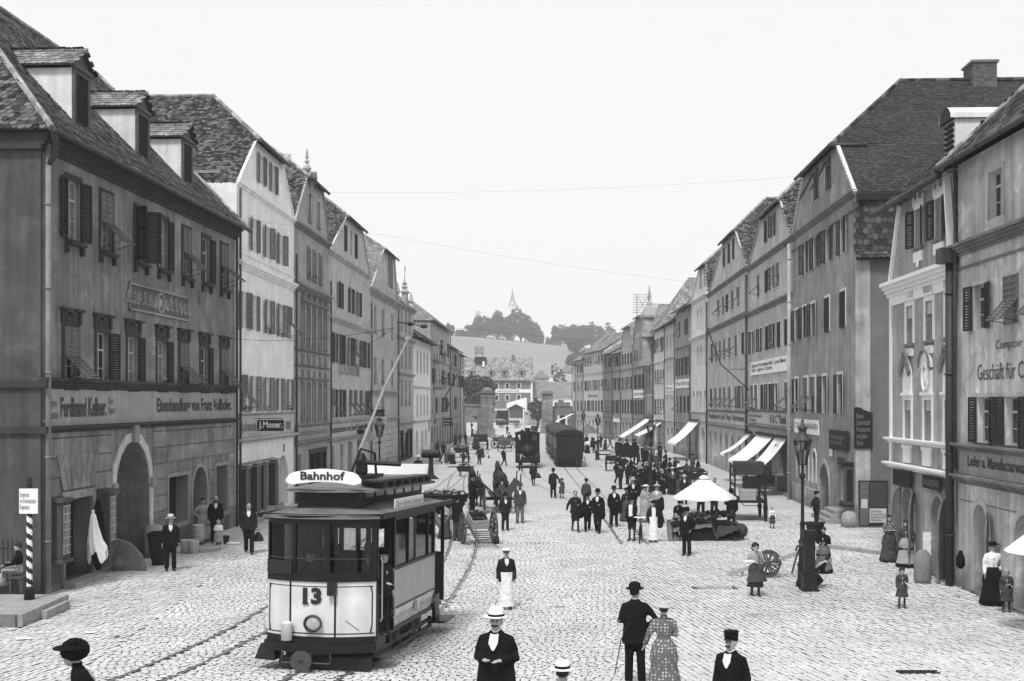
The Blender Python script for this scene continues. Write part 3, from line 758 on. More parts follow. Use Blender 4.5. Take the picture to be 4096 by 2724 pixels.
b=MB();b.b2((h.u(950),-.7,0),(h.u(1110),0,.2));b.b2((h.u(950),-.35,.2),(h.u(1110),0,.4));h.p('door_step',b,M_stone)
b=MB();u=h.u(1135);b.b2((u-.12,-.03,2.9),(u+.12,0,3.3));h.p('number_plate',b,P24)
h.pipe(.1,0,15);h.pipe(h.W,0,13.5)
_p=at(1082,1702,57.0)
sb=thing('signboard','black signboard reading J.Moser in white letters hung before the white house','sign',_p,0)
b=MB();b.b2((-.62,-.03,-.26),(.62,.03,.26));b.build('board',M_black,sb)
b=MB();b.bar((-.62,0,.33),(1.2-.62,0,.33),.03);b.bar((-.5,0,.26),(-.5,0,.33),.02);b.bar((.5,0,.26),(.5,0,.33),.02);b.bar((-.62,0,.33),(-1.6,0,.33),.03);b.build('bracket',M_iron,sb)
text('J.Moser.',sb,Matrix.Translation((-.54,-.034,-.2))@Matrix.Rotation(R_(90),4,'X'),1.1,.4,M_white,bold=.02)
# --- grey ornate house with finial
h=H3=House2('plaster_house','narrow grey house with pedimented windows and a tall finial on its gable, left row',LP(1176),LP(1315),P36,depth=14)
uL,uR=h.u(1225),h.W-h.u(1290)
DG=plaster(.2,.25)
for px in(1238,1273):h.win(h.u(px),15.9,17.4,.7,'n',sur=.16,surm=P42)
for px in(1234,1257,1280):h.win(h.u(px),12.6,14.2,.8,'n',sur=.14,surm=DG,flowers=px!=1280)
us=[h.u(x)for x in(1210,1233,1256,1279,1300)]
for i,u in enumerate(us):
 f=h.win(u,8.7,10.9,.85,'nffnn'[i]if False else 'n',sur=.12,surm=DG)
 b=MB();b.prism([(-.2,-.2,2.5),(1.05,-.2,2.5),(.42,-.2,2.95)],(0,.2,0));b.b2((-.25,-.24,2.4),(1.1,0,2.5));b.build('pediment',DG,f)
 f=h.win(u,4.5,6.6,.85,'n',sur=.12,surm=DG)
 b=MB();b.b2((u-.35,-.06,7.6),(u+.35,0,8.2));b.b2((u-.25,-.05,6.9),(u+.25,0,7.3));h.p('facade_panel',b,P24)
h.rect(h.u(1182),h.u(1206),.1,2.6,.4,M_dark);shopfront(h,h.u(1236),h.u(1305),2.75,3,M_black)
h.facade(gable_outline(h,15.2,uL,uR,18.2),P36);h.sides(15.2,15.2,rm=P24)
gable_roof(h,15.2,uL,uR,18.2,20.4,inset=2.6,lod=1,m=M_tile,right=False)
for z,hh,o in((15.0,.3,.25),(11.6,.4,.3),(8.3,.16,.14),(7.45,.12,.12),(6.75,.1,.1)):h.cornice(z,hh,o,DG,steps=3)
h.cornice(4.1,.12,.12,DG);h.cornice(3.1,.22,.2,DG)
b=MB();b.b2((.15,-.05,3.35),(h.W-.1,0,4.08));h.p('painted_band',b,BAND);h.text('Glaserhandlung von Joseph Ernst',.5,h.W-.8,3.48,3.95,MATS['letter_grey'],y=-.055)
b=MB();c=(h.u(1225)+h.u(1290))/2-1.2
b.b2((c-.35,-.1,17.4),(c+.35,.5,18.1));b.b2((c-.45,-.2,18.1),(c+.45,.6,18.25));b.lathe([(.2,18.25),(.14,18.5),(.1,18.7),(.2,18.8),(.25,18.95),(.18,19.1),(.08,19.2),(.14,19.35),(.05,19.5),(.1,19.6),(.02,20.1)],(c,.2,0),10);h.p('finial',b,P36)
b=MB();b.b2((c+.7,-.1,17.9),(c+1.2,.2,18.5));b.prism([(c+.6,-.15,18.5),(c+1.3,-.15,18.5),(c+1.15,-.15,18.85),(c+.95,-.15,18.95),(c+.75,-.15,18.85)],(0,.35,0));h.p('crest',b,P24)
h.pipe(.05,0,13)
# --- restaurant house
h=H4=House2('plaster_house','pale grey restaurant house lettered COLOSSEUM between its shuttered windows, left row',LP(1315),LP(1480),P50,depth=14)
uL,uR=h.u(1382),h.W-h.u(1447)
for px,p in((1381,'c'),(1405,'n'),(1423,'c')):h.win(h.u(px),15.6,17.3,.85,p,sill=False)
for px,p in((1358,'o'),(1402,'o'),(1432,'o')):h.win(h.u(px),11.6,13.3,.95,p,sill=False,lw=.55)
for px,p in zip((1330,1352,1374,1397,1421,1443,1466),'cocofoo'):h.win(h.u(px),8.0,9.9,.95,p,sill=False)
for px,p in zip((1330,1352,1376,1401,1421,1443,1466),'focfffo'):h.win(h.u(px),4.5,6.3,.95,p,sill=False)
for px in(1326,1361):h.rect(h.u(px),h.u(px+12),.9,2.7,.3,M_dark,name='shop_window')
for px in(1392,1428):h.rect(h.u(px),h.u(px+18),.1,2.8,.4,M_dark)
h.facade(gable_outline(h,14.9,uL,uR,17.9));h.sides(14.9,14.9)
gable_roof(h,14.9,uL,uR,17.9,20.2,inset=2.6,lod=1,m=M_tile,right=False)
h.cornice(14.7,.3,.2,P42,steps=3);h.cornice(10.6,.34,.25,P42,steps=3);h.cornice(4.1,.14,.14,P36);h.cornice(2.95,.2,.2,P36,steps=3)
b=MB();b.b2((.15,-.05,3.2),(h.W-.1,0,4.08));h.p('painted_band',b,BAND2);h.text('Restauration von Josef Vogelmüller',.5,h.W-1.2,3.38,3.95,M_ink2,y=-.055,bold=.02)
h.text('COLOSSEUM',h.u(1354),h.u(1436),h.z(1354,1497),h.z(1354,1448),mat('letter_grey2',.26,var=.3,scale=6),bold=.01)
h.pipe(.05,0,13);h.pipe(h.W,0,13)
chimney(h,(h.u(1486)-.4,2.6,16.8),(1.3,1.3,3.0),M_stoned)
# --- house with the round-headed gable window
h=H5=House2('plaster_house','grey house with one round headed window in its gable, left row',LP(1480),LP(1589),P42,depth=13,det=1)
uL,uR=h.u(1533),h.W-h.u(1577)
h.arch(h.u(1553),h.u(1568),15.2,18.0,.4,M_glass,name='gable_window',band=.2,bandm=P30)
for z0,z1 in((10.9,12.9),(7.0,8.9)):
 for px in(1500,1530,1568):h.win(h.u(px),z0,z1,.95,'n',sur=.12,surm=P36,flowers=px==1530)
h.win(h.u(1530),4.2,5.8,.95,'n',sur=.12,surm=P36)
for px in(1504,1548):h.rect(h.u(px),h.u(px+14),.1,2.8,.35,M_dark)
h.facade(gable_outline(h,14.0,uL,uR,17.9));h.sides(14.0,14.0)
gable_roof(h,14.0,uL,uR,17.9,19.8,inset=2.5,lod=1,m=M_tile3,right=False)
for z,hh,o in((13.7,.5,.45),(6.2,.2,.2),(5.95,.1,.1),(4.0,.15,.2)):h.cornice(z,hh,o,P36,steps=3)
b=MB()
for i in range(7):b.b2((.1,-.04,.2+i*.52),(h.W-.1,0,.2+i*.52+.47))
h.p('rusticated_course',b,P42,kind='stuff')
h.pipe(h.W-.1,0,13)
# --- ornate narrow house with pinnacles
h=H6=House2('plaster_house','tall narrow grey house crowned by stone pinnacles and a weather flag, left row',LP(1589),LP(1653),P42,depth=12,det=1)
for z0,z1 in((12.1,13.7),(8.7,10.5),(5.2,7.2)):
 for u in h.even(3,1.4):h.win(u,z0,z1,.9,'n',sur=.16,surm=P36,head=1)
shopfront(h,.9,h.W-.9,2.9,3,M_dark)
zt=14.4
h.facade([(0,0),(h.W,0),(h.W,zt),(0,zt)]);h.sides(zt,zt)
for z,hh,o in((14.1,.4,.4),(11.1,.3,.3),(7.9,.25,.25),(3.4,.25,.3)):h.cornice(z,hh,o,P36,steps=3)
b=MB()
for u in(.9,h.W-.9):b=MB();b.b2((u-.3,-.2,zt+.1),(u+.3,.4,zt+.5));b.lathe([(.25,zt+.5),(.1,zt+.7),(.24,zt+.9),(.18,zt+1.2),(.03,zt+1.8)],(u,.1,0),8);h.p('pinnacle',b,P36)
b=MB();c=h.W/2;b.b2((c-1.3,-.15,zt+.1),(c+1.3,.3,zt+.7));b.b2((c-.6,-.15,zt+.7),(c+.6,.3,zt+1.3));b.b2((c-.75,-.3,zt+1.3),(c+.75,.4,zt+1.42));b.lathe([(.36,zt+1.42),(.2,zt+1.65),(.3,zt+1.85),(.15,zt+2.0),(.24,zt+2.2),(.08,zt+2.4),(.03,zt+2.8)],(c,.1,0),8)
b.bar((c,.1,zt+2.7),(c,.1,zt+3.9),.05);b.b2((c,.08,zt+3.4),(c+.6,.12,zt+3.75));h.p('pinnacle',b,P36)
b=MB();b.poly([(0,0,zt),(h.W,0,zt),(h.W,12,zt),(0,12,zt)]);h.p('roof',b,M_tile)
h.pipe(.05,0,14)
# --- low white house
h=H7=House2('plaster_house','low white house with a dark overhanging tiled eave, left row',LP(1653),LP(1722),P78,depth=12,det=1)
for z0,z1 in((8.5,10.6),(3.6+.5,6.1)):
 for u,p in zip(h.even(4,1.8),'nnnn'):h.win(u,z0,z1,.85,p,sur=.1,surm=P50)
h.arch(2,4.2,.1,2.7,.4,M_woodd);h.rect(7,9,.1,2.5,.4,M_dark);h.rect(10.5,12.5,.7,2.5,.3,M_glass,name='shop_window')
ze=11.8
h.facade([(0,0),(h.W,0),(h.W,ze),(0,ze)]);h.sides(ze,ze)
eave_roof(h,ze,15.6,yr=5,hipL=4,hipR=3,over=.9,lod=1,m=M_tile)
h.cornice(6.9,.2,.2,P62);h.cornice(3.4,.15,.2,P50)
# --- taller houses beyond
def plain_house(label,A,B,wall,ze,rows,n,pats,roof='eave',zr=None,m=None,corn=(),band=None,ground='s',depth=12,w=.95,shm=None,surm=None,extra=None,lod=2,sur=None,txt=None,hipL=0,hipR=0,seed=0,gableT=None):
 h=House2('plaster_house',label,A,B,wall,depth=depth,det=1);rn=random.Random(seed)
 for i,(z0,z1)in enumerate(rows):
  nn=n[i]if isinstance(n,(list,tuple))else n
  pp=pats[i%len(pats)]
  for j,u in enumerate(h.even(nn,.35)):h.win(u,z0,z1,w,pp[j%len(pp)],sill=False,shm=shm,sur=sur,surm=surm)
 if 's' in ground:
  k=int(h.W/3.2)
  for j in range(k):
   u0=.5+(h.W-1)*j/k
   if rn.random()<.55:h.rect(u0+.2,u0+1.9,.12 if rn.random()<.5 else .8,2.65,.35,M_dark if rn.random()<.6 else M_glass,name='shop_window')
   else:h.arch(u0+.3,u0+1.9,.1,2.7,.4,M_woodd)
 if gableT:
  uL,uR,zt=gableT
  h.facade(gable_outline(h,ze,uL,uR,zt));h.sides(ze,ze)
  gable_roof(h,ze,uL,uR,zt,zr,inset=2.5,lod=lod,m=m or M_tile,left=A[0]<0,right=A[0]>0)
 else:
  h.facade([(0,0),(h.W,0),(h.W,ze),(0,ze)]);h.sides(ze,ze)
  if roof=='eave':eave_roof(h,ze,zr,yr=5.2,over=.4,lod=lod,m=m or M_tile,hipL=hipL,hipR=hipR,tw=.24,th=.22)
  elif roof=='front':
   W_=h.W;D=h.D;c=W_/2;mm=m or M_tile;ins=3.4
   plane_from(h,[(-.1,-.4,ze),(W_+.1,-.4,ze),(c,ins,zr)],mm,lod=lod,tw=.24,th=.22)
   if A[0]>0:plane_from(h,[(W_+.2,-.4,ze),(W_+.2,D,ze),(c,D,zr),(c,ins,zr)],mm,lod=lod,tw=.24,th=.22)
   else:plane_from(h,[(-.2,D,ze),(-.2,-.4,ze),(c,ins,zr),(c,D,zr)],mm,lod=lod,tw=.24,th=.22)
   b=MB();b.poly([(W_,0,ze),(W_,D,ze),(c,D,zr),(c,ins,zr)])if A[0]<0 else b.poly([(0,D,ze),(0,0,ze),(c,ins,zr),(c,D,zr)]);h.p('roof',b,mm)
   ridge(h,(c,ins,zr+.05),(c,D,zr+.05));ridge(h,(0,-.35,ze+.05),(c,ins,zr+.05));ridge(h,(W_,-.35,ze+.05),(c,ins,zr+.05));h.gutter(-.1,W_+.1,ze-.05,y=-.42)
 for z in corn:h.cornice(z,.2,.16,wall if wall not in(P78,)else P62,steps=2)
 if band:
  z0,z1,bm_=band;b=MB();b.b2((.3,-.05,z0),(h.W-.3,0,z1));h.p('painted_band',b,bm_)
  if txt:h.text(txt,.8,h.W-.8,z0+.15,z1-.15,M_ink,y=-.055)
 h.pipe(.05 if A[0]>0 else h.W-.05,0,ze-.2)
 return h
h=H8=plain_house('grey house with round balconies full of plants, left row',LP(1722),LP(1798),P36,14.6,[(4.2,6.0),(7.6,9.3),(11.2,13.0)],[6,6,5],['nonoon','onnono','nnono'],'front',zr=17.6,m=M_tile3,corn=(3.4,10.2),seed=3)
for z in(6.9,9.9):
 b=MB();b.lathe([(.9,z),(1.15,z+.12),(1.15,z+.25),(1.1,z+.25)],(4,-.2,0),12);bal=h.p('balcony',b,P30)
 b=MB()
 for i in range(13):
  a=math.pi+math.pi*i/12;b.bar((4+1.1*math.cos(a),-.2+1.1*math.sin(a),z+.25),(4+1.1*math.cos(a),-.2+1.1*math.sin(a),z+1.2),.03)
 b.build('railing',M_iron,bal);flower_box(bal,1.0)
 lf=[c_ for c_ in bal.children if c_.name.startswith('flower')]
 for c_ in lf:c_.location=(2.3,-.8,z+.7);c_.scale=(3.4,3,3.2)
h=H9=plain_house('grey house with small tiled eave, last but one of the left row',LP(1798),LP(1838),P30,12.6,[(4.4,6.2),(7.6,9.3),(10.4,12)],5,['nnonn','nonno'],'eave',zr=16.2,m=M_tile,corn=(3.4,9.9),hipL=3,seed=4)
h=H10=plain_house('pale grey house at the far end of the left row beside the gate',LP(1838),LP(1852),P42,12.2,[(4.4,6.2),(7.6,9.3),(10.2,11.6)],3,['nnn','ono'],'eave',zr=15.4,m=M_tile,corn=(3.4,9.8),hipR=3,hipL=2,seed=5)
# --- right row, far to near (A is the far, left hand end)
RB={3159:(15.8,68.5),2991:(16.5,85.0),2833:(17.4,107.9),2764:(17.5,118.8),2702:(17.35,129),2663:(17.2,136.3),2616:(17.05,146),2580:(16.7,152.8),2534:(16.1,161.4),2486:(15.4,171.4),2453:(14.7,177),2416:(13.9,184),2336:(11.8,199.9),2304:(10.9,207),2291:(10.5,210.5)}
h=HA=House2('plaster_house','big grey gabled house with long dark roof and tile hung side wall',(15.8,68.5),(15.07,53.3),P30,depth=15)
uL,uR,zt=h.u(3215),h.W-h.u(3350),17.55
WT=plaster(.62,.15)
for px,y0,y1 in((3262,800,700),(3311,760,660)):
 f=h.win(h.u(px),h.z(px,y0),h.z(px,y1),.95,'n',sur=.13,surm=WT,sill=False);
 o=obj('shutter',leaf_mesh(.5,1.5,2,M_shut),f,(.95,-.06,0),R_(15));
 o=obj('shutter',leaf_mesh(.95,1.5,2,M_shut),f);o.matrix_local=Matrix.Translation((.0,-.78,.05))@Matrix.Rotation(R_(-27),4,'X')
z0,z1=h.z(3377,1011),h.z(3377,872)
for px in(3226,3264,3314,3373):h.win(h.u(px),z0,z1,1.0,'o',sur=.12,surm=WT,sill=False,lw=.55)
z0,z1=h.z(3375,1310),h.z(3375,1165)
for px,p in zip((3187,3218,3253,3310,3373),'ooocc'):h.win(h.u(px),z0,z1,1.0,p,sur=.12,surm=WT,sill=False)
z0,z1=h.z(3363,1655),h.z(3363,1498)
for px,p in zip((3186,3224,3253,3298,3360),'offoo'):h.win(h.u(px),z0,z1,1.0,p,sur=.12,surm=WT,sill=False)
h.arch(h.u(3278),h.u(3318),.05,h.z(3298,1855),.7,M_woodd,band=.22,bandm=P36)
h.rect(h.u(3349),h.u(3378),.55,h.z(3362,1830),.4,M_woodd)
for px in(3190,3222,3252):h.arch(h.u(px),h.u(px+14),1.35,3.0,.3,M_glass,name='shop_window',band=.12,bandm=WT)
zb=h.z(3425,768)
h.facade(gable_outline(h,zb,uL,uR,zt));h.sides(zb,zb,rm=plaster(.15,.12))
W_=h.W
plane_from(h,[(W_-.05,-.02,zb),(W_-.05,h.D,zb),(W_-uR,h.D,zt),(W_-uR,-.02,zt)],M_tile2,tw=.2,th=.17,lod=0)
plane_from(h,[(W_-uR,-.25,zt),(W_-uR,h.D,zt),(W_/2-.1,h.D,21.5),(W_/2-.1,4.0,21.5)],M_tile2,tw=.2,th=.17,lod=0,ind=300)
plane_from(h,[(uL-.1,-.3,zt),(W_-uR+.1,-.3,zt),(W_/2-.1,4.0,21.5)],M_tile2,tw=.2,th=.17,lod=1)
b=MB();b.poly([(0,h.D,zb),(0,0,zb),(uL,0,zt),(uL,h.D,zt)]);b.poly([(uL,h.D,zt),(uL,-.25,zt),(W_/2-.1,4,21.5),(W_/2-.1,h.D,21.5)]);h.p('roof',b,M_tile2)
ridge(h,(W_-uR,-.25,zt+.05),(W_/2-.1,4.0,21.58),m=M_tile);ridge(h,(uL,-.25,zt+.05),(W_/2-.1,4.0,21.58),m=M_tile);ridge(h,(W_/2-.1,4,21.56),(W_/2-.1,h.D,21.56),m=M_tile)
h.gutter(uL-.2,W_-uR+.2,zt-.06,y=-.4);
b=MB();b.tube([(W_-uR+.2,-.4,zt-.06),(W_-uR+.25,1.3,zt-.06)],.09,8);h.p('gutter',b,M_gut,True)
b=MB();b.bar((W_+.02,-.03,zb),(W_-uR+.04,-.03,zt),.14,.16,up=(0,1,0));h.p('verge',b,WT);b=MB();b.bar((0,-.03,zb),(uL,-.03,zt),.1,.12,up=(0,1,0));h.p('verge',b,WT)
h.cornice(zb-.15,.3,.22,P24,steps=3);h.cornice(zb-.75,.08,.08,P24,steps=1)
plane_from(h,[(W_+.03,0.02,12.1),(W_+.03,6,12.1),(W_+.03,6,14.3),(W_+.03,0.02,14.3)],M_tile4,tw=.27,th=.24,lod=0)
b=MB();b.b2((W_,.02,14.3),(W_+.3,7,14.62));b.b2((W_,.0,11.75),(W_+.35,7,11.9));h.p('pent_board',b,M_woodd)
plane_from(h,[(W_+.45,.02,11.75),(W_+.45,6,11.75),(W_+.02,6,12.15),(W_+.02,.02,12.15)],M_tile4,tw=.27,th=.2,lod=0,backing=False)
b=MB();b.b2((W_,-.02,0),(W_+.04,.62,11.7));h.p('corner_strip',b,P36)
b=MB();b.b2((W_+.03,.0,0),(W_+.12,7,1.0));h.p('plinth',b,M_stoned)
b=MB();b.b2((0,-.08,0),(h.u(3270),0,1.0));h.p('plinth',b,P36)
b=MB();b.b2((h.u(3330),-1.0,0),(h.u(3392),0,.18));b.b2((h.u(3334),-.75,.18),(h.u(3388),0,.36));b.b2((h.u(3340),-.5,.36),(h.u(3384),0,.54));h.p('door_step',b,M_stone)
b=MB();u=h.u(3405);b.b2((u-.45,-.4,.95),(u+.45,0,2.7));sc_=h.p('show_case',b,M_wood);b=MB();b.b2((u-.52,-.48,2.7),(u+.52,0,2.82));b.b2((u-.5,-.46,.85),(u+.5,0,.95));b.b2((u+.45,-.3,1.1),(u+.47,-.05,2.5));b.build('show_case_trim',M_woodd,sc_);b=MB();b.b2((u-.33,-.42,1.1),(u+.33,-.40,2.5));b.build('pane',M_curt,sc_)
b=MB();b.lathe([(.36,0),(.38,.35),(.3,.6),(.12,.7)],(W_-.1,-.25,0),10);h.p('guard_stone',b,M_stone,True)
chimney(h,(h.W/2-.4,8.0,20.2),(1.5,1.15,2.1),M_brick,bricks=True)
h.pipe(.1,0,zb-.3,r=.11,out=.2,m=plaster(.42,.2))
h.board(h.u(3182),h.u(3280),h.z(3230,1735),h.z(3230,1678),M_white);h.text('COLONIALWAAREN',h.u(3186),h.u(3276),h.z(3230,1715),h.z(3230,1692),M_ink,y=-.08)
h.board(h.u(3328),h.u(3402),h.z(3362,1800),h.z(3362,1722),M_woodd,y=-.1);h.text('Schneider\ngeschäft',h.u(3336),h.u(3394),h.z(3362,1782),h.z(3362,1740),mat('letter_dull',.2,var=.2,scale=5),y=-.15)
h.board(h.u(3323),h.u(3334),2.9,3.35,M_white)
def side_board(h,x0,x1,z0,z1,m,o=.06,name='sign_board'):
 b=MB();b.b2((h.W+.01,x0,z0),(h.W+o,x1,z1));return h.p(name,b,m)
b=MB();P=[(0,0),(.8,0),(.8,1.55),(.72,1.6),(.45,1.68),(.3,1.78),(.12,1.82),(0,1.78)]
b.prism([(h.W+.05,-.1+x,3.45+z)for x,z in P],(.06,0,0));h.p('sign_board',b,M_woodd)
def side_text(h,s,x0,x1,z0,z1,m,o=.13):
 M=Matrix.Translation((h.W+o,x0,z0))@Matrix.Rotation(R_(90),4,'Z')@Matrix.Rotation(R_(90),4,'X');text(s,h.e,M,x1-x0,z1-z0,m)
side_text(h,'Brauerei\nGastwirthschaft\nFremdenzimmer\nzum goldnen\nOchsen',0,.6,3.6,5.0,MATS['letter_dull'])
side_board(h,.1,1.35,0.08,2.05,M_woodd,.15)
side_board(h,.14,.52,.12,2.0,plaster(.12,.1),.165,'bill');side_board(h,.56,1.28,.22,.84,mat('bill_paper',.5,var=.1),.165,'bill');side_board(h,.2,.46,.85,1.25,MATS['bill_paper'],.175,'bill');side_board(h,.56,1.3,.9,1.98,plaster(.05,.05),.165,'bill')
side_text(h,'Central\nTheater',.18,.5,1.5,1.9,MATS['letter_dull'],.175);side_text(h,'Fahrplan\nRegensburg\nStadtamhof\nWalhalla',.6,1.25,.28,.78,M_ink2,.175)
h=HB=House2('plaster_house','pale grey gabled house over the shop lettered H & C Thiele',RB[2991],RB[3159],P42,depth=14)
uL,uR,zt=h.u(3045),h.W-h.u(3124),h.z(3124,805)
zb=h.z(3161,962)
for px,p in((3065,'c'),(3094,'o')):h.win(h.u(px),h.z(3094,945),h.z(3094,858),.9,p,sur=.1,surm=P50,sill=False)
z0,z1=h.z(3113,1143),h.z(3113,1052)
for px,p in zip((3035,3067,3090,3113),'fcof'):h.win(h.u(px),z0,z1,.9,p,sur=.1,surm=P50,sill=False)
z0,z1=h.z(3148,1380),h.z(3148,1276)
for i,(px,p)in enumerate(zip((3010,3044,3070,3095,3118,3148),'oococc')):h.win(h.u(px),z0,z1,.95,p,sur=.1,surm=WT,sill=False,flowers=i in(1,3))
z0,z1=h.z(3148,1644),h.z(3148,1530)
for px,p in zip((3010,3026,3051,3078,3105,3148),'ffcoof'):h.win(h.u(px),z0,z1,.95,p,sur=.1,surm=WT,sill=False)
h.rect(h.u(3000),h.u(3025),.1,3.3,.6,M_dark);h.rect(h.u(3036),h.u(3100),.15,3.35,1.0,M_dark,name='shop_window');h.rect(h.u(3108),h.u(3152),.12,3.35,1.0,M_dark,name='doorway')
h.facade(gable_outline(h,zb,uL,uR,zt));h.sides(zb,zb)
gable_roof(h,zb,uL,uR,zt,zt+3.0,inset=2.8,lod=0,m=M_tile,left=False)
h.cornice(zb-.15,.3,.22,P24,steps=3);h.cornice(h.z(3159,1196),.3,.24,P24,steps=3);h.cornice(h.z(3150,1650),.14,.14,P24);h.cornice(h.z(3150,1722),.14,.2,P24)
zA,zB=h.z(3155,1482),h.z(3155,1420)
h.board(h.u(3006),h.u(3154),zA,zB,M_white);h.text('Cigarren-Versandgeschäft v. Josef Maier.\nTabak  Cigarren  Lotterie',h.u(3009),h.u(3151),zA+.15,zB-.12,M_ink2,y=-.075,bold=.01)
z0,z1=h.z(3152,1706),h.z(3152,1656)
b=MB();b.b2((.15,-.04,z0),(h.W-.1,0,z1));h.p('painted_band',b,BAND2);h.text('H & C Thiele',h.u(3082),h.u(3148),z0+.1,z1-.08,M_ink,y=-.045,bold=.03);h.text('Ausverkauf\nTuche',h.u(2998),h.u(3050),z0+.1,z1-.1,M_ink,y=-.045)
h.pipe(.05,0,zb-.3,r=.09)
b=MB();b.b2((h.u(2996),-.12,0),(h.u(3030),0,.95));h.p('plinth',b,P42)
for px in(3128,3137):
 u=h.u(px);b=MB();b.tube([(u,-.3,3.0),(u+.05,-.35,2.2),(u,-.3,1.2)],[.12,.25,.3],8);h.p('hanging_cloth',b,P36)
h=HC=House2('plaster_house','light grey gabled house lettered Joh. Nep. Herrmann with a long pole leaning out',RB[2833],RB[2991],P42,depth=14)
uL,uR,zt=h.u(2893),h.W-h.u(2944),h.z(2944,925);zb=h.z(2984,1078)
for px in(2898,2917,2936):h.win(h.u(px),h.z(2936,1035),h.z(2936,955),.9,'c',sur=.08,surm=P50,sill=False)
z0,z1=h.z(2953,1223),h.z(2953,1150)
for px,p in zip((2874,2893,2909,2930,2953),'ffcff'):h.win(h.u(px),z0,z1,.95,p,sill=False)
z0,z1=h.z(2948,1422),h.z(2948,1340)
for px,p in zip((2850,2866,2882,2899,2920,2945,2974),'cfffffc'):h.win(h.u(px),z0,z1,.95,p,sur=.08,surm=P50,sill=False)
z0,z1=h.z(2945,1632),h.z(2945,1546)
for px,p in zip((2847,2864,2882,2899,2920,2945,2968),'cfffffo'):h.win(h.u(px),z0,z1,.95,p,sur=.08,surm=P50,sill=False)
for i in range(6):h.arch(1.0+i*3.4,3.0+i*3.4,.9 if i%3 else .1,3.1,.4,M_glass if i%3 else M_woodd,name='shop_window',band=.15,bandm=P50)
h.facade(gable_outline(h,zb,uL,uR,zt));h.sides(zb,zb)
gable_roof(h,zb,uL,uR,zt,zt+3.0,inset=2.8,lod=0,m=M_tile,left=False)
h.cornice(zb-.15,.3,.22,P24,steps=3);h.cornice(h.z(2985,1268),.35,.26,P24,steps=3);h.cornice(h.z(2985,1652),.14,.14,P24);h.cornice(h.z(2985,1722),.14,.2,P24)
z0,z1=h.z(2978,1702),h.z(2978,1656)
b=MB();b.b2((.15,-.04,z0),(h.W-.3,0,z1));h.p('painted_band',b,BAND2);h.text('Handlung von Joh. Nep. Herrmann.',.8,h.W-1.2,z0+.12,z1-.1,M_ink,y=-.045,bold=.02)
h.pipe(.05,0,zb-.5,r=.08)
_o=HC
b=MB();u0=h.uz(3018,1505)[0]
pole0=Vector((h.W+1.0,-.1,h.z(2991,1560)));b.tube([tuple(pole0),(h.W-1.6,-1.7,8.2),(h.W-2.9,-2.5,10.9)],.045,8);b.bar((h.W-1.1,-1.2,7.8),(h.W-.6,0,7.8),.04);h.p('leaning_pole',b,M_iron)
h=HD=House2('plaster_house','white gabled house squeezed between greyer neighbours on the right side',RB[2764],RB[2833],P62,depth=13,det=1)
uL,uR,zt=h.u(2797),h.W-h.u(2826),h.z(2826,1058);zb=h.z(2845,1170)
for px in(2803,2820):h.win(h.u(px),h.z(2820,1145),h.z(2820,1080),.8,'n',sur=.14,surm=P42,sill=False)
for z0,z1 in((h.z(2825,1305),h.z(2825,1225)),(h.z(2825,1457),h.z(2825,1385))):
 for px in(2792,2805,2825):h.win(h.u(px),z0,z1,.85,'n',sur=.16,surm=P50,sill=False)
for px in(2776,2790,2803,2822):h.win(h.u(px),h.z(2822,1640),h.z(2822,1570),.85,'n',sur=.16,surm=P36,sill=False)
h.rect(2.5,5.0,.1,3.4,.6,M_dark);h.arch(6.6,9,.1,3.2,.5,M_dark)
h.facade(gable_outline(h,zb,uL,uR,zt));h.sides(zb,zb)
gable_roof(h,zb,uL,uR,zt,zt+2.4,inset=2.4,lod=1,m=M_tile,left=False)
h.cornice(zb-.15,.3,.25,P62,steps=3);h.cornice(h.z(2830,1345),.3,.3,P62,steps=3);h.cornice(h.z(2830,1655),.15,.2,P36);h.cornice(3.6,.15,.2,P36)
h.pipe(.05,0,11)
rows3=[(4.0,5.6),(7.3,8.9),(11.3,12.8)]
HE=plain_house('grey house with three closely shuttered windows beside the white gabled house',RB[2702],RB[2764],P30,14.9,[(4.4,6.1),(8.2,10.0),(12.2,13.8)],[4,4,2],['fccc','oooo','fo'],'eave',zr=18.5,corn=(3.3,11.0),band=(6.9,7.8,M_white),txt='Handlung',seed=11,lod=1,hipR=3)
HF=plain_house('narrow pale house with slim bare windows in the right row',RB[2663],RB[2702],P50,14.0,[(4.2,6.0),(7.6,9.4),(11.3,12.8)],[3,3,3],['nnn'],'eave',zr=17.5,corn=(3.3,10.2),band=(6.3,7.3,M_white),txt='Bier\nhalle',seed=12,lod=1)
HG=plain_house('white washed house with awning shutters under a huge mottled roof',RB[2616],RB[2663],P62,13.9,[(4.0,5.8),(7.5,9.2),(11.2,12.9)],[4,4,4],['cfff','ffff','offo'],'front',zr=19.8,m=M_tile3,corn=(3.3,10.0),seed=13,lod=1,depth=17)
h=HH=plain_house('narrow dark ornate house with a projecting bay and pointed window heads',RB[2580],RB[2616],P24,13.2,[(4.0,6.2),(7.4,9.6),(10.6,12.6)],[3,3,3],['nnn'],'eave',zr=15,corn=(3.3,9.9),sur=.2,surm=P42,seed=14,lod=1)
b=MB();c=h.W/2;b.b2((c-1.7,-1.1,9.9),(c+1.7,0,13.4));b.b2((c-2,-1.3,13.4),(c+2,0,13.9));b.b2((c-1.2,-.8,13.9),(c+1.2,.4,15.8));b.b2((c-1.5,-1,15.8),(c+1.5,.5,16.1));b.prism([(c-1.5,-1,16.1),(c+1.5,-1,16.1),(c,-.2,17.6)],(0,1.4,0));b.lathe([(.3,17.2),(.35,17.5),(.12,18),(.2,18.6),(.03,19.8)],(c,0,0),8);bay=h.p('oriel',b,P36)
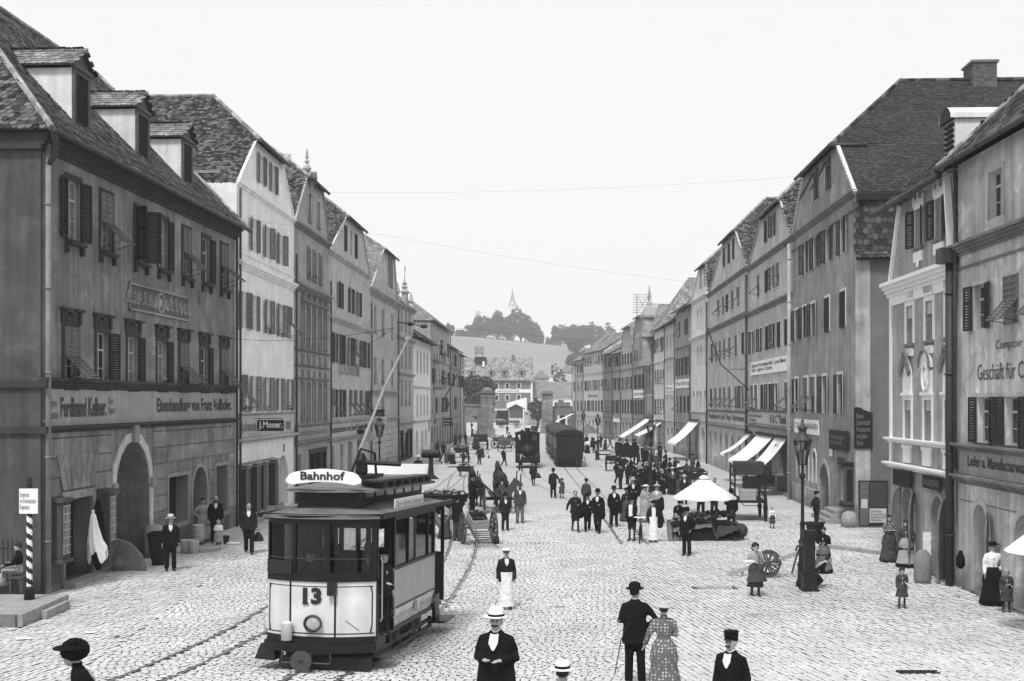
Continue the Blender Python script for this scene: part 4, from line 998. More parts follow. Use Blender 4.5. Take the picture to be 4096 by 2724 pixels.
b=MB();[b.b2((c-1.4+i*.95,-1.13,10.6),(c-.75+i*.95,-1.105,12.9))for i in range(3)];b.build('pane',M_glass,bay)
HI=plain_house('grey house with a lichen roof and tall gabled attic beside the ornate bay house',RB[2534],RB[2580],P30,9.9+3.4,[(3.9,5.7),(7.2,9.0),(10.8,12.2)],[4,4,4],['oooo','cocc','ffff'],gableT=(2.2,1.6,16.4),zr=18.0,m=M_tile3,corn=(3.3,9.9),band=(6.0,7.0,M_white),txt='Spezerei Laden',seed=15)
HJ=plain_house('grey gabled house with almost all shutters closed in the far right row',RB[2486],RB[2534],P36,12.9,[(3.9,5.8),(7.2,8.9),(10.6,12.1)],[4,4,4],['cccc','cfoc','cccc'],gableT=(2.2,2.0,15.6),zr=17.4,m=M_tile3,corn=(3.2,9.9),seed=16)
HK=plain_house('narrow grey house with a little tiled eave and a white board over its shop',RB[2453],RB[2486],P30,12.4,[(3.9,5.7),(7.2,8.9),(10.6,12)],[3,3,2],['oco','coc','fo'],'eave',zr=15.4,corn=(3.2,9.9),band=(2.6,3.2,M_white),seed=17,m=M_tile3)
HL=plain_house('darker narrow house with lichen spotted roof in the far right row',RB[2416],RB[2453],P24,12.6,[(3.9,5.7),(7.2,8.9),(10.6,12)],[3,3,3],['fff','off','cfo'],'eave',zr=15.8,corn=(3.2,9.9),seed=18,m=M_tile3)
HM=plain_house('wide pale house lettered along its middle with a row of small slanting shutters',RB[2336],RB[2416],P50,13.3,[(4.0,5.7),(7.3,8.9),(11.2,12.7)],[7,7,7],['ccocccc','coffoff','fffnnff'],'eave',zr=16.6,corn=(3.2,9.9),seed=19,m=M_tile3)
HM.text('Brauerstube',3.5,11.5,6.2,6.8,M_ink,y=-.01)
HN=plain_house('narrow grey house with one attic window near the end of the right row',RB[2304],RB[2336],P36,12.4,[(4.0,5.7),(7.3,8.9),(10.4,11.8)],[2,2,2],['cc','ff','co'],'eave',zr=17.2,corn=(3.2,9.9),seed=20,m=M_tile3,hipL=3,depth=15)
HO=plain_house('last sliver of pale house at the end of the right row',RB[2291],RB[2304],P50,11.8,[(4.0,5.7),(7.3,8.9)],[1,1],['f','c'],'eave',zr=13.6,corn=(3.2,),seed=21,m=M_tile3)
# --- house with white stucco trim
h=HW=House2('plaster_house','roughcast grey house with bright white stucco frames and pediments near the right edge',(13.57,43.6),(13.3,36.4),P36,depth=11)
W_=h.W
for(a,c_,y1,y0)in((3628,3652,1230,1366),(3704,3732,1204,1357),(3784,3817,1180,1348)):
 pc=(a+c_)/2;z1,z0=h.z(3800,1180),h.z(3800,1348)
 f=h.win(h.u(pc),z0,z1,.8,'n',sur=.14,surm=M_white,sill=P36)
 b=MB();b.b2((-.12,-.05,z1-z0+.2),(.92,0,z1-z0+.72));b.b2((-.18,-.1,z1-z0+.18),(.98,0,z1-z0+.25));b.build('stucco_panel',M_white,f);b=MB();b.b2((.0,-.05,-.42),(.8,0,-.16));b.build('stucco_panel',M_white,f)
 b=MB();b.b2((0,.05,z1-z0-.42),(.8,.07,z1-z0));b.build('blind',P50,f)
for i,(a,c_)in enumerate(((3620,3645),(3697,3728),(3778,3815))):
 z1,z0=h.z(3797,1600),h.z(3797,1775)
 f=h.win(h.u((a+c_)/2),z0,z1,.8,'n',sur=.14,surm=M_white,sill=P36);hh=z1-z0
 b=MB();b.b2((-.08,-.05,hh+.2),(.88,0,hh+.95));b.b2((-.16,-.12,hh+.16),(.96,0,hh+.25))
 if i==1:
  pts=[(.4+.5*math.cos(q),-.1,hh+1.05+.48*math.sin(q))for q in[k*math.pi/8 for k in range(9)]]
  b.prism(pts,(0,.1,0));b.tube([(.4+.3*math.cos(q),-.1,hh+.75+.42*math.sin(q))for q in[k*math.pi/6 for k in range(13)]],.05,5);b.ball((.4,-.08,hh+.75),(.14,.06,.26))
 else:b.prism([(-.08,-.08,hh+.95),(.88,-.08,hh+.95),(.4,-.08,hh+1.5)],(0,.08,0))
 b.build('pediment',M_white,f)
 b=MB()
 if i==1:b.tube([(.4+.58*math.cos(q),-.16,hh+1.05+.56*math.sin(q))for q in[k*math.pi/8 for k in range(9)]],.045,5)
 else:b.bar((-.2,-.14,hh+.9),(.4,-.14,hh+1.58),.3,.06,up=(0,1,0));b.bar((1.0,-.14,hh+.9),(.4,-.14,hh+1.58),.3,.06,up=(0,1,0))
 b.build('pediment_roof',P18,f)
 b=MB();b.b2((0,.05,hh-.35),(.8,.07,hh));b.build('blind',P50,f)
zt=h.z(3806,706);zb=h.z(3832,1066)
for px in(3676,3758):
 z0,z1=h.z(3758,950),h.z(3758,790)
 f=h.win(h.u(px),z0,z1,.85,'o',sur=.1,surm=M_white,sill=P36,lw=.5);hh=z1-z0
 b=MB();b.b2((-.14,-.06,hh+.12),(1.0,0,hh+.3));b.prism([(.3,-.06,hh+.3),(.56,-.06,hh+.3),(.43,-.06,hh+.62)],(0,.06,0));b.b2((-.14,-.06,hh+.3),(.02,0,hh+.42));b.b2((.84,-.06,hh+.3),(1.0,0,hh+.42));b.build('stucco_crest',M_white,f);b=MB();b.b2((-.05,-.06,-.5),(.9,0,-.17));b.ball((.43,-.05,-.55),(.14,.05,.16));b.build('stucco_drop',M_white,f)
h.arch(h.u(3611),h.u(3656),.1,h.z(3634,1945),.5,M_woodd,name='shop_door',band=.16,bandm=P36);h.arch(h.u(3727),h.u(3784),.1,h.z(3756,1986),.5,M_woodd,name='shop_door',band=.16,bandm=P36)
uL,uR=h.u(3600),W_-h.u(3806)
GW=P24
h.facade(gable_outline(h,zb,uL,uR,zt));h.sides(zb,zb)
b=MB();b.b2((.02,-.02,0),(W_-.02,-.003,h.z(3832,1912)));h.holes=h.holes
zl0,zl1,zl2,zl3=h.z(3832,1912),h.z(3832,1893),h.z(3832,1800),h.z(3832,1785)
h.cornice(zl0-.05,.2,.3,M_white,-.1,W_+.05,3);h.cornice(zl2,.18,.25,M_white,-.1,W_+.05,3);h.cornice(zb-.3,.5,.35,M_white,-.2,W_+.05,4);
b=MB()
b.b2((0,-.05,zl1),(.25,0,zb-.3));b.b2((W_-.25,-.05,zl1),(W_,0,zb-.3));b.b2((.25,-.05,zb-.62),(W_-.25,0,zb-.3))
h.p('corner_strip',b,M_white)
for px in(3632,3712,3797):
 u=h.u(px);b=MB();b.b2((u-.42,-.07,zl1+.06),(u+.42,0,zl2-.02));b.b2((u-.5,-.09,zl2-.14),(u+.5,0,zl2-.02));h.p('stucco_panel',b,M_white)
b=MB();b.bar((.08,-.05,zb+.2),(uL+.08,-.05,zt),.2,.1,up=(0,1,0));h.p('verge',b,M_white);b=MB();b.bar((W_-.08,-.12,zb+.2),(W_-uR-.08,-.12,zt),.12,.2,up=(0,1,0));h.p('verge',b,M_white)
plane_from(h,[(-.5,-.4,zt+.05),(W_-.05,-.4,zt+.05),(W_-.05,3.2,zt+3.1),(1.2,3.2,zt+3.1)],M_tile,tw=.2,th=.18,lod=1)
b=MB();b.poly([(0,10,zt),(W_,10,zt),(W_-.05,3.2,zt+3.1),(1.2,3.2,zt+3.1)]);b.poly([(uL,0,zt),(0,0,zb),(0,11,zb),(uL,11,zt)]);h.p('roof',b,M_tile)
plane_from(h,[(W_,.16,zb),(W_,6,zb),(W_-uR,6,zt),(W_-uR,.16,zt)],M_tile4,tw=.26,th=.22,lod=0)
h.gutter(-.55,W_-.2,zt-.02,y=-.48,r=.1)
h.pipe(W_+.08,0,zb+.1,r=.13,out=.22,m=mat('pipe_dark',.035,rough=.5,var=.2));b=MB();b.b2((W_-.2,-.55,zb+.1),(W_+.35,-.05,zb+.55));h.p('rain_head',b,MATS['pipe_dark'])
u=W_-2.0;b=MB();b.b2((u,.3,zt+.4),(u+1.0,2.4,zt+1.9));dm=h.p('dormer',b,plaster(.72,.1))
b=MB();b.loft([[(u+.5+.6*math.cos(q),y,zt+1.9+.42*math.sin(q))for q in[k*math.pi/8 for k in range(9)]]for y in(.12,2.9)],close=False);b.build('dormer_roof',plaster(.6,.1),dm)
b=MB();[b.box((u+.5,.27,zt+.55+i*.17),(.8,.03,.13),rot=Matrix.Rotation(R_(35),3,'X'))for i in range(8)];b.prism([(u-.08,.13,zt+1.88),(u+1.08,.13,zt+1.88),(u+.9,.13,zt+2.2),(u+.5,.13,zt+2.33),(u+.1,.13,zt+2.2)],(0,.15,0));b.build('louvre',M_shut,dm)
h.board(h.u(3593),h.u(3662),h.z(3627,1945),h.z(3627,1882),M_woodd,y=-.15);h.board(h.u(3713),h.u(3788),h.z(3750,1958),h.z(3750,1905),M_woodd,y=-.15);h.text('WACHSZIEHER',h.u(3718),h.u(3783),h.z(3750,1945),h.z(3750,1920),MATS['letter_dull'],y=-.2)
def iron_leaf(h,u,z1,w,ang,m,bar=True):
 """arched-top wooden door leaf folded back from its opening"""
 b=MB();P=[(0,0),(w,0),(w,z1*.72),(w*.8,z1*.86),(w*.45,z1*.96),(0,z1)]
 b.prism([(x,0,z)for x,z in P],(0,.05,0));b.b2((0,-.03,z1*.66),(w,0,z1*.7));b.b2((0,-.03,z1*.2),(w,0,z1*.24))
 o=b.build('door_leaf',m,h.e,loc=(u,-.05,.1),rz=ang);return o
GL=mat('door_leaf_grey',.15,var=.35,scale=2,fine=.2,streak=.2)
iron_leaf(h,h.u(3611),2.45,.62,R_(-168),GL);iron_leaf(h,h.u(3658),2.4,.62,R_(-30),GL);iron_leaf(h,h.u(3786),2.45,.8,R_(-34),GL)
# --- house at the right edge
h=HR=House2('plaster_house','weathered pale house at the right edge with faded wall lettering and Manufacturwaaren band',(13.28,36.2),(12.9,21.0),P36,depth=12)
ze=h.z(3860,645);W_=h.W
f=h.win(h.uz(3985,0)[0],h.z(3985,868),h.z(3985,680),1.0,'n',sur=.1,surm=P50,sill=False)
h.win(h.u(4075)+1.2,h.z(3985,868),h.z(3985,680),1.0,'n',sill=False)
z0,z1=h.z(3920,1318),h.z(3920,1138)
us=[h.u(3921),h.u(4050),h.u(4050)+2.1]
for u,p in zip(us,'off'):h.win(u,z0,z1,1.0,p,sur=.1,surm=P50,sill=False)
z0,z1=h.z(3935,1772),h.z(3935,1588)
for u,p in zip((h.u(3938),h.u(4052),h.u(4052)+2.2),'ooo'):h.win(u,z0,z1,1.0,p,sur=.1,surm=P50,sill=P24)
h.arch(h.u(3898),h.u(3952),.1,h.z(3925,2018),.5,M_woodd,name='shop_door',band=.2,bandm=P42);h.arch(h.u(4062),h.u(4062)+1.4,.1,h.z(3925,2018),.5,M_woodd,name='shop_door',band=.2,bandm=P42)
h.facade([(0,0),(W_,0),(W_,ze),(0,ze)],plaster(.56,.42));h.sides(ze,ze)
eave_roof(h,ze,ze+6.5,yr=6,hipL=5.5,over=.45,lod=0,m=M_tile,tw=.22,th=.22)
h.cornice(h.z(3850,1022),.34,.3,P24,-.05,W_,4);h.cornice(h.z(3850,1060)-.12,.06,.06,P24,0,W_,1)
zA,zB=h.z(3860,1895),h.z(3860,1800)
h.cornice(zB,.2,.25,P24,0,W_,3);h.cornice(zA-.24,.22,.28,P24,0,W_,3)
b=MB();b.b2((.25,-.04,zA),(W_,0,zB));h.p('painted_band',b,plaster(.3,.15));h.text('Leder u. Manufacturwaaren-Handlung',h.u(3878),h.u(3878)+6.6,zA+.16,zB-.12,M_ink,y=-.045,bold=.02)
h.text('Comptoir u. Depot',h.u(3985),h.u(3985)+3.6,h.z(4000,1408),h.z(4000,1360),M_ink,y=-.008);h.text('Geschäft für Colonial-',h.u(3912),h.u(3912)+5,h.z(3950,1520),h.z(3950,1455),M_ink,y=-.008)
for i in range(3):h.cornice(2.6+i*.5,.03,.02,P18,.2,W_,1,name='joint')
iron_leaf(h,h.u(3953),2.35,.7,R_(-24),GL)
h.pipe(.15,3.5,ze-.2,r=.05)
# --- ground
M_sett=mat('sett_stone',.53,rough=.8,var=.17,scale=.42,island=.10,fine=.10,bump=.35,bscale=25,fscale=14)
M_bed=mat('sett_bed',.28,var=.97,scale=1.6,fine=.6,fscale=7)
def street_material():
 m=mat('street_surface',.47,rough=.9,var=.12,scale=.25,fine=.1,fscale=9)
 nt=m.node_tree;b=nt.nodes['Principled BSDF'];L=nt.links.new
 src=b.inputs['Base Color'].links[0].from_socket
 tc=_n(nt,'ShaderNodeTexCoord');mp=_n(nt,'ShaderNodeMapping');mp.inputs['Scale'].default_value=(5.2,6.8,1)
 L(tc.outputs['Object'],mp.inputs[0]);vo=_n(nt,'ShaderNodeTexVoronoi',feature='DISTANCE_TO_EDGE');vo.inputs['Scale'].default_value=1;vo.inputs['Randomness'].default_value=.55
 L(mp.outputs[0],vo.inputs['Vector'])
 no=_n(nt,'ShaderNodeTexNoise');no.inputs['Scale'].default_value=2.4;L(tc.outputs['Object'],no.inputs['Vector'])
 a=_n(nt,'ShaderNodeMapRange');a.inputs[1].default_value=.0;a.inputs[2].default_value=.09;a.inputs[3].default_value=.55;a.inputs[4].default_value=1.03
 L(vo.outputs['Distance'],a.inputs[0])
 x=_n(nt,'ShaderNodeMath',operation='MULTIPLY');L(src,x.inputs[0]);L(a.outputs[0],x.inputs[1]);L(x.outputs[0],b.inputs['Base Color'])
 bp=_n(nt,'ShaderNodeBump');bp.inputs['Strength'].default_value=.4;bp.inputs['Distance'].default_value=.02;L(a.outputs[0],bp.inputs['Height']);L(bp.outputs[0],b.inputs['Normal'])
 return m
YS=62.0
def ground_sheet():
 b=MB();ys=[4+i*1.0 for i in range(28)]+[33,40,50,YS-.5,YS,90,130,200,320];xs=[-40,-20,-10,0,10,20,40]
 V=[(x,y,gz(x,y)-(.035 if y<YS-.2 else 0))for y in ys for x in xs];n=len(xs)
 F=[(i*n+j,i*n+j+1,(i+1)*n+j+1,(i+1)*n+j)for i in range(len(ys)-1)for j in range(n-1)]
 near=[f for f in F if V[f[2]][1]<=YS-.4];far=[f for f in F if V[f[2]][1]>YS-.4]
 b.add(V,near);b.build('street_bed',M_bed,kind='structure')
 b=MB();b.add(V,far);b.build('street',street_material(),kind='structure')
 b=MB();b.add([(-3000,-200,-.06),(3000,-200,-.06),(3000,6000,-.06),(-3000,6000,-.06)],[(0,1,2,3)]);
 b.build('ground',mat('far_ground',.22,var=.2,scale=.05),kind='structure')
ground_sheet()
def smooth_path(P,n=10):
 P=[Vector(p)for p in P];out=[]
 for i in range(len(P)-1):
  p0,p1,p2,p3=P[max(i-1,0)],P[i],P[i+1],P[min(i+2,len(P)-1)]
  for k in range(n):
   t=k/n;out.append(.5*((2*p1)+(p2-p0)*t+(2*p0-5*p1+4*p2-p3)*t*t+(3*p1-p0-3*p2+p3)*t**3))
 out.append(P[-1]);return out
T_LEFT=smooth_path([(-7.6,19),(-7.05,23),(-6.35,29),(-5.9,36),(-5.5,46),(-5.0,60),(-4.5,75),(-4.0,92),(-3.2,130),(-2.4,190)])
T_TRAM=smooth_path([(-4.9,15),(-4.25,20),(-3.55,24.4),(-2.85,28.4),(-2.3,33),(-2.0,38),(-1.85,44),(-2.05,52),(-2.8,64),(-3.7,80),(-4.0,92)])
T_TRAIN=smooth_path([(4.75,47),(4.8,52),(4.85,60),(4.85,100),(4.85,150),(4.7,200)])
T_LOCO=smooth_path([(4.8,58),(3.2,72),(1.9,84),(1.3,97),(1.3,120),(1.6,150),(2.6,200)])
RAILS=[]
for P in(T_LEFT,T_TRAM,T_TRAIN,T_LOCO):
 for sgn in(-.5,.5):
  L=[]
  for i,p in enumerate(P):
   t=(P[min(i+1,len(P)-1)]-P[max(i-1,0)]).normalized();L.append((p.x-t.y*sgn,p.y+t.x*sgn))
  RAILS.append(L)
M_rail=mat('rail_steel',.30,rough=.4,var=.3,scale=2,metal=.6)
M_groove=mat('rail_groove',.07,var=.3,scale=5)
def strip(L,o0,o1,dz,name,m):
 b=MB();V=[]
 for i,(x,y)in enumerate(L):
  a,c=L[max(i-1,0)],L[min(i+1,len(L)-1)];t=Vector((c[0]-a[0],c[1]-a[1])).normalized()
  for o in(o0,o1):V.append((x-t.y*o,y+t.x*o,gz(x,y)+dz))
 b.add(V,[(2*i,2*i+1,2*i+3,2*i+2)for i in range(len(L)-1)]);return b.build(name,m,kind='structure')
for L in RAILS:
 strip(L,-.05,.012,.004,'rail',M_rail);strip(L,.012,.042,.003,'rail_groove',M_groove)
def near_rail(x,y):
 for L in RAILS:
  if y<L[0][1]or y>L[-1][1]:continue
  lo,hi=0,len(L)-1
  while hi-lo>1:
   m=(lo+hi)//2
   if L[m][1]<=y:lo=m
   else:hi=m
  k=(y-L[lo][1])/max(1e-6,L[hi][1]-L[lo][1]);
  if abs(L[lo][0]+(L[hi][0]-L[lo][0])*k-x)<.075:return True
 return False
SLABS=[]
def zone(x,y):
 bx=1.9+.105*(y-22)if y<45 else 4.3+.02*(y-45)
 if x>bx+.25:return 1
 xl=-8.6-.06*(y-24)if y>24 else-8.6
 if x<xl:return 2
 return 0
ZONES={0:(R_(2),.165,.115),1:(R_(97),.18,.145),2:(R_(83),.18,.14)}
def band_slab(x,y):return False
def setts():
 mats=[]
 GP={0:(.85,.96,.94,1.0),1:(.94,1.0,.86,.96),2:(.9,.98,.88,.98)}
 def lim(y):return(-13.45+.055*(y-34.6)if y>34 else-15.5),(13.3 if y<44 else 16.5)
 for z,(ang,sx,sy)in ZONES.items():
  c,s=math.cos(ang),math.sin(ang)
  R=75;nj=int(R*2/sy);
  for j in range(nj):
   v=-R+j*sy;off=sx*.5 if j%2 else 0;off+=rng.uniform(-.05,.05);sxj=sx*rng.uniform(.9,1.12)
   us=np.arange(-R,R,sxj)+off
   X=us*c-v*s;Y=us*s+v*c+38
   wav=np.sin(X*.7+z)*.045+np.sin(Y*.5+X*.23)*.04+np.sin(X*2.3+Y)*.012
   Y=Y+wav
   ok=(Y>14.5)&(Y<YS)&(np.abs(X)<Y*.437+2.2)
   for x,y in zip(X[ok],Y[ok]):
    if zone(x,y)!=z:continue
    a,b_=lim(y)
    if x<a or x>b_ or near_rail(x,y)or band_slab(x,y):continue
    if any(p[0]<x<p[1]and p[2]<y<p[3]for p in SLABS):continue
    q=ang+rng.uniform(-.07,.07);a_,b2_,c_,d_=GP[z];kx=sxj*rng.uniform(a_,b2_);ky=sy*rng.uniform(c_,d_)
    cq,sq=math.cos(q),math.sin(q);tx,ty=rng.uniform(-.035,.035,2);sl=-.005*(33-y)if y<33 else 0
    h=rng.uniform(-.009,.007)
    mats.append(((cq*kx,-sq*ky,0,x+rng.uniform(-.008,.008)),(sq*kx,cq*ky,0,y+rng.uniform(-.006,.006)),(tx*kx,(ty+sl)*ky,1,gz(x,y)+h)))
 return mats
V_SETT=[(-.5,-.5,-.035),(.5,-.5,-.035),(.5,.5,-.035),(-.5,.5,-.035),(-.47,-.46,-.008),(.47,-.46,-.008),(.47,.46,-.008),(-.47,.46,-.008),(-.33,-.3,.0),(.33,-.3,.0),(.33,.3,.0),(-.33,.3,.0)]
F_SETT=[(0,1,5,4),(1,2,6,5),(2,3,7,6),(3,0,4,7),(4,5,9,8),(5,6,10,9),(6,7,11,10),(7,4,8,11),(8,9,10,11)]
F_SETT2=[(4,5,9,8),(5,6,10,9),(6,7,11,10),(7,4,8,11),(8,9,10,11)]
SLABS+=[(-16,-11.9,29.5,32.7)]
def g2(px,py):p=g(px,py);return p
S_=setts()
paving=obj('sett_paving',None,kind='structure')
S_.sort(key=lambda a:(a[1][3]>24.5,a[1][3]))
nearS=[i for i,a in enumerate(S_)if abs(a[0][3])<a[1][3]*.42 and a[1][3]>20.8 and a[0][3]>2.5][:300];ns=set(nearS)
b=MB();b.add(V_SETT,F_SETT);me=b.mesh('sett',M_sett)
for i in nearS:
 a=S_[i];o=obj('sett',me,paving);o.matrix_local=Matrix((a[0],a[1],a[2],(0,0,0,1)))
b=MB();b.stamp(V_SETT,F_SETT2,[a for i,a in enumerate(S_)if i not in ns]);b.build('setts',M_sett,paving,kind='stuff')
b=MB();me=None;slab_m=mat('gutter_slab',.62,var=.12,scale=1.5,fine=.15,bump=.3)
y=24.2;
while y<0:
 c=9.3+(y-30)*.26;L=rng.uniform(.5,.75);a=math.atan(.26)
 for k in(-.24,.24):
  b=MB();b.box((0,0,-.02),(.45,L-.025,.05),taper=.96);
  o=b.build('paving_slab',slab_m,paving,loc=(c+k+.13*L,y+L/2,gz(c,y+L/2)+.002),rz=-a)
  o.rotation_euler=(-.005*(33-y)if y<33 else 0,0,-a)
 y+=L
kb=obj('pavement_kerb',None,kind='structure')
p0,p1=g(3322,2192),g(3560,2222)
for i in range(4):
 a=p0.lerp(p1,i/4);c=p0.lerp(p1,(i+.985)/4);b=MB();b.bar((a.x,a.y,.04),(c.x,c.y,.04),.3,.16);b.build('kerb_stone',M_stone,kb)
gr=thing('drain_grate','long iron drain grating in the setts near the bottom right corner','grating',g(3672,2690))
b=MB();[b.box((-.36+i*.075,0,.012),(.035,.16,.02))for i in range(10)];b.box((0,.09,.012),(.8,.03,.03));b.box((0,-.09,.012),(.8,.03,.03));b.build('grate_bars',M_iron,gr)
gr2=thing('drain_grate','pale slotted drain cover in the middle of the street below the handcart','grating',g(2152,2172))
b=MB();[b.box((-.42+i*.105,0,.004),(.045,.3,.02))for i in range(9)];b.build('grate_bars',M_irong,gr2)
c=g(2858,2352);cv=thing('manhole_cover','long stone cover slab with grooved ends beside the girl with the bowl','cover',c,0)
b=MB();b.box((0,0,.005),(1.0,.42,.03));b.build('cover_slab',M_stone,cv);b=MB();[b.box((s*(.56+k*.07),0,.005),(.04,.42,.035))for s in(-1,1)for k in range(2)];b.build('cover_grip',M_irong,cv)
c=g(70,2480);ld=thing('stone_platform','low stone landing with worn top at the bottom left under the striped pole','platform',(-13.9,30.2,gz(0,30.2)))
b=MB()
b.box((.3,.9,.16),(3.4,3.1,.30));b.box((2.08,1.3,.10),(.16,1.6,.20));b.build('platform_top',M_stone,ld)
for i in range(4):
 b=MB();b.box((-1.0+i*.82,-.68,.15),(.80,.12,.32));b.build('kerb_stone',M_stoned,ld)
def litter(px,py,w,d,label,m=M_white,seed=0):
 rn=random.Random(seed);b=MB();n=9
 ring=[(w*(.5+rn.uniform(-.12,.1))*math.cos(2*math.pi*k/n),d*(.5+rn.uniform(-.15,.1))*math.sin(2*math.pi*k/n),rn.uniform(.01,.035))for k in range(n)]
 b.add(ring+[(0,0,.03)],[(k,(k+1)%n,n)for k in range(n)]);p=g(px,py)
 o=b.build('litter',m,loc=p,label=label,category='litter',group=GROUPS['litter']);return o
litter(95,2556,.42,.3,'flat sheet of white paper lying on the setts before the stone landing')
litter(360,2532,.3,.22,'crumpled pale paper behind the hurrying figure in the dark bonnet')
litter(470,2548,.26,.14,'dark scrap of rubbish right of the hurrying figure',M_stoned,3)
litter(2120,2400,.24,.1,'small dark dung heap right of the boy in the white apron',M_woodd,4)
litter(2225,2430,.5,.06,'thin line of straw on the setts in the middle foreground',M_stoned,5)
litter(2870,2182,.12,.1,'small dark clod on the setts before the market stall',M_woodd,6)
litter(2404,1868,.5,.3,'dark dung on the road beside the right rails',M_woodd,7)
litter(2262,1952,.3,.12,'straw wisps on the road between the rails and the bowler hatted man',M_stoned,8)
litter(1975,1890,.9,.2,'scattered straw on the road before the walking man in the centre',M_stoned,9)
# --- far end: gate, yard, brewery, hill
def SX(px,d):return(px-CX)/FPX*d
def SZ(py,d):return EYE-(py-HY)/FPX*d
def gate_pillar(x,d,w,hgt,label):
 t=thing('gate_pillar',label,'pillar',(x,d,0));st=mat('gate_stone',.20,var=.35,scale=1.2,fine=.2,bump=.5,bscale=6,streak=.2,island=.25)
 rows=int(hgt*.78/.55)
 b=MB();b.box((0,0,.65),(w*1.25,w*1.25,1.3));b.build('base_block',st,t)
 for j in range(rows):
  z=1.3+j*.55
  for i in range(2):
   b=MB();s=-1 if i==0 else 1;k=.1 if j%2 else-.1
   x0,x1=(-w/2,k*w)if i==0 else(k*w,w/2)
   b.box(((x0+x1)/2,0,z+.27),(x1-x0-.03,w,.52));b.build('stone_block',st,t)
 zt=1.3+rows*.55
 b=MB();b.box((0,0,zt+.12),(w*1.1,w*1.1,.22));b.box((0,0,zt+.42),(w*.92,w*.92,.4));b.box((0,0,zt+.72),(w*1.3,w*1.3,.2));b.box((0,0,zt+.95),(w*.85,w*.85,.3));b.box((0,0,zt+1.3),(w*.8,w*.8,.4),taper=.4);b.build('cap',st,t)
 return t
MG=lambda:MATS['gate_stone']
gate_pillar(SX(1948,190),190,2.0,6.5,'tall weathered stone gate pillar in front of the round tree, left of the two')
gate_pillar(SX(2189,212),212,1.9,6.6,'tall weathered stone gate pillar behind the carriages, right of the two')
w=thing('gate_wall','stone wall with a passage opening between the left houses and the gate pillar','wall',(0,190.5,0))
b=MB();xa,xb,xo0,xo1=SX(1835,190),SX(1925,190),SX(1864,190),SX(1908,190);zt,zo=SZ(1624,190),SZ(1665,190)
b.b2((xa,0,0),(xo0,1,zt));b.b2((xo1,0,0),(xb,1,zt));b.b2((xo0,0,zo),(xo1,1,zt));b.b2((xa,-.15,zt),(xb,1.15,zt+.3));b.build('wall',MG(),w)
w=thing('gate_wall','stone wall right of the right gate pillar behind the carriage roofs','wall',(0,212.5,0))
b=MB();xa,xb=SX(2205,212),SX(2296,212);zt=SZ(1625,212);b.b2((xa,0,0),(xb,1,zt));b.b2((xa+.6,-.2,zt),(xb-.6,1.2,zt+.7));b.b2(((xa+xb)/2-.7,.1,zt+.7),((xa+xb)/2+.2,.9,zt+1.1));b.build('wall',MG(),w)
b=MB();b.b2((SX(2230,212),-.1,1.2),(SX(2238,212),0,3.1));b.b2((SX(2262,212),-.1,1.2),(SX(2270,212),0,3.1));b.build('poster_strip',M_white,w);b=MB();b.b2((SX(2242,212),-.05,1.2),(SX(2262,212),0,3.1));b.build('doorway',M_dark,w)
DB=285
t=thing('yard_shed','boarded gabled shed beyond the gate with a pale lower wall','shed',(0,DB,0))
xa,xb=SX(2037,DB),SX(2092,DB);zb,ze,zr=SZ(1672,DB),SZ(1634,DB),SZ(1620,DB);xm=(xa+xb)/2
b=MB();b.b2((xa,0,0),(xb,4,zb));b.build('lower_wall',plaster(.5),t)
b=MB();b.prism([(xa,-.02,zb),(xb,-.02,zb),(xb,-.02,ze),(xm,-.02,zr),(xa,-.02,ze)],(0,4,0));b.build('boarding',M_wood,t)
b=MB();b.bar((xa-.5,1.8,ze-.15),(xm,1.8,zr+.1),.18,4.6,up=(0,1,0));b.bar((xb+.5,1.8,ze-.15),(xm,1.8,zr+.1),.18,4.6,up=(0,1,0));b.lathe([(.1,0),(.03,.5)],(xm,-.2,zr),6);b.build('roof',M_roofu,t)
t=thing('open_barn','open fronted barn with pale flat roof edge left of the boarded shed','barn',(0,DB+3,0));xa,xb=SX(1978,DB),SX(2040,DB)
b=MB();b.b2((xa,0,SZ(1642,DB)),(xb,5,SZ(1636,DB)));b.build('roof',plaster(.6),t);b=MB();b.b2((xa+.5,4,0),(xb-.3,5,SZ(1642,DB)));b.b2((xa+.3,0,0),(xa+.8,5,2.4));b.build('wall',M_woodd,t)
t=thing('yard_wall','tall bright sloping wall standing behind the boarded shed','wall',(0,DB+12,0));D_=DB+12
b=MB();b.prism([(SX(2027,D_),0,0),(SX(2107,D_),0,0),(SX(2107,D_),0,SZ(1592,D_)),(SX(2102,D_),0,SZ(1591,D_)),(SX(2027,D_),0,SZ(1612,D_))],(0,.5,0));b.build('wall',plaster(.8,.1),t)
t=thing('yard_wall','brick yard wall with pale coping and a dark doorway right of the shed','wall',(0,DB,0))
b=MB();b.b2((SX(2097,DB),0,0),(SX(2168,DB),.5,SZ(1648,DB)));b.build('wall',MG(),t);b=MB();b.b2((SX(2094,DB),-.1,SZ(1648,DB)),(SX(2170,DB),.6,SZ(1641,DB)));b.build('coping',plaster(.6),t)
DW=330
t=thing('far_house','long two storey house with a pale mottled roof and four dormers beyond the gate','house',(0,DW,0))
xa,xb=SX(1700,DW),SX(2130,DW);ze,zr=SZ(1522,DW),SZ(1428,DW)
b=MB();b.b2((xa,0,0),(xb,10,ze));b.build('wall',plaster(.16,.1),t)
b=MB();b.b2((xa,-.12,SZ(1571,DW)),(xb,0,SZ(1557,DW)));b.b2((SX(2123,DW),-.15,0),(xb,0,ze));b.build('white_band',plaster(.75,.1),t)
text('BAHNHOFWIRTSCHAFT',t,Matrix.Translation((SX(1990,DW),-.15,SZ(1568,DW)))@Matrix.Rotation(R_(90),4,'X'),6,.5,M_ink)
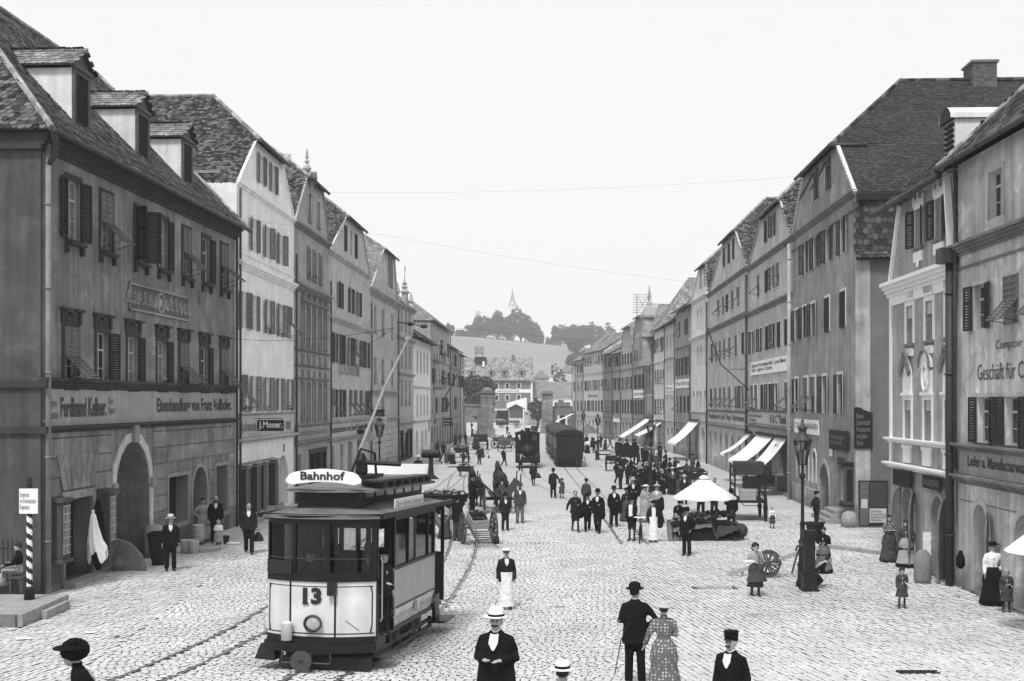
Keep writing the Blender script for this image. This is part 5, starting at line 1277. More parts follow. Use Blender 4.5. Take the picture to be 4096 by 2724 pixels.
plane_from(t,[(xa,-.6,ze-.1),(xb+.3,-.6,ze-.1),(xb+.1,5.5,zr),(xa,5.5,zr)],M_tile3,tw=.55,th=.5,lod=2)
b=MB();b.b2((xa,-.7,ze-.2),(xb+.3,-.1,ze));b.build('eave_board',M_roofu,t)
for px in(1886,1965,2018,2087):
 x=SX(px,DW);z0=SZ(1505,DW);b=MB();b.b2((x-.75,.2,z0),(x+.75,3,z0+1.5));b.prism([(x-1,.1,z0+1.5),(x+1,.1,z0+1.5),(x,.1,z0+2.4)],(0,3.4,0));d=b.build('dormer',plaster(.22,.1),t)
 b=MB();b.b2((x-.35,.15,z0+.3),(x+.35,.19,z0+1.5));b.build('pane',M_glass,d)
b=MB();b.b2((SX(1897,DW),3.0,SZ(1450,DW)),(SX(1943,DW),5.6,SZ(1427,DW)+.1));b.build('dormer',M_woodd,t)
b=MB();b.b2((SX(1929,DW),2.2,SZ(1466,DW)),(SX(1937,DW),3,SZ(1444,DW)));b.build('chimney',plaster(.8),t);b=MB();b.b2((SX(2046,DW),4.5,SZ(1440,DW)),(SX(2058,DW),5.5,SZ(1417,DW)));b.build('chimney',M_brick,t)
for px in(1987,2029,2075):
 for(a,c)in((1555,1531),(1602,1578)):
  x=SX(px,DW);b=MB();b.b2((x-.62,-.1,SZ(a,DW)),(x+.62,0,SZ(c,DW)));wv=b.build('window',plaster(.7),t);b=MB();b.b2((x-.42,-.13,SZ(a,DW)+.15),(x+.42,-.1,SZ(c,DW)-.15));b.build('pane',M_glass,wv)
t=thing('far_house','low white house with wide plain roof right of the long mottled roof','house',(0,DW+2,0));D_=DW+2
xa,xb=SX(2132,D_),SX(2420,D_);b=MB();b.b2((xa,0,0),(xb,8,SZ(1588,D_)));b.build('wall',plaster(.8),t)
plane_from(t,[(xa,-.6,SZ(1588,D_)),(xb,-.6,SZ(1588,D_)),(xb,5.5,SZ(1528,D_)),(xa,5.5,SZ(1528,D_))],mat('grey_slate',.2,var=.15,scale=.6,island=.2),tw=.6,th=.5,lod=2)
b=MB();x=SX(2143,D_);b.b2((x-.45,-.06,SZ(1606,D_)),(x+.45,0,SZ(1586,D_)-.25));b.build('window',M_glass,t)
for i,(px,top,w_,dd,v)in enumerate(((2165,1478,60,420,.3),(2268,1458,50,460,.55),(2205,1510,40,400,.7))):
 t=thing('far_house',('dim house roof behind the low white house','pale gabled cottage below the trees at the right end of the hill','small white gable peeping over the low roof')[i],'house',(SX(px,dd),dd,0))
 W2=w_/FPX*dd;zr=SZ(top,dd);b=MB();b.box((0,3,(zr-3)/2),(W2,6,zr-3));b.build('wall',plaster(v),t);b=MB();b.prism([(-W2/2-.5,-.4,zr-3),(W2/2+.5,-.4,zr-3),(0,-.4,zr)],(0,7,0));b.build('roof',M_tile3 if i!=2 else plaster(.75),t)
def hz(x,y):
 s=min(1,max(0,(y-360)/480));s=s*s*(3-2*s)
 top=50-8.5*((x+40)/86)if x>-40 else 50
 top=max(26,min(52,top));return-0.5+s*top
def hill():
 b=MB();xs=list(range(-700,701,25));ys=[340,380,420,470,520,580,640,700,760,820,870,920,1000,1150,1400];n=len(xs)
 V=[(x,y,hz(x,y)+1.2*math.sin(x*.013+y*.01))for y in ys for x in xs]
 F=[(i*n+j,i*n+j+1,(i+1)*n+j+1,(i+1)*n+j)for i in range(len(ys)-1)for j in range(n-1)]
 b.add(V,F);b.build('hill',mat('meadow',.23,var=.16,scale=.02,fine=.1,fscale=.4),smooth=True,kind='structure')
hill()
def leaf_cloud(b,lobes,n,size,rn):
 V=[(-.5,-.35,0),(.5,-.35,.12),(.55,.35,-.1),(-.4,.4,.1)];mats=[]
 tot=sum(l[3]*l[4]*l[5]for l in lobes)
 for(cx,cy,cz,rx,ry,rz_)in lobes:
  for _ in range(int(n*rx*ry*rz_/tot)+6):
   u=np.array([rn.gauss(0,1)for _ in range(3)]);u/=np.linalg.norm(u)+1e-9;r=(rn.uniform(.5,1.0))**.5*(1+rn.uniform(-.06,.13))
   p=np.array((cx+u[0]*rx*r,cy+u[1]*ry*r,cz+u[2]*rz_*r))
   q=np.array(Matrix.Rotation(rn.uniform(0,6.3),3,'Z')@Matrix.Rotation(rn.uniform(-1.5,1.5),3,'X')@Matrix.Rotation(rn.uniform(-1,1),3,'Y'))*size*rn.uniform(.6,1.3)
   mats.append(np.hstack([q,p.reshape(3,1)]))
 b.stamp(V,[(0,1,2,3)],mats)
def tree(label,x,y,z0,w,h,trunk=.25,n=700,size=.8,seed=0,group=None,m=None,nl=9):
 rn=random.Random(seed);t=thing('tree',label,'tree',(x,y,z0),0,group)
 b=MB();b.tube([(0,0,-.5),(.02*w,0,h*trunk),(0,.02*w,h*.6)],[w*.045+.1,w*.035+.06,w*.012+.03],7)
 for k in range(5):
  a=k*1.3+seed;b.tube([(0,0,h*trunk*(.9+.1*k)),(math.cos(a)*w*.25,math.sin(a)*w*.25,h*(trunk+.3))],[w*.02+.04,.03],5)
 b.build('trunk',M_woodd,t)
 lobes=[(0,0,h*(trunk+(1-trunk)*.5),w*.36,w*.36,h*(1-trunk)*.36)]
 for k in range(nl):
  a=rn.uniform(0,6.28);e=rn.uniform(-.8,1.0);r=rn.uniform(.5,.8)
  lobes.append((math.cos(a)*w*.5*r*math.cos(e*.7),math.sin(a)*w*.5*r*math.cos(e*.7),h*(trunk+(1-trunk)*.5)+e*h*(1-trunk)*.36,w*rn.uniform(.13,.22),w*rn.uniform(.13,.22),h*(1-trunk)*rn.uniform(.12,.2)))
 b=MB();leaf_cloud(b,lobes,n,size,rn);b.build('crown',m or M_leaf,t,kind='stuff')
 return t
tree('dense round chestnut tree behind the left gate pillar',SX(1922,232),232,0,7.4,SZ(1504,232),.18,5200,.42,3,nl=14)
tree('small leafy tree beside the right gate pillar',SX(2150,250),250,0,4.6,SZ(1598,250),.2,900,.45,5)
tree('feathery conifer standing among the far roofs under the hill',SX(2240,440),440,0,7,SZ(1450,440),.1,500,.8,9)
HILL_T=[(1800,1292,34,'slender dark tree at the left end of the hill crest'),(1846,1318,46,'low rounded tree left of the church trees on the hill'),(1893,1290,66,'broad tree on the hill under the church roof'),(1938,1250,80,'tall spreading tree on the hill, left of the spire'),(1990,1244,84,'wide tree on the hill just left of the church tower'),(2032,1250,70,'tree directly below the church spire on the hill'),(2082,1232,88,'tallest tree on the hill just right of the spire'),(2128,1270,74,'ragged tree with sky holes at the right side of the church grove'),(2152,1310,50,'lower tree ending the church grove on its right'),(2196,1350,24,'tiny round tree on the hill between the two groves'),(2228,1296,50,'loose tree starting the right grove on the hill'),(2276,1292,70,'second broad tree of the right hill grove'),(2330,1286,70,'third broad tree of the right hill grove'),(2384,1286,66,'domed tree of the right hill grove above the mottled roof'),(2440,1290,60,'last tree of the right hill grove above the chimney')]
for i,(px,top,w_,lab)in enumerate(HILL_T):
 d=860+12*(i%3);x=SX(px,d);zb=hz(x,d)-1;tree(lab,x,d,zb,w_/FPX*d*1.15,SZ(top,d)-zb,.16,1500 if w_>60 else 800,1.25,30+i,'trees on the far hill',nl=12)
for i,(px,top,w_,d)in enumerate(((2300,1352,60,700),(2330,1400,70,640),(2316,1450,60,560),(2290,1420,40,620),(2390,1380,90,640))):
 x=SX(px,d);zb=hz(x,d)-1;tree(('upper','middle','lower','left hand','right hand')[i]+' tree of the wood coming down the slope right of the meadow',x,d,zb,w_/FPX*d*1.3,SZ(top,d)-zb,.1,1100,1.1,60+i,'trees on the slope')
b=MB();leaf_cloud(b,[(x,846,hz(x,846)+1.2,6,1.5,1.6)for x in range(-52,60,7)],2600,.9,random.Random(4));b.build('hedge',M_leaf,label='low hedge along the foot of the hill grove above the meadow',category='hedge',kind='stuff')
w=thing('terrace_wall','bright low wall glimpsed under the trees on the hill crest','wall',(0,900,0));b=MB()
for(a,c)in((1800,1830),(1842,1860),(2100,2150),(2205,2240)):b.b2((SX(a,900),0,44),(SX(c,900),1,SZ(1342 if c<1900 else 1378,900)))
b.build('wall',plaster(.8,.1),w)
D_=930;c=thing('church','pale church with a slim pointed spire rising from the hill trees','church',(0,D_,0));x=SX(2050,D_)
b=MB();b.b2((x-2.9,-2.9,40),(x+2.9,2.9,SZ(1232,D_)));b.build('tower',plaster(.75,.05),c)
b=MB();z=SZ(1232,D_);[b.prism([(x-3,sy*3,z),(x+3,sy*3,z),(x,sy*3,z+5.5)],(0,-sy*.4,0))for sy in(-1,1)];b.build('gable',plaster(.7,.05),c)
b=MB();b.lathe([(3.6,z+1.5),(2.2,z+5),(1.1,z+9.5),(.1,SZ(1158,D_))],(x,0,0),8);b.bar((x,0,SZ(1158,D_)),(x,0,SZ(1150,D_)),.25);b.bar((x-.6,0,SZ(1153,D_)),(x+.6,0,SZ(1153,D_)),.2);b.build('spire',plaster(.34,.05),c)
b=MB();b.b2((x-.6,-3.05,z-5),(x+.6,-2.95,z-1));b.build('belfry_opening',M_dark,c)
b=MB();xn=SX(1890,D_);b.b2((xn+1,-4,40),(x-3,4,60));b.prism([(xn-2.5,-1,58),(xn+8,-1,58),(xn+6,-1,SZ(1244,D_)),(xn+3,-1,SZ(1244,D_))],(0,5,0));b.build('nave',plaster(.5,.05),c)
def rack(label,px0,px1,y0,y1,d,n):
 t=thing('telegraph_rack',label,'telegraph rack',(SX((px0+px1)/2,d),d,SZ(y0,d)));w2=(px1-px0)/2/FPX*d;hh=(y0-y1)/FPX*d;r=d/FPX*.9
 for s in(-1,1):
  b=MB();b.bar((s*w2*.6,0,-1.5),(s*w2*.6,0,hh),r*2.4);b.build('post',M_irong,t)
 b=MB();b.bar((-w2*.6,0,hh*.25),(w2*.6,0,hh*.95),r*1.4);b.bar((w2*.6,0,hh*.25),(-w2*.6,0,hh*.95),r*1.4);b.build('brace',M_irong,t)
 for i in range(n):
  z=hh*(.3+.68*i/(n-1));b=MB();b.bar((-w2,0,z),(w2,0,z),r*1.3);[b.ball((-w2+2*w2*k/9,0,z+r*2),(r*1.3,r*1.3,r*1.8),5,3)for k in range(10)];b.build('crossbar',M_irong,t)
 return t
rack('tall telegraph frame with many crossbars on the right row roofs',2532,2608,1282,1177,168,8)
rack('telegraph frame on the long mottled roof beyond the gate',1897,1937,1428,1388,334,5)
rack('small telegraph frame on the ridge behind the white house on the left',1117,1167,670,618,74,5)
b=MB();b.box((0,690,78),(1500,1420,164));hm=bpy.data.materials.new('haze');hm.use_nodes=True;nt=hm.node_tree;nt.nodes.clear()
o_=nt.nodes.new('ShaderNodeOutputMaterial');v_=nt.nodes.new('ShaderNodeVolumePrincipled');v_.inputs['Color'].default_value=(1,1,1,1);v_.inputs['Density'].default_value=.00038;v_.inputs['Anisotropy'].default_value=.0
nt.links.new(v_.outputs[0],o_.inputs['Volume']);b.build('haze',hm,kind='stuff')
# --- people
def cloth(n,v):return mat('cloth_'+n,v,rough=.95,var=.3 if v<.2 else .07,scale=6,fine=.16 if v<.2 else .04,fscale=22,spec=.1,bump=1.0,bscale=7,disp=2.5)
C_BLK,C_DK,C_GR,C_MG,C_LG,C_WH=cloth('black',.009),cloth('dark',.018),cloth('grey',.06),cloth('midgrey',.14),cloth('lightgrey',.33),cloth('white',.78)
C_SHIRT=cloth('shirt',.72);M_shoe=mat('shoe_leather',.022,rough=.5,var=.2,scale=8);M_straw=mat('straw_hat',.72,var=.08,scale=20);M_eye=mat('eye',.02,rough=.3,var=.1)
def dotted():
 m=mat('cloth_dotted',.12,rough=.95,var=.15,scale=5);nt=m.node_tree;b=nt.nodes['Principled BSDF'];L=nt.links.new
 tc=_n(nt,'ShaderNodeTexCoord');v=_n(nt,'ShaderNodeTexVoronoi');v.inputs['Scale'].default_value=17;v.inputs['Randomness'].default_value=.25;L(tc.outputs['Object'],v.inputs['Vector'])
 r=_n(nt,'ShaderNodeMapRange');r.inputs[1].default_value=.27;r.inputs[2].default_value=.33;r.inputs[3].default_value=.5;r.inputs[4].default_value=.12;L(v.outputs['Distance'],r.inputs[0])
 L(r.outputs[0],b.inputs['Base Color']);return m
C_DOT=dotted()
def checked():
 m=mat('cloth_checked',.12,rough=.95,var=.15,scale=5);nt=m.node_tree;b=nt.nodes['Principled BSDF'];L=nt.links.new
 tc=_n(nt,'ShaderNodeTexCoord');v=_n(nt,'ShaderNodeTexChecker');v.inputs['Scale'].default_value=14;v.inputs['Color1'].default_value=(.04,.04,.04,1);v.inputs['Color2'].default_value=(.26,.26,.26,1);L(tc.outputs['Object'],v.inputs['Vector']);L(v.outputs['Color'],b.inputs['Base Color']);return m
C_CHK=checked()
ARM={'down':((.235,.03,1.13),(.25,-.06,.87)),'bent':((.26,.05,1.14),(.10,-.23,1.15)),'hip':((.37,.07,1.17),(.19,-.06,1.0)),'mouth':((.25,-.12,1.17),(.05,-.2,1.45)),'fwd':((.23,-.10,1.15),(.20,-.36,1.10)),'back':((.27,.12,1.15),(.05,.19,1.0)),'out':((.31,.0,1.16),(.38,-.10,.93)),'fold':((.25,-.04,1.14),(-.04,-.2,1.18)),'swing':((.23,.12,1.15),(.25,.14,.9)),'up':((.33,-.05,1.35),(.2,-.1,1.68)),'pull':((.24,-.2,1.2),(.2,-.5,1.2)),'pocket':((.28,.08,1.13),(.19,-.03,.95))}
def legs_of(mode,hip=.93):
 if mode=='walk':return{1:((.10,-.10,.50),(.10,-.22,.10)),-1:((.09,-.04,.49),(.09,.27,.13))}
 if mode=='walkr':return{-1:((.10,-.10,.50),(.10,-.22,.10)),1:((.09,-.04,.49),(.09,.27,.13))}
 if mode=='sit':return{1:((.12,-.42,.94),(.12,-.40,.52)),-1:((.12,-.42,.94),(.12,-.36,.52))}
 if mode=='crouch':return{1:((.14,-.28,.72),(.12,-.02,.50)),-1:((.14,-.28,.72),(.12,-.02,.50))}
 return{1:((.10,-.01,.50),(.11,.0,.09)),-1:((.10,.0,.50),(.12,.03,.09))}
NP=[0]
def remesh(o,v):
 m=o.modifiers.new('skin','REMESH');m.mode='VOXEL';m.voxel_size=v;m.use_smooth_shade=True
 return o
def person(loc,H,label,yaw=0,kind='man',arms=('down','down'),legs='stand',coat=None,pants=None,hat=None,hatm=None,shirt=False,apron=None,skirt=None,hair=None,near=False,lean=0,long=0,fat=1.0,beard=None,open_=False,group=None,cape=False,sleeves=None,vest=None,head_turn=0,bare=False,hem=None):
 """one person: a continuous body mesh with clothes, hair and hat as its parts. yaw 0 faces the camera"""
 NP[0]+=1;rn=random.Random(NP[0]*7+3);s=H/1.75;wom=kind in('woman','girl');kid=kind in('child','girl')
 coat=coat or C_DK;pants=pants or C_DK;skirt=skirt if skirt is not None else(C_DK if wom else None)
 hw=.92 if wom else 1.0
 lf=legs_of(legs);hs=1.28 if kid else 1.0
 vox=(.013 if near else .03)*max(.8,s)
 ln=R_(lean);
 def T(p):
  x,y,z=p
  if ln and z>.93:dy=z-.93;return(x,y*math.cos(ln)-dy*math.sin(ln),.93+dy*math.cos(ln)-y*math.sin(ln)*.0)
  return p
 def S(p):return tuple(c*s for c in p)
 def TS(p):return S(T(p))
 b=MB();hc=T((0,-.012,1.615 if not kid else 1.585));hc=Vector(hc)
 k=hs*1.05
 qh=Matrix.Rotation(R_(head_turn),3,'Z')
 def HP(dx,dy,dz):v=qh@Vector((dx*k,dy*k,dz*k));return tuple((hc+v)*s)
 b.ball(HP(0,.012,.02),(.076*k*s,.094*k*s,.098*k*s),12,9);b.ball(HP(0,-.022,-.05),(.058*k*s,.066*k*s,.075*k*s),10,7)
 b.ball(HP(0,-.102,-.01),(.013*k*s,.022*k*s,.026*k*s),6,5)
 for e in(-1,1):b.ball(HP(e*.077,.01,-.01),(.012*k*s,.022*k*s,.032*k*s),6,5)
 b.tube([TS((0,.005,1.40)),TS((0,0,1.56))],[.058*s,.052*s],8)
 b.tube([S((0,0,.86)),S((0,0,.96)),TS((0,0,1.1)),TS((0,0,1.3)),TS((0,0,1.43))],[(.13*s,.09*s),(.14*s,.09*s),(.11*s,.085*s),(.14*s,.09*s),(.08*s,.06*s)],10)
 hands={}
 for e,am in((1,arms[0]),(-1,arms[1])):
  el,wr=ARM[am];el=(el[0]*e*hw,el[1],el[2]);wr=(wr[0]*e*hw,wr[1],wr[2]);sh=(.18*e*hw,0,1.40)
  b.tube([TS(sh),TS(el),TS(wr)],[.045*s,.038*s,.028*s],8)
  E,Wd=Vector(TS(el)),Vector(TS(wr));d=(Wd-E).normalized();hands[e]=Wd+d*.07*s
  side=Vector((0,-1,0))if abs(d.y)<.7 else Vector((1,0,0));side=(side-d*side.dot(d)).normalized();nrm=d.cross(side)
  b.bar(Wd-d*.01*s,Wd+d*.085*s,.028*s,.072*s,up=side)
  for f in range(4):
   o=Wd+d*.08*s+side*((f-1.5)*.019*s);L=(.075,.085,.08,.062)[f]*s;cv=nrm*(-e)*.02*s
   b.tube([o-d*.02*s,o+d*L*.5+cv*.3,o+d*L*.9+cv],[.0095*s,.009*s,.007*s],5)
  o=Wd+d*.02*s+side*.035*s;b.tube([o,o+(d*.6+side*.8)*.035*s,o+(d*.9+side*.5)*.06*s],[.012*s,.011*s,.008*s],5)
 for e in(1,-1):
  kn,an=lf[e];kn=(kn[0]*e,kn[1],kn[2]);an=(an[0]*e,an[1],an[2])
  b.tube([S((.09*e,0,.92)),S(kn),S(an)],[.075*s,.05*s,.035*s],8)
  b.tube([S(an),(an[0]*s,(an[1]-.09)*s,(an[2]-.05)*s)],[.03*s,.025*s],6)
 zoff=.45*s if legs in('sit','crouch')else 0
 me=b.mesh('person',M_skin,True);o=obj('person',me,None,(loc[0],loc[1],loc[2]-zoff),R_(yaw),label=label,category='person',group=group or GROUPS['person'])
 remesh(o,vox)
 def part(name,mb,m,rm=None,smooth=True):
  q=mb.build(name,m,o,smooth)
  if rm:remesh(q,rm)
  return q
 if near or H*FPX/max(loc[1],1)>130:
  b=MB();[b.ball(HP(e*.03,-.082,.012),(.013*k*s,.008*k*s,.009*k*s),6,4)for e in(-1,1)];part('eyes',b,M_eye)
  b=MB();[b.bar(HP(e*.014,-.092,.03),HP(e*.048,-.082,.033),.006*s,.006*s)for e in(-1,1)];b.bar(HP(-.022,-.09,-.062),HP(.022,-.09,-.062),.006*s,.006*s);part('brows',b,M_hair)
 if beard:
  b=MB()
  if beard=='full':b.ball(HP(0,-.045,-.095),(.055*k*s,.055*k*s,.065*k*s),8,6)
  [b.ball(HP(e*.022,-.09,-.042),(.03*k*s,.014*k*s,.012*k*s),6,4)for e in(-1,1)];part('moustache',b,M_hair)
 hm=hair or M_hair
 if hair is not False:
  b=MB();b.ball(HP(0,.026,.034),(.083*k*s,.093*k*s,.096*k*s),12,8);
  if wom:b.ball(HP(0,.06,.085),(.06*s*k,.06*s*k,.05*s*k),8,6);b.ball(HP(0,.02,.05),(.1*k*s,.1*k*s,.075*k*s),10,6)
  if kid and wom:b.ball(HP(0,.05,.0),(.10*k*s,.08*k*s,.1*k*s),10,6)
  part('hair',b,hm)
 rf=1.0+(fat-1)*.5
 if skirt is None:
  b=MB()
  for e in(1,-1):
   kn,an=lf[e];z_an=an[2]-.02
   endp=(an[0]*e,an[1],z_an)
   if bare:endp=tuple(Vector((kn[0]*e,kn[1],kn[2])).lerp(Vector((an[0]*e,an[1],an[2])),.15))
   b.tube([S((.085*e,.01,.93)),S((.09*e+(kn[0]*e-.09*e)*.5,kn[1]*.5,(.93+kn[2])/2)),S((kn[0]*e,kn[1],kn[2])),S(endp)],[.105*s*rf,.095*s*rf,.078*s,.074*s],10)
  b.ball(S((0,.01,.95)),(.165*s*rf,.125*s*rf,.12*s),10,7)
  part('trousers',b,pants,.022*s if near else .034*s)
 b=MB()
 for e in(1,-1):
  kn,an=lf[e];x,y,z=an[0]*e,an[1],an[2]
  ring=[]
  for(yy,w_,h_)in((.09,.03,.06),(.06,.045,.10),(0,.045,.11),(-.07,.05,.075),(-.14,.047,.05),(-.19,.03,.035)):
   ring.append([((x+w_*math.cos(q))*s,(y+yy)*s,(z-.085+max(0,h_*(.5+.5*math.sin(q))))*s)for q in[2*math.pi*i/8 for i in range(8)]])
  b.loft(ring)
  if bare or(skirt is not None and kid):b.tube([S((x,y,z)),S(tuple(Vector((x,y,z)).lerp(Vector((kn[0]*e,kn[1],kn[2])),.8)))],[.042*s,.05*s],8)
 part('shoes',b,M_shoe)
 waist=1.07
 if skirt is not None:
  hemz=hem if hem is not None else(.42 if kid else .045);b=MB();rings=[];n=36;ph=rn.uniform(0,6);hr=.36 if not kid else .27
  if legs=='sit':
   P=[(.93,0,.18,.15),(.96,-.2,.2,.13),(.93,-.42,.22,.13),(.7,-.46,.24,.14),(.5,-.44,.27,.17)]
   for(z,yy,rx,ry)in P:rings.append([((rx*math.cos(q))*s,(yy+ry*math.sin(q)*(.6 if z>.9 else 1))*s,(z+(.1*math.sin(q)if z>.9 else 0))*s)for q in[2*math.pi*i/n for i in range(n)]])
   b.loft(rings)
  else:
   for i in range(9):
    t=i/8;z=waist+(hemz-waist)*t;r=.135+(hr-.135)*(t**.8)*(.75+.25*t)+(.055 if .02<t<.4 else 0)*1;fo=.028*t
    rings.append([TS(((r*(1+fo*math.sin(9*q+ph)+fo*.7*math.sin(5*q+2*ph)))*math.cos(q)*1.02,r*.92*math.sin(q)*(1+fo*math.sin(9*q+ph))+.02*t,z))if z>.93 else S(((r*(1+fo*math.sin(9*q+ph)+fo*.7*math.sin(5*q+2*ph)))*math.cos(q)*1.02,r*.92*math.sin(q)*(1+fo*math.sin(9*q+ph))+.02*t,z))for q in[2*math.pi*j/n for j in range(n)]])
   b.loft(rings)
  part('skirt',b,skirt)
  if kid and kind=='girl' and not bare:
   pass
 if apron is not None:
  b=MB();rings=[];bot=.16 if skirt is not None else .10
  if kid:bot=.5
  base=.16 if skirt is None else .0
  for i in range(8):
   t=i/7;z=(1.08)+(bot-1.08)*t;r=(.135+(.36-.135)*(t**.8)*(.75+.25*t)+(.055 if .02<t<.4 else 0))*1.06 if skirt is not None else(.18+.05*t)
   rings.append([S((r*math.cos(q)*(1+.02*math.sin(11*q)*t),r*.93*math.sin(q)-.008,z))for q in[math.pi*(1.12+.76*j/12)for j in range(13)]])
  b.loft(rings,close=False)
  part('apron',b,apron if not isinstance(apron,bool)else C_WH)
 b=MB();n=16
 if wom:P=[(1.50,.055,.05),(1.46,.085,.065),(1.42,.155,.095),(1.33,.175,.13),(1.24,.165,.135),(1.1,.13,.11),(1.03,.15,.12)]
 else:
  hemz=.80-long;P=[(1.515,.066,.06),(1.47,.10,.075),(1.435,.165,.10),(1.38,.2,.115),(1.3,.212,.135*fat),(1.12,.195*rf,.14*fat),(.98,.21*rf,.15*fat),(hemz,.235*rf,.165*fat)]
  if vest:P=P[:7]
 rings=[[TS((rx*math.cos(q),ry*math.sin(q)+.005,z))if z>.93 else S((rx*math.cos(q),ry*math.sin(q)+.005,z))for q in[2*math.pi*i/n for i in range(n)]]for z,rx,ry in P]
 if legs in('sit','crouch'):rings=rings[:7]if not wom else rings[:6]
 b.loft(rings)
 for e,am in((1,arms[0]),(-1,arms[1])):
  el,wr=ARM[am];el=(el[0]*e*hw,el[1],el[2]);wr=(wr[0]*e*hw,wr[1],wr[2]);sh=(.168*e*hw,.0,1.385)
  mid=tuple((sh[i]+el[i])/2 for i in range(3));puff=.085 if wom else .07
  if not(sleeves=='shirt'):b.tube([TS((.11*e*hw,0,1.41)),TS(sh),TS(mid),TS(el),TS(wr)],[.055*s,.072*s*(1.05 if wom else 1),puff*s,.062*s,.05*s],9)
 part('coat' if not wom else 'bodice',b,coat,.02*s if near else .032*s)
 if sleeves=='shirt':
  b=MB()
  for e,am in((1,arms[0]),(-1,arms[1])):
   el,wr=ARM[am];el=(el[0]*e*hw,el[1],el[2]);wr=(wr[0]*e*hw,wr[1],wr[2]);sh=(.168*e*hw,.0,1.385)
   b.tube([TS((.11*e*hw,0,1.41)),TS(sh),TS(el),TS(wr)],[.055*s,.078*s,.07*s,.042*s],9)
  part('shirt_sleeves',b,C_SHIRT)
 if shirt or open_:
  b=MB();w2=.055 if not open_ else .075;zl=1.27 if not open_ else 1.0
  b.loft([[TS((-w2,-.10,1.47)),TS((0,-.118,1.46)),TS((w2,-.10,1.47))],[TS((-w2*1.1,-.143*max(1,fat*.98),1.36)),TS((0,-.152*max(1,fat),1.36)),TS((w2*1.1,-.143*max(1,fat*.98),1.36))],[TS((-.015 if not open_ else-w2,-.15*fat,zl)),TS((0,-.158*fat,zl)),TS((.015 if not open_ else w2,-.15*fat,zl))]],close=False)
  part('shirt_front',b,C_SHIRT if not(open_ and vest is False)else C_BLK)
 if not kid or shirt:
  b=MB();b.lathe([(.066*s,0),(.064*s,.045*s)],TS((0,-.004,1.478)),10,cap=False);part('collar',b,C_SHIRT if(shirt or open_ or not wom)else coat)
 if cape:
  b=MB();e=1 if cape is True else cape
  wr=Vector(ARM[arms[0]if e==1 else arms[1]][1]);c=(wr.x*e+.12*e,wr.y+.06,1.12)
  b.loft([[S((c[0]+rx*math.cos(q),c[1]+ry*math.sin(q),z))for q in[2*math.pi*i/10 for i in range(10)]]for z,rx,ry in((1.2,.05,.10),(1.13,.11,.13),(.95,.12,.12),(.72,.14,.10),(.62,.10,.06),(.58,.05,.03))]);part('carried_coat',b,C_BLK,.03*s)
 hm_=hatm or C_BLK;top=.118;c0=HP(0,.012,0)
 def hatlathe(prof,z0=.055,sx=1,sy=1.12,m=hm_,name='hat',tilt=0):
  b=MB();rot=(qh@Matrix.Rotation(R_(tilt),3,'X'));b.lathe([(r*s*k,z*s*k)for r,z in prof],HP(0,.012,z0),18,sx,sy,rot=rot);return part(name,b,m)
 if hat=='bowler':hatlathe([(.088,-.005),(.15,.012),(.155,.022),(.1,.012),(.1,.05),(.094,.09),(.07,.12),(.03,.133),(.005,.135)])
 elif hat=='felt':hatlathe([(.09,-.01),(.175,.0),(.178,.012),(.1,.01),(.1,.06),(.09,.115),(.06,.125),(.02,.105),(.005,.1)])
 elif hat in('boater','straw'):
  hh=.085 if hat=='boater' else .11;br=.165
  hatlathe([(.088,-.002),(br,.0),(br,.01),(.094,.012),(.092,hh),(.085,hh+.008),(.005,hh+.012)]if hat=='boater' else[(.088,-.002),(br,.002),(br+.005,.012),(.1,.012),(.097,.06),(.088,.11),(.05,.128),(.02,.12),(.005,.115)],m=hatm or M_straw)
  hatlathe([(.098,.012),(.0975,.045)]if hat=='boater' else[(.103,.012),(.101,.04)],m=C_BLK,name='hat_band')
 elif hat=='cap':hatlathe([(.086,-.005),(.094,.02),(.115,.05),(.11,.075),(.06,.09),(.005,.092)],sy=1.2);b=MB();b.ball(HP(0,-.1,.058),(.06*s*k,.05*s*k,.012*s*k),8,5);part('cap_peak',b,hm_)
 elif hat=='kepi':hatlathe([(.088,0),(.092,.02),(.098,.1),(.1,.115),(.09,.118),(.005,.118)],z0=.04);b=MB();b.ball(HP(0,-.105,.045),(.065*s*k,.05*s*k,.01*s*k),8,5);part('cap_peak',b,M_shoe)
 elif hat=='white_cap':hatlathe([(.09,0),(.096,.03)],z0=.03,m=C_DK,name='hat_band');hatlathe([(.096,.03),(.125,.055),(.122,.085),(.08,.1),(.005,.1)],z0=.03,m=C_WH);b=MB();b.ball(HP(0,-.1,.035),(.06*s*k,.05*s*k,.01*s*k),8,5);part('cap_peak',b,M_shoe)
 elif hat=='lady':hatlathe([(.08,.0),(.2,.012),(.215,.03),(.205,.035),(.1,.03),(.095,.07),(.06,.09),(.005,.09)],m=hatm or M_straw,z0=.07,tilt=-6)
 elif hat=='ladyboater':hatlathe([(.08,.0),(.165,.0),(.165,.012),(.095,.012),(.093,.065),(.005,.07)],m=hatm or M_straw,z0=.08);hatlathe([(.098,.012),(.097,.045)],m=C_BLK,name='hat_band',z0=.08)
 elif hat=='scarf':b=MB();b.ball(HP(0,.02,.025),(.095*s*k,.108*s*k,.112*s*k),12,8);b.ball(HP(0,.09,-.05),(.07*s,.04*s,.07*s),8,5);part('headscarf',b,hatm or C_WH)
 elif hat=='bonnet':b=MB();b.ball(HP(0,.03,.05),(.15*s,.17*s,.13*s),10,7);b.ball(HP(.05,.02,.14),(.08*s,.09*s,.05*s),8,5);b.lathe([(.1*s,0),(.19*s,.01*s),(.18*s,.025*s),(.1*s,.02*s)],HP(0,-.02,.06),14);part('hat',b,hm_)
 elif hat=='child':hatlathe([(.085,0),(.17,-.01),(.175,.004),(.1,.02),(.09,.07),(.05,.09),(.005,.092)],m=hatm or C_GR)
 o['_h']=H
 del o['_h']
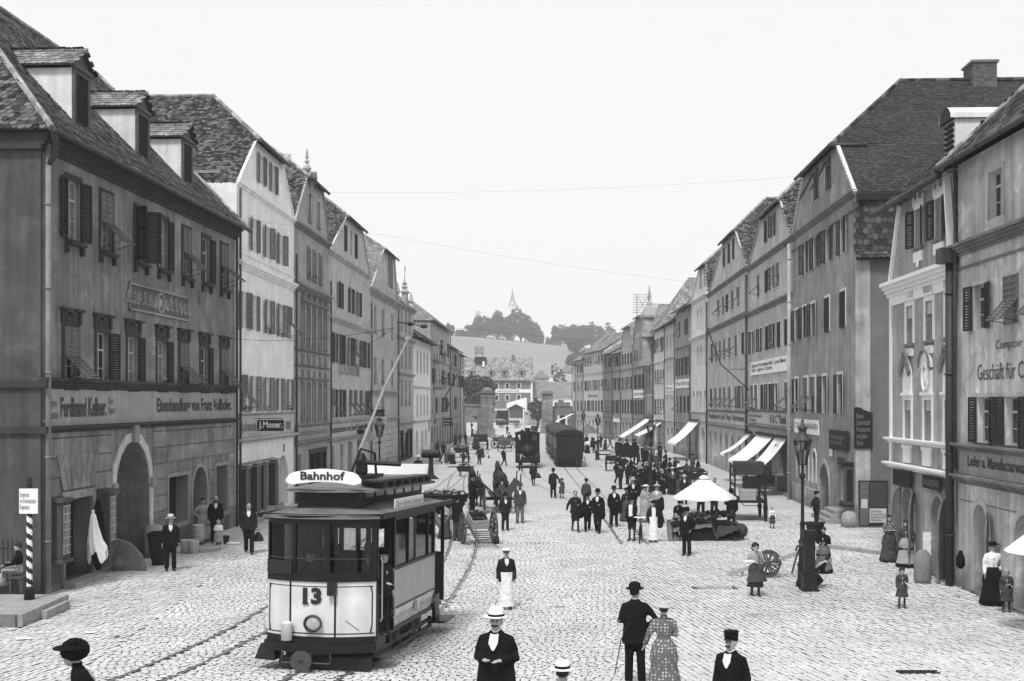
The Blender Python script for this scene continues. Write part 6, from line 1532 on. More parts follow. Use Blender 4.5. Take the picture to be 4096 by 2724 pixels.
 return o,hands
def pp(px,py,hpx,label,clampH=None,**k):
 p=g(px,py);hat=k.get('hat');H=hpx*p.y/FPX
 H-={None:.01,'bowler':.07,'felt':.06,'boater':.05,'straw':.06,'cap':.03,'kepi':.03,'lady':.06,'ladyboater':.06,'scarf':.01,'bonnet':.07,'white_cap':.05}.get(hat,0)*1
 kind=k.get('kind','man');lo,hi={'man':(1.58,1.86),'woman':(1.48,1.74)}.get(kind,(.8,1.62))
 H=min(hi,max(lo,H));return person(p,H,label,**k)
def near_p(px,top,d,label,hatc,**k):
 z0=gz(0,d);zt=EYE-(top-HY)/FPX*d;H=zt-z0-hatc;p=((px-CX)/FPX*d,d,z0);return person(p,H,label,near=True,**k)
near_p(1985,2420,17.3,'moustached man in dark coat and white straw hat, arms bent, at the bottom centre',.08,yaw=-12,arms=('bent','bent'),coat=C_BLK,pants=C_BLK,hat='straw',shirt=True,beard='m',fat=1.35,long=.05)
near_p(2250,2630,14.2,'person under a white boater hat at the very bottom edge, only head and hat showing',.06,yaw=175,hat='boater',coat=C_BLK,pants=C_BLK)
near_p(2540,2318,22.4,'tall man in black suit and bowler seen from behind, walking beside the dotted dress',.10,yaw=176,hat='bowler',coat=C_BLK,pants=C_BLK,arms=('bent','hip'),legs='stand',long=.06,head_turn=-20)
near_p(2655,2390,21.6,'woman in a spotted dress and flat pale hat seen from behind',.09,yaw=184,kind='woman',hat='lady',hatm=mat('felt_pale',.42,var=.1,scale=8),coat=C_DOT,skirt=C_DOT,arms=('out','bent'))
near_p(2925,2516,16.6,'moustached official in a tall dark peaked cap at the bottom right',.05,yaw=-38,hat='kepi',coat=C_BLK,pants=C_BLK,beard='m',shirt=True,long=.08,fat=1.05)
near_p(372,2522,14.4,'hurrying figure in black with a dark bonnet at the bottom left',.09,yaw=-70,kind='woman',hat='bonnet',coat=C_BLK,skirt=C_BLK,arms=('swing','out'),lean=18)
k_=g(2492,2470);ws=thing('walking_stick','thin walking stick held by the man in the bowler seen from behind','stick',(0,0,0));b=MB();pa=at(2502,2500,22.2);b.tube([(pa.x+.08,pa.y,pa.z+.05),(pa.x+.02,pa.y,pa.z-.05),at(2484,2560,22.2),at(2458,2700,22.0)],[.012,.012,.011,.009],6);b.build('stick',M_woodd,ws)
W1=pp(2025,2436,250,'boy in white peaked cap and long white apron standing alone in the street',hat='white_cap',coat=C_DK,pants=C_DK,apron=C_WH,arms=('down','down'),yaw=8,near=True,shirt=True)
pp(2747,2222,196,'man in dark suit and brimmed hat standing before the market umbrella',hat='felt',coat=C_BLK,pants=C_BLK,yaw=-35,shirt=True,beard='m',near=True,arms=('pocket','down'),long=.04)
pp(2710,2152,128,'bareheaded person bending over the stall, seen from behind',coat=C_DK,pants=C_GR,yaw=150,lean=20,arms=('fwd','fwd'))
pp(2612,2168,168,'moustached man in white apron and flat cap with a jacket over his shoulder',hat='cap',coat=C_DK,pants=C_DK,apron=C_WH,open_=True,yaw=6,arms=('hip','down'),cape=1,beard='m')
pp(2528,2163,180,'man in dark jacket holding a bicycle',hat='felt',coat=C_BLK,pants=C_DK,yaw=-30,open_=True,arms=('fwd','down'),bare=True)
pp(2391,2132,180,'moustached man in bowler with a dark coat over his arm, rightmost of the strolling trio',hat='bowler',coat=C_BLK,pants=C_BLK,legs='walk',yaw=-15,shirt=True,arms=('bent','down'),cape=True,beard='m')
pp(2350,2125,155,'man in dark clothes in the middle of the strolling trio',hat='felt',coat=C_BLK,pants=C_BLK,legs='walkr',yaw=0,shirt=True,arms=('bent','down'))
pp(2301,2127,166,'bareheaded youth in knee breeches, leftmost of the strolling trio',coat=C_DK,pants=C_DK,legs='walk',yaw=5,arms=('bent','out'),cape=True,bare=True)
pp(2456,2107,166,'man with a thin stick and black coat over his arm right of the strolling trio',hat='felt',coat=C_BLK,pants=C_BLK,yaw=2,shirt=True,arms=('bent','down'),cape=True)
pp(2345,2040,128,'man in a grey jacket and cap seen from behind above the strolling trio',hat='cap',coat=C_GR,pants=C_DK,yaw=170)
pp(2505,2085,138,'woman in dark dress and wide dark hat left of the bicycle',kind='woman',hat='lady',hatm=C_BLK,coat=C_DK,skirt=C_GR,yaw=0)
pp(2531,2068,162,'man in a light felt hat and black suit, hands together',hat='felt',hatm=C_LG,coat=C_BLK,pants=C_BLK,yaw=5,shirt=True,arms=('bent','bent'))
pp(2582,2088,152,'woman in pale dress under a large white hat',kind='woman',hat='lady',hatm=C_WH,coat=C_LG,skirt=C_LG,yaw=5,arms=('bent','down'))
pp(2627,2092,168,'woman in white blouse, dark skirt and straw boater carrying a jacket',kind='woman',hat='ladyboater',coat=C_LG,skirt=C_BLK,yaw=-8,arms=('bent','down'),cape=True,shirt=True)
pp(2213,1992,122,'man in bowler seen from behind leading a small child',hat='bowler',coat=C_DK,pants=C_BLK,yaw=175,legs='stand',arms=('down','out'))
pp(2247,1993,80,'small child in a broad hat beside the man in the bowler',kind='girl',hat='child',coat=C_GR,skirt=C_GR,yaw=20,arms=('down','up'))
pp(2133,1943,84,'lad in dark suit walking with a round bag',coat=C_DK,pants=C_DK,yaw=-10,legs='walk',hat='cap',bare=True)
pp(2080,2093,164,'bearded man in open grey jacket and felt hat beside the hay wagon',hat='felt',hatm=C_GR,coat=C_GR,pants=C_MG,yaw=4,shirt=True,arms=('down','down'),legs='stand',beard='full',near=True)
pp(2021,2122,128,'boy in dark suit and hat looking on, right of the crate handcart',hat='felt',coat=C_DK,pants=C_DK,yaw=12,shirt=True,arms=('pocket','pocket'))
pp(1890,2045,150,'carter in dark coat and hat at the horses beside the hay wagon',hat='felt',coat=C_BLK,pants=C_BLK,yaw=60,long=.22,arms=('fwd','fwd'))
pp(1828,2164,186,'man in dark jacket and brimmed hat seen from behind at the crate handcart',hat='felt',coat=C_BLK,pants=C_GR,yaw=150,arms=('fwd','down'))
pp(1778,2155,152,'woman in a grey skirt and light blouse next to the big basket',kind='woman',coat=C_LG,skirt=C_GR,yaw=-40,arms=('bent','down'))
pp(1673,1932,112,'man in a pale straw hat walking away beyond the tram roof',hat='straw',coat=C_BLK,pants=C_BLK,yaw=170,legs='walk',arms=('out','out'))
pp(1535,1868,80,'bicycle rider in dark clothes far down the left pavement',hat='cap',coat=C_DK,pants=C_DK,yaw=120,lean=15,arms=('fwd','fwd'))
pp(682,2283,228,'man in dark suit and straw hat standing before the portal',hat='straw',hatm=mat('straw_grey',.55,var=.1,scale=20),coat=C_BLK,pants=C_BLK,yaw=18,shirt=True,near=True)
pp(812,2168,186,'woman in a long pale grey dress outside the arched shop door',kind='woman',coat=C_LG,skirt=C_MG,apron=C_LG,yaw=30,arms=('hip','hip'),near=True)
pp(862,2172,192,'bald bearded man in a dark coat beside the woman in the shop doorway',hair=M_hairg,coat=C_BLK,pants=C_BLK,yaw=18,shirt=True,beard='full',near=True)
pp(874,2196,118,'little child in a white bib before the bald man',kind='girl',coat=C_WH,skirt=C_LG,hair=M_hairg,yaw=15,arms=('bent','bent'),bare=True)
pp(995,2215,208,'stout bareheaded man in an open jacket walking with a dark bag',coat=C_DK,pants=C_BLK,yaw=12,legs='walk',shirt=True,fat=1.25,arms=('down','down'),near=True)
pp(3022,2383,214,'girl in a pinafore dress holding a white bowl and eating',kind='girl',coat=C_LG,skirt=C_GR,yaw=5,arms=('mouth','bent'),near=True,apron=C_GR,hem=.3)
pp(3294,2291,180,'woman in dark blouse and grey apron standing behind the water pump',kind='woman',coat=C_BLK,skirt=C_DK,apron=C_MG,yaw=-25,arms=('bent','bent'))
pp(3250,2350,150,'person crouching at the foot of the water pump',coat=C_BLK,pants=C_DK,yaw=90,legs='crouch',lean=50,arms=('fwd','fwd'))
pp(3266,2112,150,'man in a dark jacket leaning at the stone step of the big house',hat='cap',coat=C_DK,pants=C_DK,yaw=100,arms=('back','back'))
pp(3557,2247,190,'woman in a checked blouse and long dark skirt at the shop corner',kind='woman',coat=C_CHK,skirt=C_GR,yaw=10,arms=('fold','fold'),near=True)
pp(3622,2268,190,'woman with a pale apron standing in the arched shop door',kind='woman',coat=C_GR,skirt=C_DK,apron=C_LG,yaw=-10,arms=('hip','down'),near=True)
pp(3608,2432,164,'small girl in a short dark dress standing alone on the right pavement',kind='girl',coat=C_GR,skirt=C_GR,yaw=-5,arms=('bent','down'),near=True,hem=.5,hair=M_hair)
pp(3971,2420,260,'woman in a white blouse and long black skirt by the right edge',kind='woman',coat=C_WH,skirt=C_BLK,yaw=-5,arms=('hip','down'),near=True,hat='ladyboater',hatm=C_BLK)
pp(4026,2449,176,'small girl in a dull dress beside the woman in the white blouse',kind='girl',coat=C_GR,skirt=C_GR,yaw=-15,near=True,arms=('bent','down'),hem=.45,hair=M_hairg)
pp(3089,2113,88,'small girl with a white bib near the crate wagon',kind='girl',coat=C_WH,skirt=C_GR,hair=M_hairg,yaw=5)
pp(2803,2062,165,'man half hidden behind the market umbrella, his legs showing below it',coat=C_BLK,pants=C_BLK,yaw=10,arms=('down','down'))
pp(2857,2066,165,'second man hidden behind the umbrella, right of the first pair of legs',coat=C_DK,pants=C_DK,yaw=-30,arms=('bent','down'))
pp(2925,2122,170,'dark clad man standing at the right end of the market stall',hat='felt',coat=C_BLK,pants=C_BLK,yaw=160,arms=('bent','down'))
pp(2737,2018,122,'man in a boater hat half hidden above the left slope of the umbrella',hat='boater',coat=C_DK,pants=C_DK,yaw=0,shirt=True)
pp(2722,1985,118,'woman in a dark hat and coat above the umbrella',kind='woman',hat='lady',hatm=C_BLK,coat=C_DK,skirt=C_GR,yaw=-20)
pp(2690,1978,112,'woman in a white boater and long dark striped skirt left of the umbrella',kind='woman',hat='lady',hatm=C_WH,coat=C_GR,skirt=C_DK,yaw=0,arms=('bent','bent'),shirt=True)
pp(2645,1978,98,'woman in dark dress and small boater left of the one in the white hat',kind='woman',hat='ladyboater',coat=C_BLK,skirt=C_BLK,yaw=0,arms=('bent','bent'))
pp(2714,1942,100,'woman in a white blouse seen behind the hats near the low stone wall',kind='woman',coat=C_WH,skirt=C_DK,yaw=90,arms=('fwd','bent'))
CROWD=[(2482,1957,100,'man in a dark suit and cap walking at the left front of the far crowd',dict(hat='cap',coat=C_DK,pants=C_DK)),(2510,1938,80,'man with a white shirt front behind the leading man of the far crowd',dict(coat=C_DK,shirt=True,hat='felt')),(2538,1940,88,'woman in dark clothes in the middle of the far crowd',dict(kind='woman',coat=C_BLK,skirt=C_BLK,hat='lady',hatm=C_BLK)),(2562,1925,82,'woman with a light blouse left of the second street lamp',dict(kind='woman',coat=C_LG,skirt=C_GR)),(2587,1937,80,'girl in black just left of the second street lamp',dict(kind='woman',coat=C_BLK,skirt=C_BLK,hat='ladyboater')),(2580,1874,88,'tall man in a long dark coat behind the second street lamp',dict(coat=C_BLK,pants=C_BLK,long=.3,yaw=180)),(2626,1890,78,'lad in a pale cap and grey overcoat right of the second street lamp',dict(hat='boater',coat=C_GR,pants=C_DK,long=.15,yaw=-30)),(2663,1884,80,'man in dark suit by the small awning',dict(hat='bowler',coat=C_BLK,yaw=60)),(2640,1862,66,'man in a black hat in the shade of the small awning',dict(hat='felt',coat=C_BLK,yaw=20)),(2612,1850,62,'man in a pale jacket under the first awning',dict(coat=C_MG,pants=C_DK)),(2470,1905,90,'man in a cap behind the cart wheel',dict(hat='cap',coat=C_DK,yaw=150)),(2450,1852,60,'woman in a light dress by the bench cart',dict(kind='woman',coat=C_LG,skirt=C_LG,yaw=170)),(2469,1846,62,'man in a dark coat beside the woman in the light dress',dict(hat='bowler',coat=C_BLK,yaw=20)),(2421,1801,53,'woman in a dark dress beyond the bench cart',dict(kind='woman',coat=C_DK,skirt=C_DK,hat='lady',hatm=C_BLK,yaw=120)),(2467,1797,51,'woman with a pale blouse and black skirt farther down the right row',dict(kind='woman',coat=C_LG,skirt=C_BLK,yaw=150)),(2350,1814,60,'woman in white blouse and dark skirt beside the carriage',dict(kind='woman',coat=C_WH,skirt=C_BLK,yaw=170,hat='bonnet')),(2376,1812,58,'man in dark clothes next to the woman in white beside the carriage',dict(coat=C_DK,hat='felt',yaw=160)),(2392,1806,55,'man standing close behind the lamp post beside the bench',dict(coat=C_DK,hat='cap',yaw=30)),(2440,1790,48,'pale clad person by the shop doors of the right row',dict(coat=C_MG,pants=C_GR,yaw=60)),(2744,1930,92,'woman sitting by the crates behind the market umbrella',dict(kind='woman',coat=C_GR,skirt=C_DK,yaw=60)),(2790,1925,96,'dark figure in the doorway beside the stone base',dict(coat=C_BLK,yaw=80)),(2770,1900,84,'man in a grey coat near the deep awning',dict(coat=C_GR,hat='felt',yaw=40)),(2555,1862,60,'boy in dark clothes behind the dark carriage',dict(kind='child',coat=C_DK)),(2318,1868,74,'railway man in a white shirt at the right corner of the carriage end',dict(coat=C_WH,pants=C_DK,yaw=150)),(2082,1884,60,'workman bending before the locomotive',dict(coat=C_DK,pants=C_DK,lean=35,yaw=170,arms=('fwd','fwd'))),(1773,1834,64,'man in dark clothes at the back of the left hand group',dict(coat=C_BLK,hat='felt',yaw=30)),(1761,1856,48,'child at the left of the family group on the left',dict(kind='child',coat=C_DK,pants=C_DK)),(1785,1858,58,'girl in a grey dress in the family group on the left',dict(kind='girl',coat=C_GR,skirt=C_GR,hem=.2)),(1796,1853,58,'second girl of the family group, half hidden',dict(kind='girl',coat=C_DK,skirt=C_DK,hem=.2)),(1811,1857,61,'woman in a white headscarf and black skirt in the family group',dict(kind='woman',coat=C_LG,skirt=C_BLK,hat='scarf',yaw=170)),(1853,1859,56,'boy in front of the loaded handcart on the left',dict(kind='child',coat=C_DK,pants=C_DK,yaw=170)),(1868,1837,64,'man at the right side of the loaded handcart',dict(coat=C_DK,hat='cap',yaw=60)),(1917,1859,72,'broad man in a jacket seen from behind left of the centre',dict(coat=C_DK,pants=C_GR,yaw=178,hat='felt',arms=('out','out'))),(1928,1830,60,'woman in a white headscarf sweeping with a broom',dict(kind='woman',coat=C_LG,skirt=C_GR,hat='scarf',yaw=-60,arms=('bent','down'))),(2016,1863,74,'man in dark suit walking towards the camera left of the locomotive',dict(coat=C_DK,hat='felt',shirt=True,legs='walk')),(2038,1781,54,'man in a hat further back left of the locomotive',dict(coat=C_DK,hat='felt',shirt=True,legs='walk')),(2029,1737,38,'farthest walking man between the gate pillars',dict(coat=C_DK,hat='cap')),(1823,1782,40,'woman in the far group before the gate wall, leftmost',dict(kind='woman',coat=C_DK,skirt=C_DK)),(1841,1778,38,'second of the far group before the gate wall',dict(kind='woman',coat=C_GR,skirt=C_GR)),(1862,1780,40,'man in the far group before the gate wall, rightmost',dict(coat=C_DK,hat='felt')),(1897,1795,52,'woman in a long dark skirt by the empty cart',dict(kind='woman',coat=C_DK,skirt=C_DK,yaw=90)),(1887,1720,31,'man walking through the gate passage',dict(coat=C_DK,hat='cap')),(1904,1744,30,'woman in white beside the gate pillar',dict(kind='woman',coat=C_WH,skirt=C_LG)),(1889,1747,31,'woman in a grey dress just below the gate passage',dict(kind='woman',coat=C_GR,skirt=C_GR)),(2470,1935,88,'man in a dark coat just left of the leading man of the far crowd',dict(hat='bowler',coat=C_BLK,yaw=20)),(2497,1905,72,'lad in black between the carriage and the leading man',dict(hat='cap',coat=C_DK,yaw=160)),(2524,1915,76,'man in a dark felt hat close behind the white shirt front',dict(hat='felt',coat=C_BLK,shirt=True)),(2550,1985,102,'woman in black with a broad hat at the front of the far crowd',dict(kind='woman',coat=C_BLK,skirt=C_BLK,hat='lady',hatm=C_BLK)),(2571,1960,92,'man in a dark overcoat left of the lamp foot',dict(hat='bowler',coat=C_BLK,long=.25)),(2600,1905,74,'youth in grey beside the lamp post of the crowd',dict(hat='cap',coat=C_GR,yaw=40)),(2618,1962,92,'man in a black hat immediately right of the crowd lamp',dict(hat='felt',coat=C_BLK,shirt=True)),(2635,1925,80,'woman in dark grey at the right of the crowd lamp',dict(kind='woman',coat=C_GR,skirt=C_DK,hat='lady',hatm=C_BLK,yaw=30)),(2655,1915,80,'man in black turned towards the shops',dict(hat='bowler',coat=C_BLK,yaw=90)),(2680,1925,82,'man in a dark suit before the long awning',dict(hat='felt',coat=C_DK,yaw=-60)),(2700,1905,78,'boy in a dark jacket by the long box cart',dict(kind='child',coat=C_DK,pants=C_DK,yaw=120)),(2672,1955,88,'girl in black behind the woman in the white hat',dict(kind='woman',coat=C_BLK,skirt=C_BLK,yaw=-30)),(2755,1960,95,'woman in a dark shawl bending over the long box cart',dict(kind='woman',coat=C_DK,skirt=C_GR,yaw=90,lean=15)),(2640,1838,58,'far man in black beneath the first awning',dict(hat='felt',coat=C_BLK)),(2590,1842,60,'far woman in grey left of the first awning edge',dict(kind='woman',coat=C_GR,skirt=C_GR)),(2570,1850,62,'far man in a cap behind the carriage on the right',dict(hat='cap',coat=C_DK)),(2490,1830,56,'far man in dark clothes left of the carriage',dict(hat='felt',coat=C_DK)),(2404,1790,49,'far man in black behind the bench cart',dict(hat='bowler',coat=C_BLK)),(2368,1790,48,'far woman in black beyond the carriages, near the grey umbrella',dict(kind='woman',coat=C_BLK,skirt=C_BLK)),(2345,1790,48,'far man half hidden by the carriage end near the grey umbrella',dict(hat='cap',coat=C_DK)),(1750,1815,52,'woman in dark clothes on the left pavement by the steps',dict(kind='woman',coat=C_DK,skirt=C_DK,yaw=60)),(1832,1812,48,'boy in grey on the loaded handcart side',dict(kind='child',coat=C_GR,pants=C_GR)),(1850,1800,46,'woman in a pale dress behind the loaded handcart',dict(kind='woman',coat=C_LG,skirt=C_LG)),(1908,1800,50,'woman in black left of the empty deep cart',dict(kind='woman',coat=C_BLK,skirt=C_BLK,yaw=60)),(2012,1795,50,'man sitting in a pale smock on the small cart',dict(coat=C_MG,pants=C_GR,hat='felt'))]
for(x,y,hh,lab,k)in CROWD:
 rr=random.Random(x+y);k.setdefault('yaw',rr.uniform(-70,70));k.setdefault('arms',rr.choice([('down','bent'),('down','down'),('bent','swing'),('hip','down'),('back','back'),('pocket','down'),('out','bent')]));k.setdefault('legs',rr.choice(['stand','walk','walkr','stand']));k.setdefault('lean',rr.choice([0,3,6]));k.setdefault('fat',rr.uniform(.95,1.2));k.setdefault('head_turn',rr.uniform(-35,35));pp(x,y,hh,lab,**k)
p=g(70,2420);person((p.x-.1,p.y+.3,.46-.0),1.62,'woman in black with a white apron sitting by the striped pole',kind='woman',yaw=-75,legs='sit',coat=C_BLK,skirt=C_LG,arms=('fwd','bent'),near=True)
def bag(c,label,r=.17,m=M_shoe):
 t=thing('bag',label,'bag',c);b=MB();b.lathe([(r*.75,0),(r,.03),(r*.98,.1),(r*.6,.26),(r*.25,.34)],(0,0,0),10,1,.55);b.build('bag_body',m,t,True);b=MB();b.tube([(-.05,0,.33),(-.04,0,.43),(.04,0,.43),(.05,0,.33)],.012,6);b.build('handle',m,t);return t
p=g(1035,2210);bag((p.x,p.y-.1,.42),'dark drawstring bag hanging from the stout man\'s hand',.2)
p=g(2151,1943);bag((p.x,p.y,.5),'round dark bag carried by the walking lad',.22)
p=at(2998,2250,30.5);bw_=thing('bowl','white enamel bowl held by the girl in the pinafore','bowl',(p.x-.02,p.y-.06,p.z-.03));b=MB();b.lathe([(.05,0),(.12,.05),(.16,.07),(.16,.078),(.11,.06),(.04,.02)],(0,0,0),16);b.build('bowl_body',M_white,bw_,True)
p=g(2436,2108);t=thing('walking_stick','thin stick in the hand of the man right of the strolling trio','stick',(p.x,p.y,0));b=MB();b.tube([(0,0,0),(.03,0,.85)],.014,6);b.build('stick',M_woodd,t)
p=g(1945,1833);t=thing('broom','broom leaning in the hands of the sweeping woman','broom',(p.x,p.y,0));b=MB();b.tube([(.25,0,.3),(-.35,0,1.5)],.02,6);b.build('stick',M_wood,t);b=MB();b.lathe([(.03,0),(.14,-.35)],(.25,0,.32),8,1,.5);b.build('bristles',M_woodd,t)
p=g(3310,2285);t=thing('back_basket','round wicker basket carried behind the woman at the pump','basket',(p.x-.42,p.y-.05,.98));b=MB();b.lathe([(.12,0),(.22,.2),(.3,.55),(.34,.62),(.3,.6),(.2,.3)],(0,0,0),14,1,.8);b.build('basket_body',M_woodd,t,True)
# --- tram
class MB_z(MB):
 def __init__(s,dz):MB.__init__(s);s.dz=dz
 def add(s,V,F):V=np.asarray(V,float).copy();V[:,2]+=s.dz;return MB.add(s,V,F)
TD=mat('tram_dark_paint',.008,rough=.4,var=.3,scale=4,spec=.3)
TM=mat('tram_mid_paint',.018,rough=.45,var=.3,scale=3,spec=.3,streak=.2)
TW=mat('tram_cream_paint',.64,rough=.45,var=.12,scale=1.8,spec=.4,streak=.2,fine=.04)
TP=mat('tram_side_panel',.36,rough=.4,var=.15,scale=2.5,spec=.4)
TRF=mat('tram_roof_canvas',.16,rough=.7,var=.35,scale=1.6,fine=.15)
TG=bpy.data.materials.new('tram_glass');TG.use_nodes=True
_nt=TG.node_tree;_nt.nodes.clear();_o=_nt.nodes.new('ShaderNodeOutputMaterial');_g=_nt.nodes.new('ShaderNodeBsdfGlossy');_g.inputs['Roughness'].default_value=.05;_g.inputs[0].default_value=(.8,.8,.8,1)
_t=_nt.nodes.new('ShaderNodeBsdfTransparent');_t.inputs[0].default_value=(.75,.75,.75,1);_m=_nt.nodes.new('ShaderNodeMixShader');_f=_nt.nodes.new('ShaderNodeFresnel');_f.inputs[0].default_value=1.5
_nt.links.new(_f.outputs[0],_m.inputs[0]);_nt.links.new(_t.outputs[0],_m.inputs[1]);_nt.links.new(_g.outputs[0],_m.inputs[2]);_nt.links.new(_m.outputs[0],_o.inputs[0])
def tram():
 yaw=math.atan2(-.18,.983);Pz=gz(0,24.6)
 t=thing('tram','dark and cream electric tram number 13 with a Bahnhof board, in the left foreground','tram',(-3.85,23.75,Pz),0)
 t.scale=(1.075,1,1)
 t.rotation_euler=(-.028,0,yaw)
 HWf,HWs=1.04,1.10;Y1,Y2,Y3=1.40,4.85,6.1
 def bow(x,hw=HWf,d=.34):return d*(abs(x)/hw)**2.2
 def ring(z,hw=HWf,off=0,x0=-1,x1=1,n=14,d=.34):return[(hw*(x0+(x1-x0)*i/n),bow(hw*(x0+(x1-x0)*i/n),hw,d)-off,z)for i in range(n+1)]
 def shell(name,z0,z1,m,off=0,x0=-1,x1=1,hw=HWf,par=None,n=14,th=.04,d=.34):
  b=MB();a0,a1=ring(z0,hw,off,x0,x1,n,d),ring(z1,hw,off,x0,x1,n,d);b0=[(x,y+th,z)for x,y,z in a0][::-1];b1=[(x,y+th,z)for x,y,z in a1][::-1]
  b.loft([a0+b0,a1+b1]);return autosmooth(b.build(name,m,par or t),35)
 for x0,x1 in((-1.0,-.50),(-.47,.335),(.365,1.0)):shell('dash_panel',.70,1.80,TW,0,x0,x1,n=8)
 dp=shell('dash_rim',1.80,1.90,TD,.03);shell('dash_rim',.78,.80,TD,.008,-.99,.99);shell('dash_rim',.66,.73,TD,.02);shell('dash_post',.6,1.85,TD,.012,-.502,-.468,n=2);shell('dash_post',.6,1.85,TD,.012,.334,.366,n=2)
 shell('dash_rim',1.70,1.715,TD,.006,-.97,.97)
 shell('bumper',.42,.60,TD,.07,hw=HWf+.04,th=.14);shell('sill_beam',.58,.68,TD,.03)
 for x in(-1.0,1.0):
  s=1 if x>0 else-1;b=MB();b.tube([(x*.965,bow(.965)-.02,.8),(x*.985,bow(1)-.01,.95),(x*.985,bow(1)-.01,1.6),(x*.965,bow(.965)-.02,1.72)],.014,5);b.build('dash_rim',TD,t)
 for z0,z1 in((1.90,1.97),(2.92,3.04)):shell('window_rail',z0,z1,TD,.01)
 for x in(-1.0,-.42,.205,.97):
  shell('window_post',1.97,2.92,TD,.015,x-.035 if x>-.99 else-1.0,x+.035,n=2,th=.07)
 for x0,x1 in((-.965,-.455),(-.385,.17),(.24,.935)):shell('pane',1.97,2.92,TG,-.02,x0,x1,n=5,th=.006)
 shell('hand_rail',2.24,2.255,M_irong,.0,-.95,.93,th=.015)
 shell('lower_flap',1.92,2.2,TM,.05,-1.0,-.45,n=5)
 text('13',t,Matrix.Translation((-.24,-.012,1.36))@Matrix.Rotation(R_(90),4,'X'),.36,.33,M_black,bold=.05,ext=.01)
 b=MB()
 for(x,z)in((-.22,1.365),(-.18,1.365)):pass
 b.b2((-.245,-.03,1.355),(-.13,-.018,1.385));b.build('numeral_foot',M_black,t)
 rx=Matrix.Rotation(R_(90),3,'X')
 b=MB();b.lathe([(.02,.0),(.14,.03),(.17,.12),(.175,.17),(.15,.175)],(-.02,.05,1.0),20,rot=rx,cap=False);hl=b.build('headlight',M_irong,t,True)
 b=MB();b.ball((-.02,-.06,1.0),(.15,.05,.15),16,8);b.build('lens',mat('lamp_lens',.35,rough=.15,var=.4,scale=6,spec=.8),hl,True)
 b=MB();b.b2((.25,-.12,1.55),(.4,.02,1.82));b.build('coupler_socket',TM,t);b=MB();b.lathe([(.10,.66),(.10,.98),(.11,1.0),(.04,1.03)],(-.52,-.08,0),14);b.build('signal_lamp',TW,t,True)
 b=MB();b.bar((.55,bow(.55)-.012,1.05),(.78,bow(.78)-.012,.85),.012,.006);b.build('scratch',TM,t)
 b=MB();[b.ball((x,bow(x)-.03,.63),.012,5,3)for x in[-.95+i*.1 for i in range(20)]];b.build('rivets',TM,t,kind='stuff')
 b=MB();b.b2((-.78,.25,.05),(.98,.31,.30));b.build('fender',TM,t)
 b=MB();b.lathe([(.01,-.03),(.20,-.03),(.205,.03),(.01,.03)],(-.22,-.12,.27),22,rot=rx);cdk=b.build('coupling_disc',M_irong,t);b=MB();b.b2((-.26,-.16,.25),(-.18,-.148,.29));b.build('slot',M_black,cdk)
 b=MB();b.tube([(-.62,-.02,.45),(-.62,-.05,.22),(.3,-.05,.22),(.3,-.02,.45)],.018,6);b.build('coupling_rod',M_irong,t)
 for x in(-1.16,):b=MB();b.prism([(x-.02,.35,.5),(x+.3,.2,.5),(x+.35,.1,.22),(x-.08,.2,.22)],(0,.5,0));b.build('step',TD,t)
 b=MB();b.b2((-1.0,.3,.60),(1.0,6.0,.68));b.build('floor',TD,t)
 for y in(.40,Y1-.06):b=MB();b.b2((1.0,y,.66),(1.06,y+.06,3.05));b.build('door_post',TD,t)
 b=MB();b.tube([(1.10,.45,1.0),(1.13,.45,1.05),(1.13,.45,2.2),(1.10,.45,2.25)],.016,6);b.tube([(1.12,Y1-.12,.95),(1.15,Y1-.12,1.0),(1.15,Y1-.12,1.9),(1.12,Y1-.12,1.95)],.016,6);b.build('grab_rail',mat('rail_metal',.4,rough=.3,metal=.7,var=.1),t)
 b=MB();b.b2((.95,.48,.28),(1.25,1.3,.32));b.b2((.95,.5,.30),(.98,1.28,.6));b.build('step',M_irong,t)
 b=MB();b.b2((1.02,.4,1.0),(1.05,Y1,1.03));b.b2((1.02,.4,.72),(1.05,Y1,.75));[b.b2((1.02,.5+i*.11,.72),(1.045,.52+i*.11,1.45))for i in range(8)];b.b2((1.02,.4,1.45),(1.05,Y1,1.49));b.build('entrance_gate',M_iron,t)
 for s in(-1,1):
  b=MB();b.b2((s*HWs-.03,Y1,1.12),(s*HWs+.0,Y2,1.92));b.build('side_panel',TP,t)
  b=MB();b.prism([(s*(HWs-.0),Y1,1.10),(s*(HWs-.10),Y1,.68),(s*(HWs-.14),Y1,.68),(s*(HWs-.06),Y1,1.10)],(0,Y2-Y1,0));b.build('rocker_panel',TW,t)
  b=MB();b.b2((s*HWs-.04,Y1,1.10),(s*HWs+.02,Y2,1.13));b.b2((s*HWs-.04,Y1,1.90),(s*HWs+.02,Y2,1.96));b.b2((s*HWs-.04,Y1,2.92),(s*HWs+.02,Y2,3.06));b.b2((s*(HWs-.08)-.03,Y1,.62),(s*(HWs-.08)+.03,Y2,.69));b.build('side_moulding',TM,t)
  for y0,y1 in((Y1,Y1+.1),(2.50,2.58),(3.05,3.13),(4.2,4.24),(Y2-.1,Y2)):b=MB();b.b2((s*HWs-.05,y0,1.96),(s*HWs+.01,y1,2.92));b.build('window_post',TD,t)
  for y0,y1 in((Y1+.1,2.50),(3.13,4.2)):
   b=MB();b.b2((s*HWs-.03,y0,1.96),(s*HWs-.022,y1,2.92));b.build('pane',TG,t)
  b=MB();[b.box((s*HWs-.02,2.815,2.0+i*.05),(.02,.46,.042),rot=Matrix.Rotation(R_(20*s),3,'Y'))for i in range(18)];b.build('louvre_blind',M_curt,t)
  b=MB();b.b2((s*HWs-.03,4.24,1.96),(s*HWs-.022,Y2-.1,2.92));b.build('pane',TG,t)
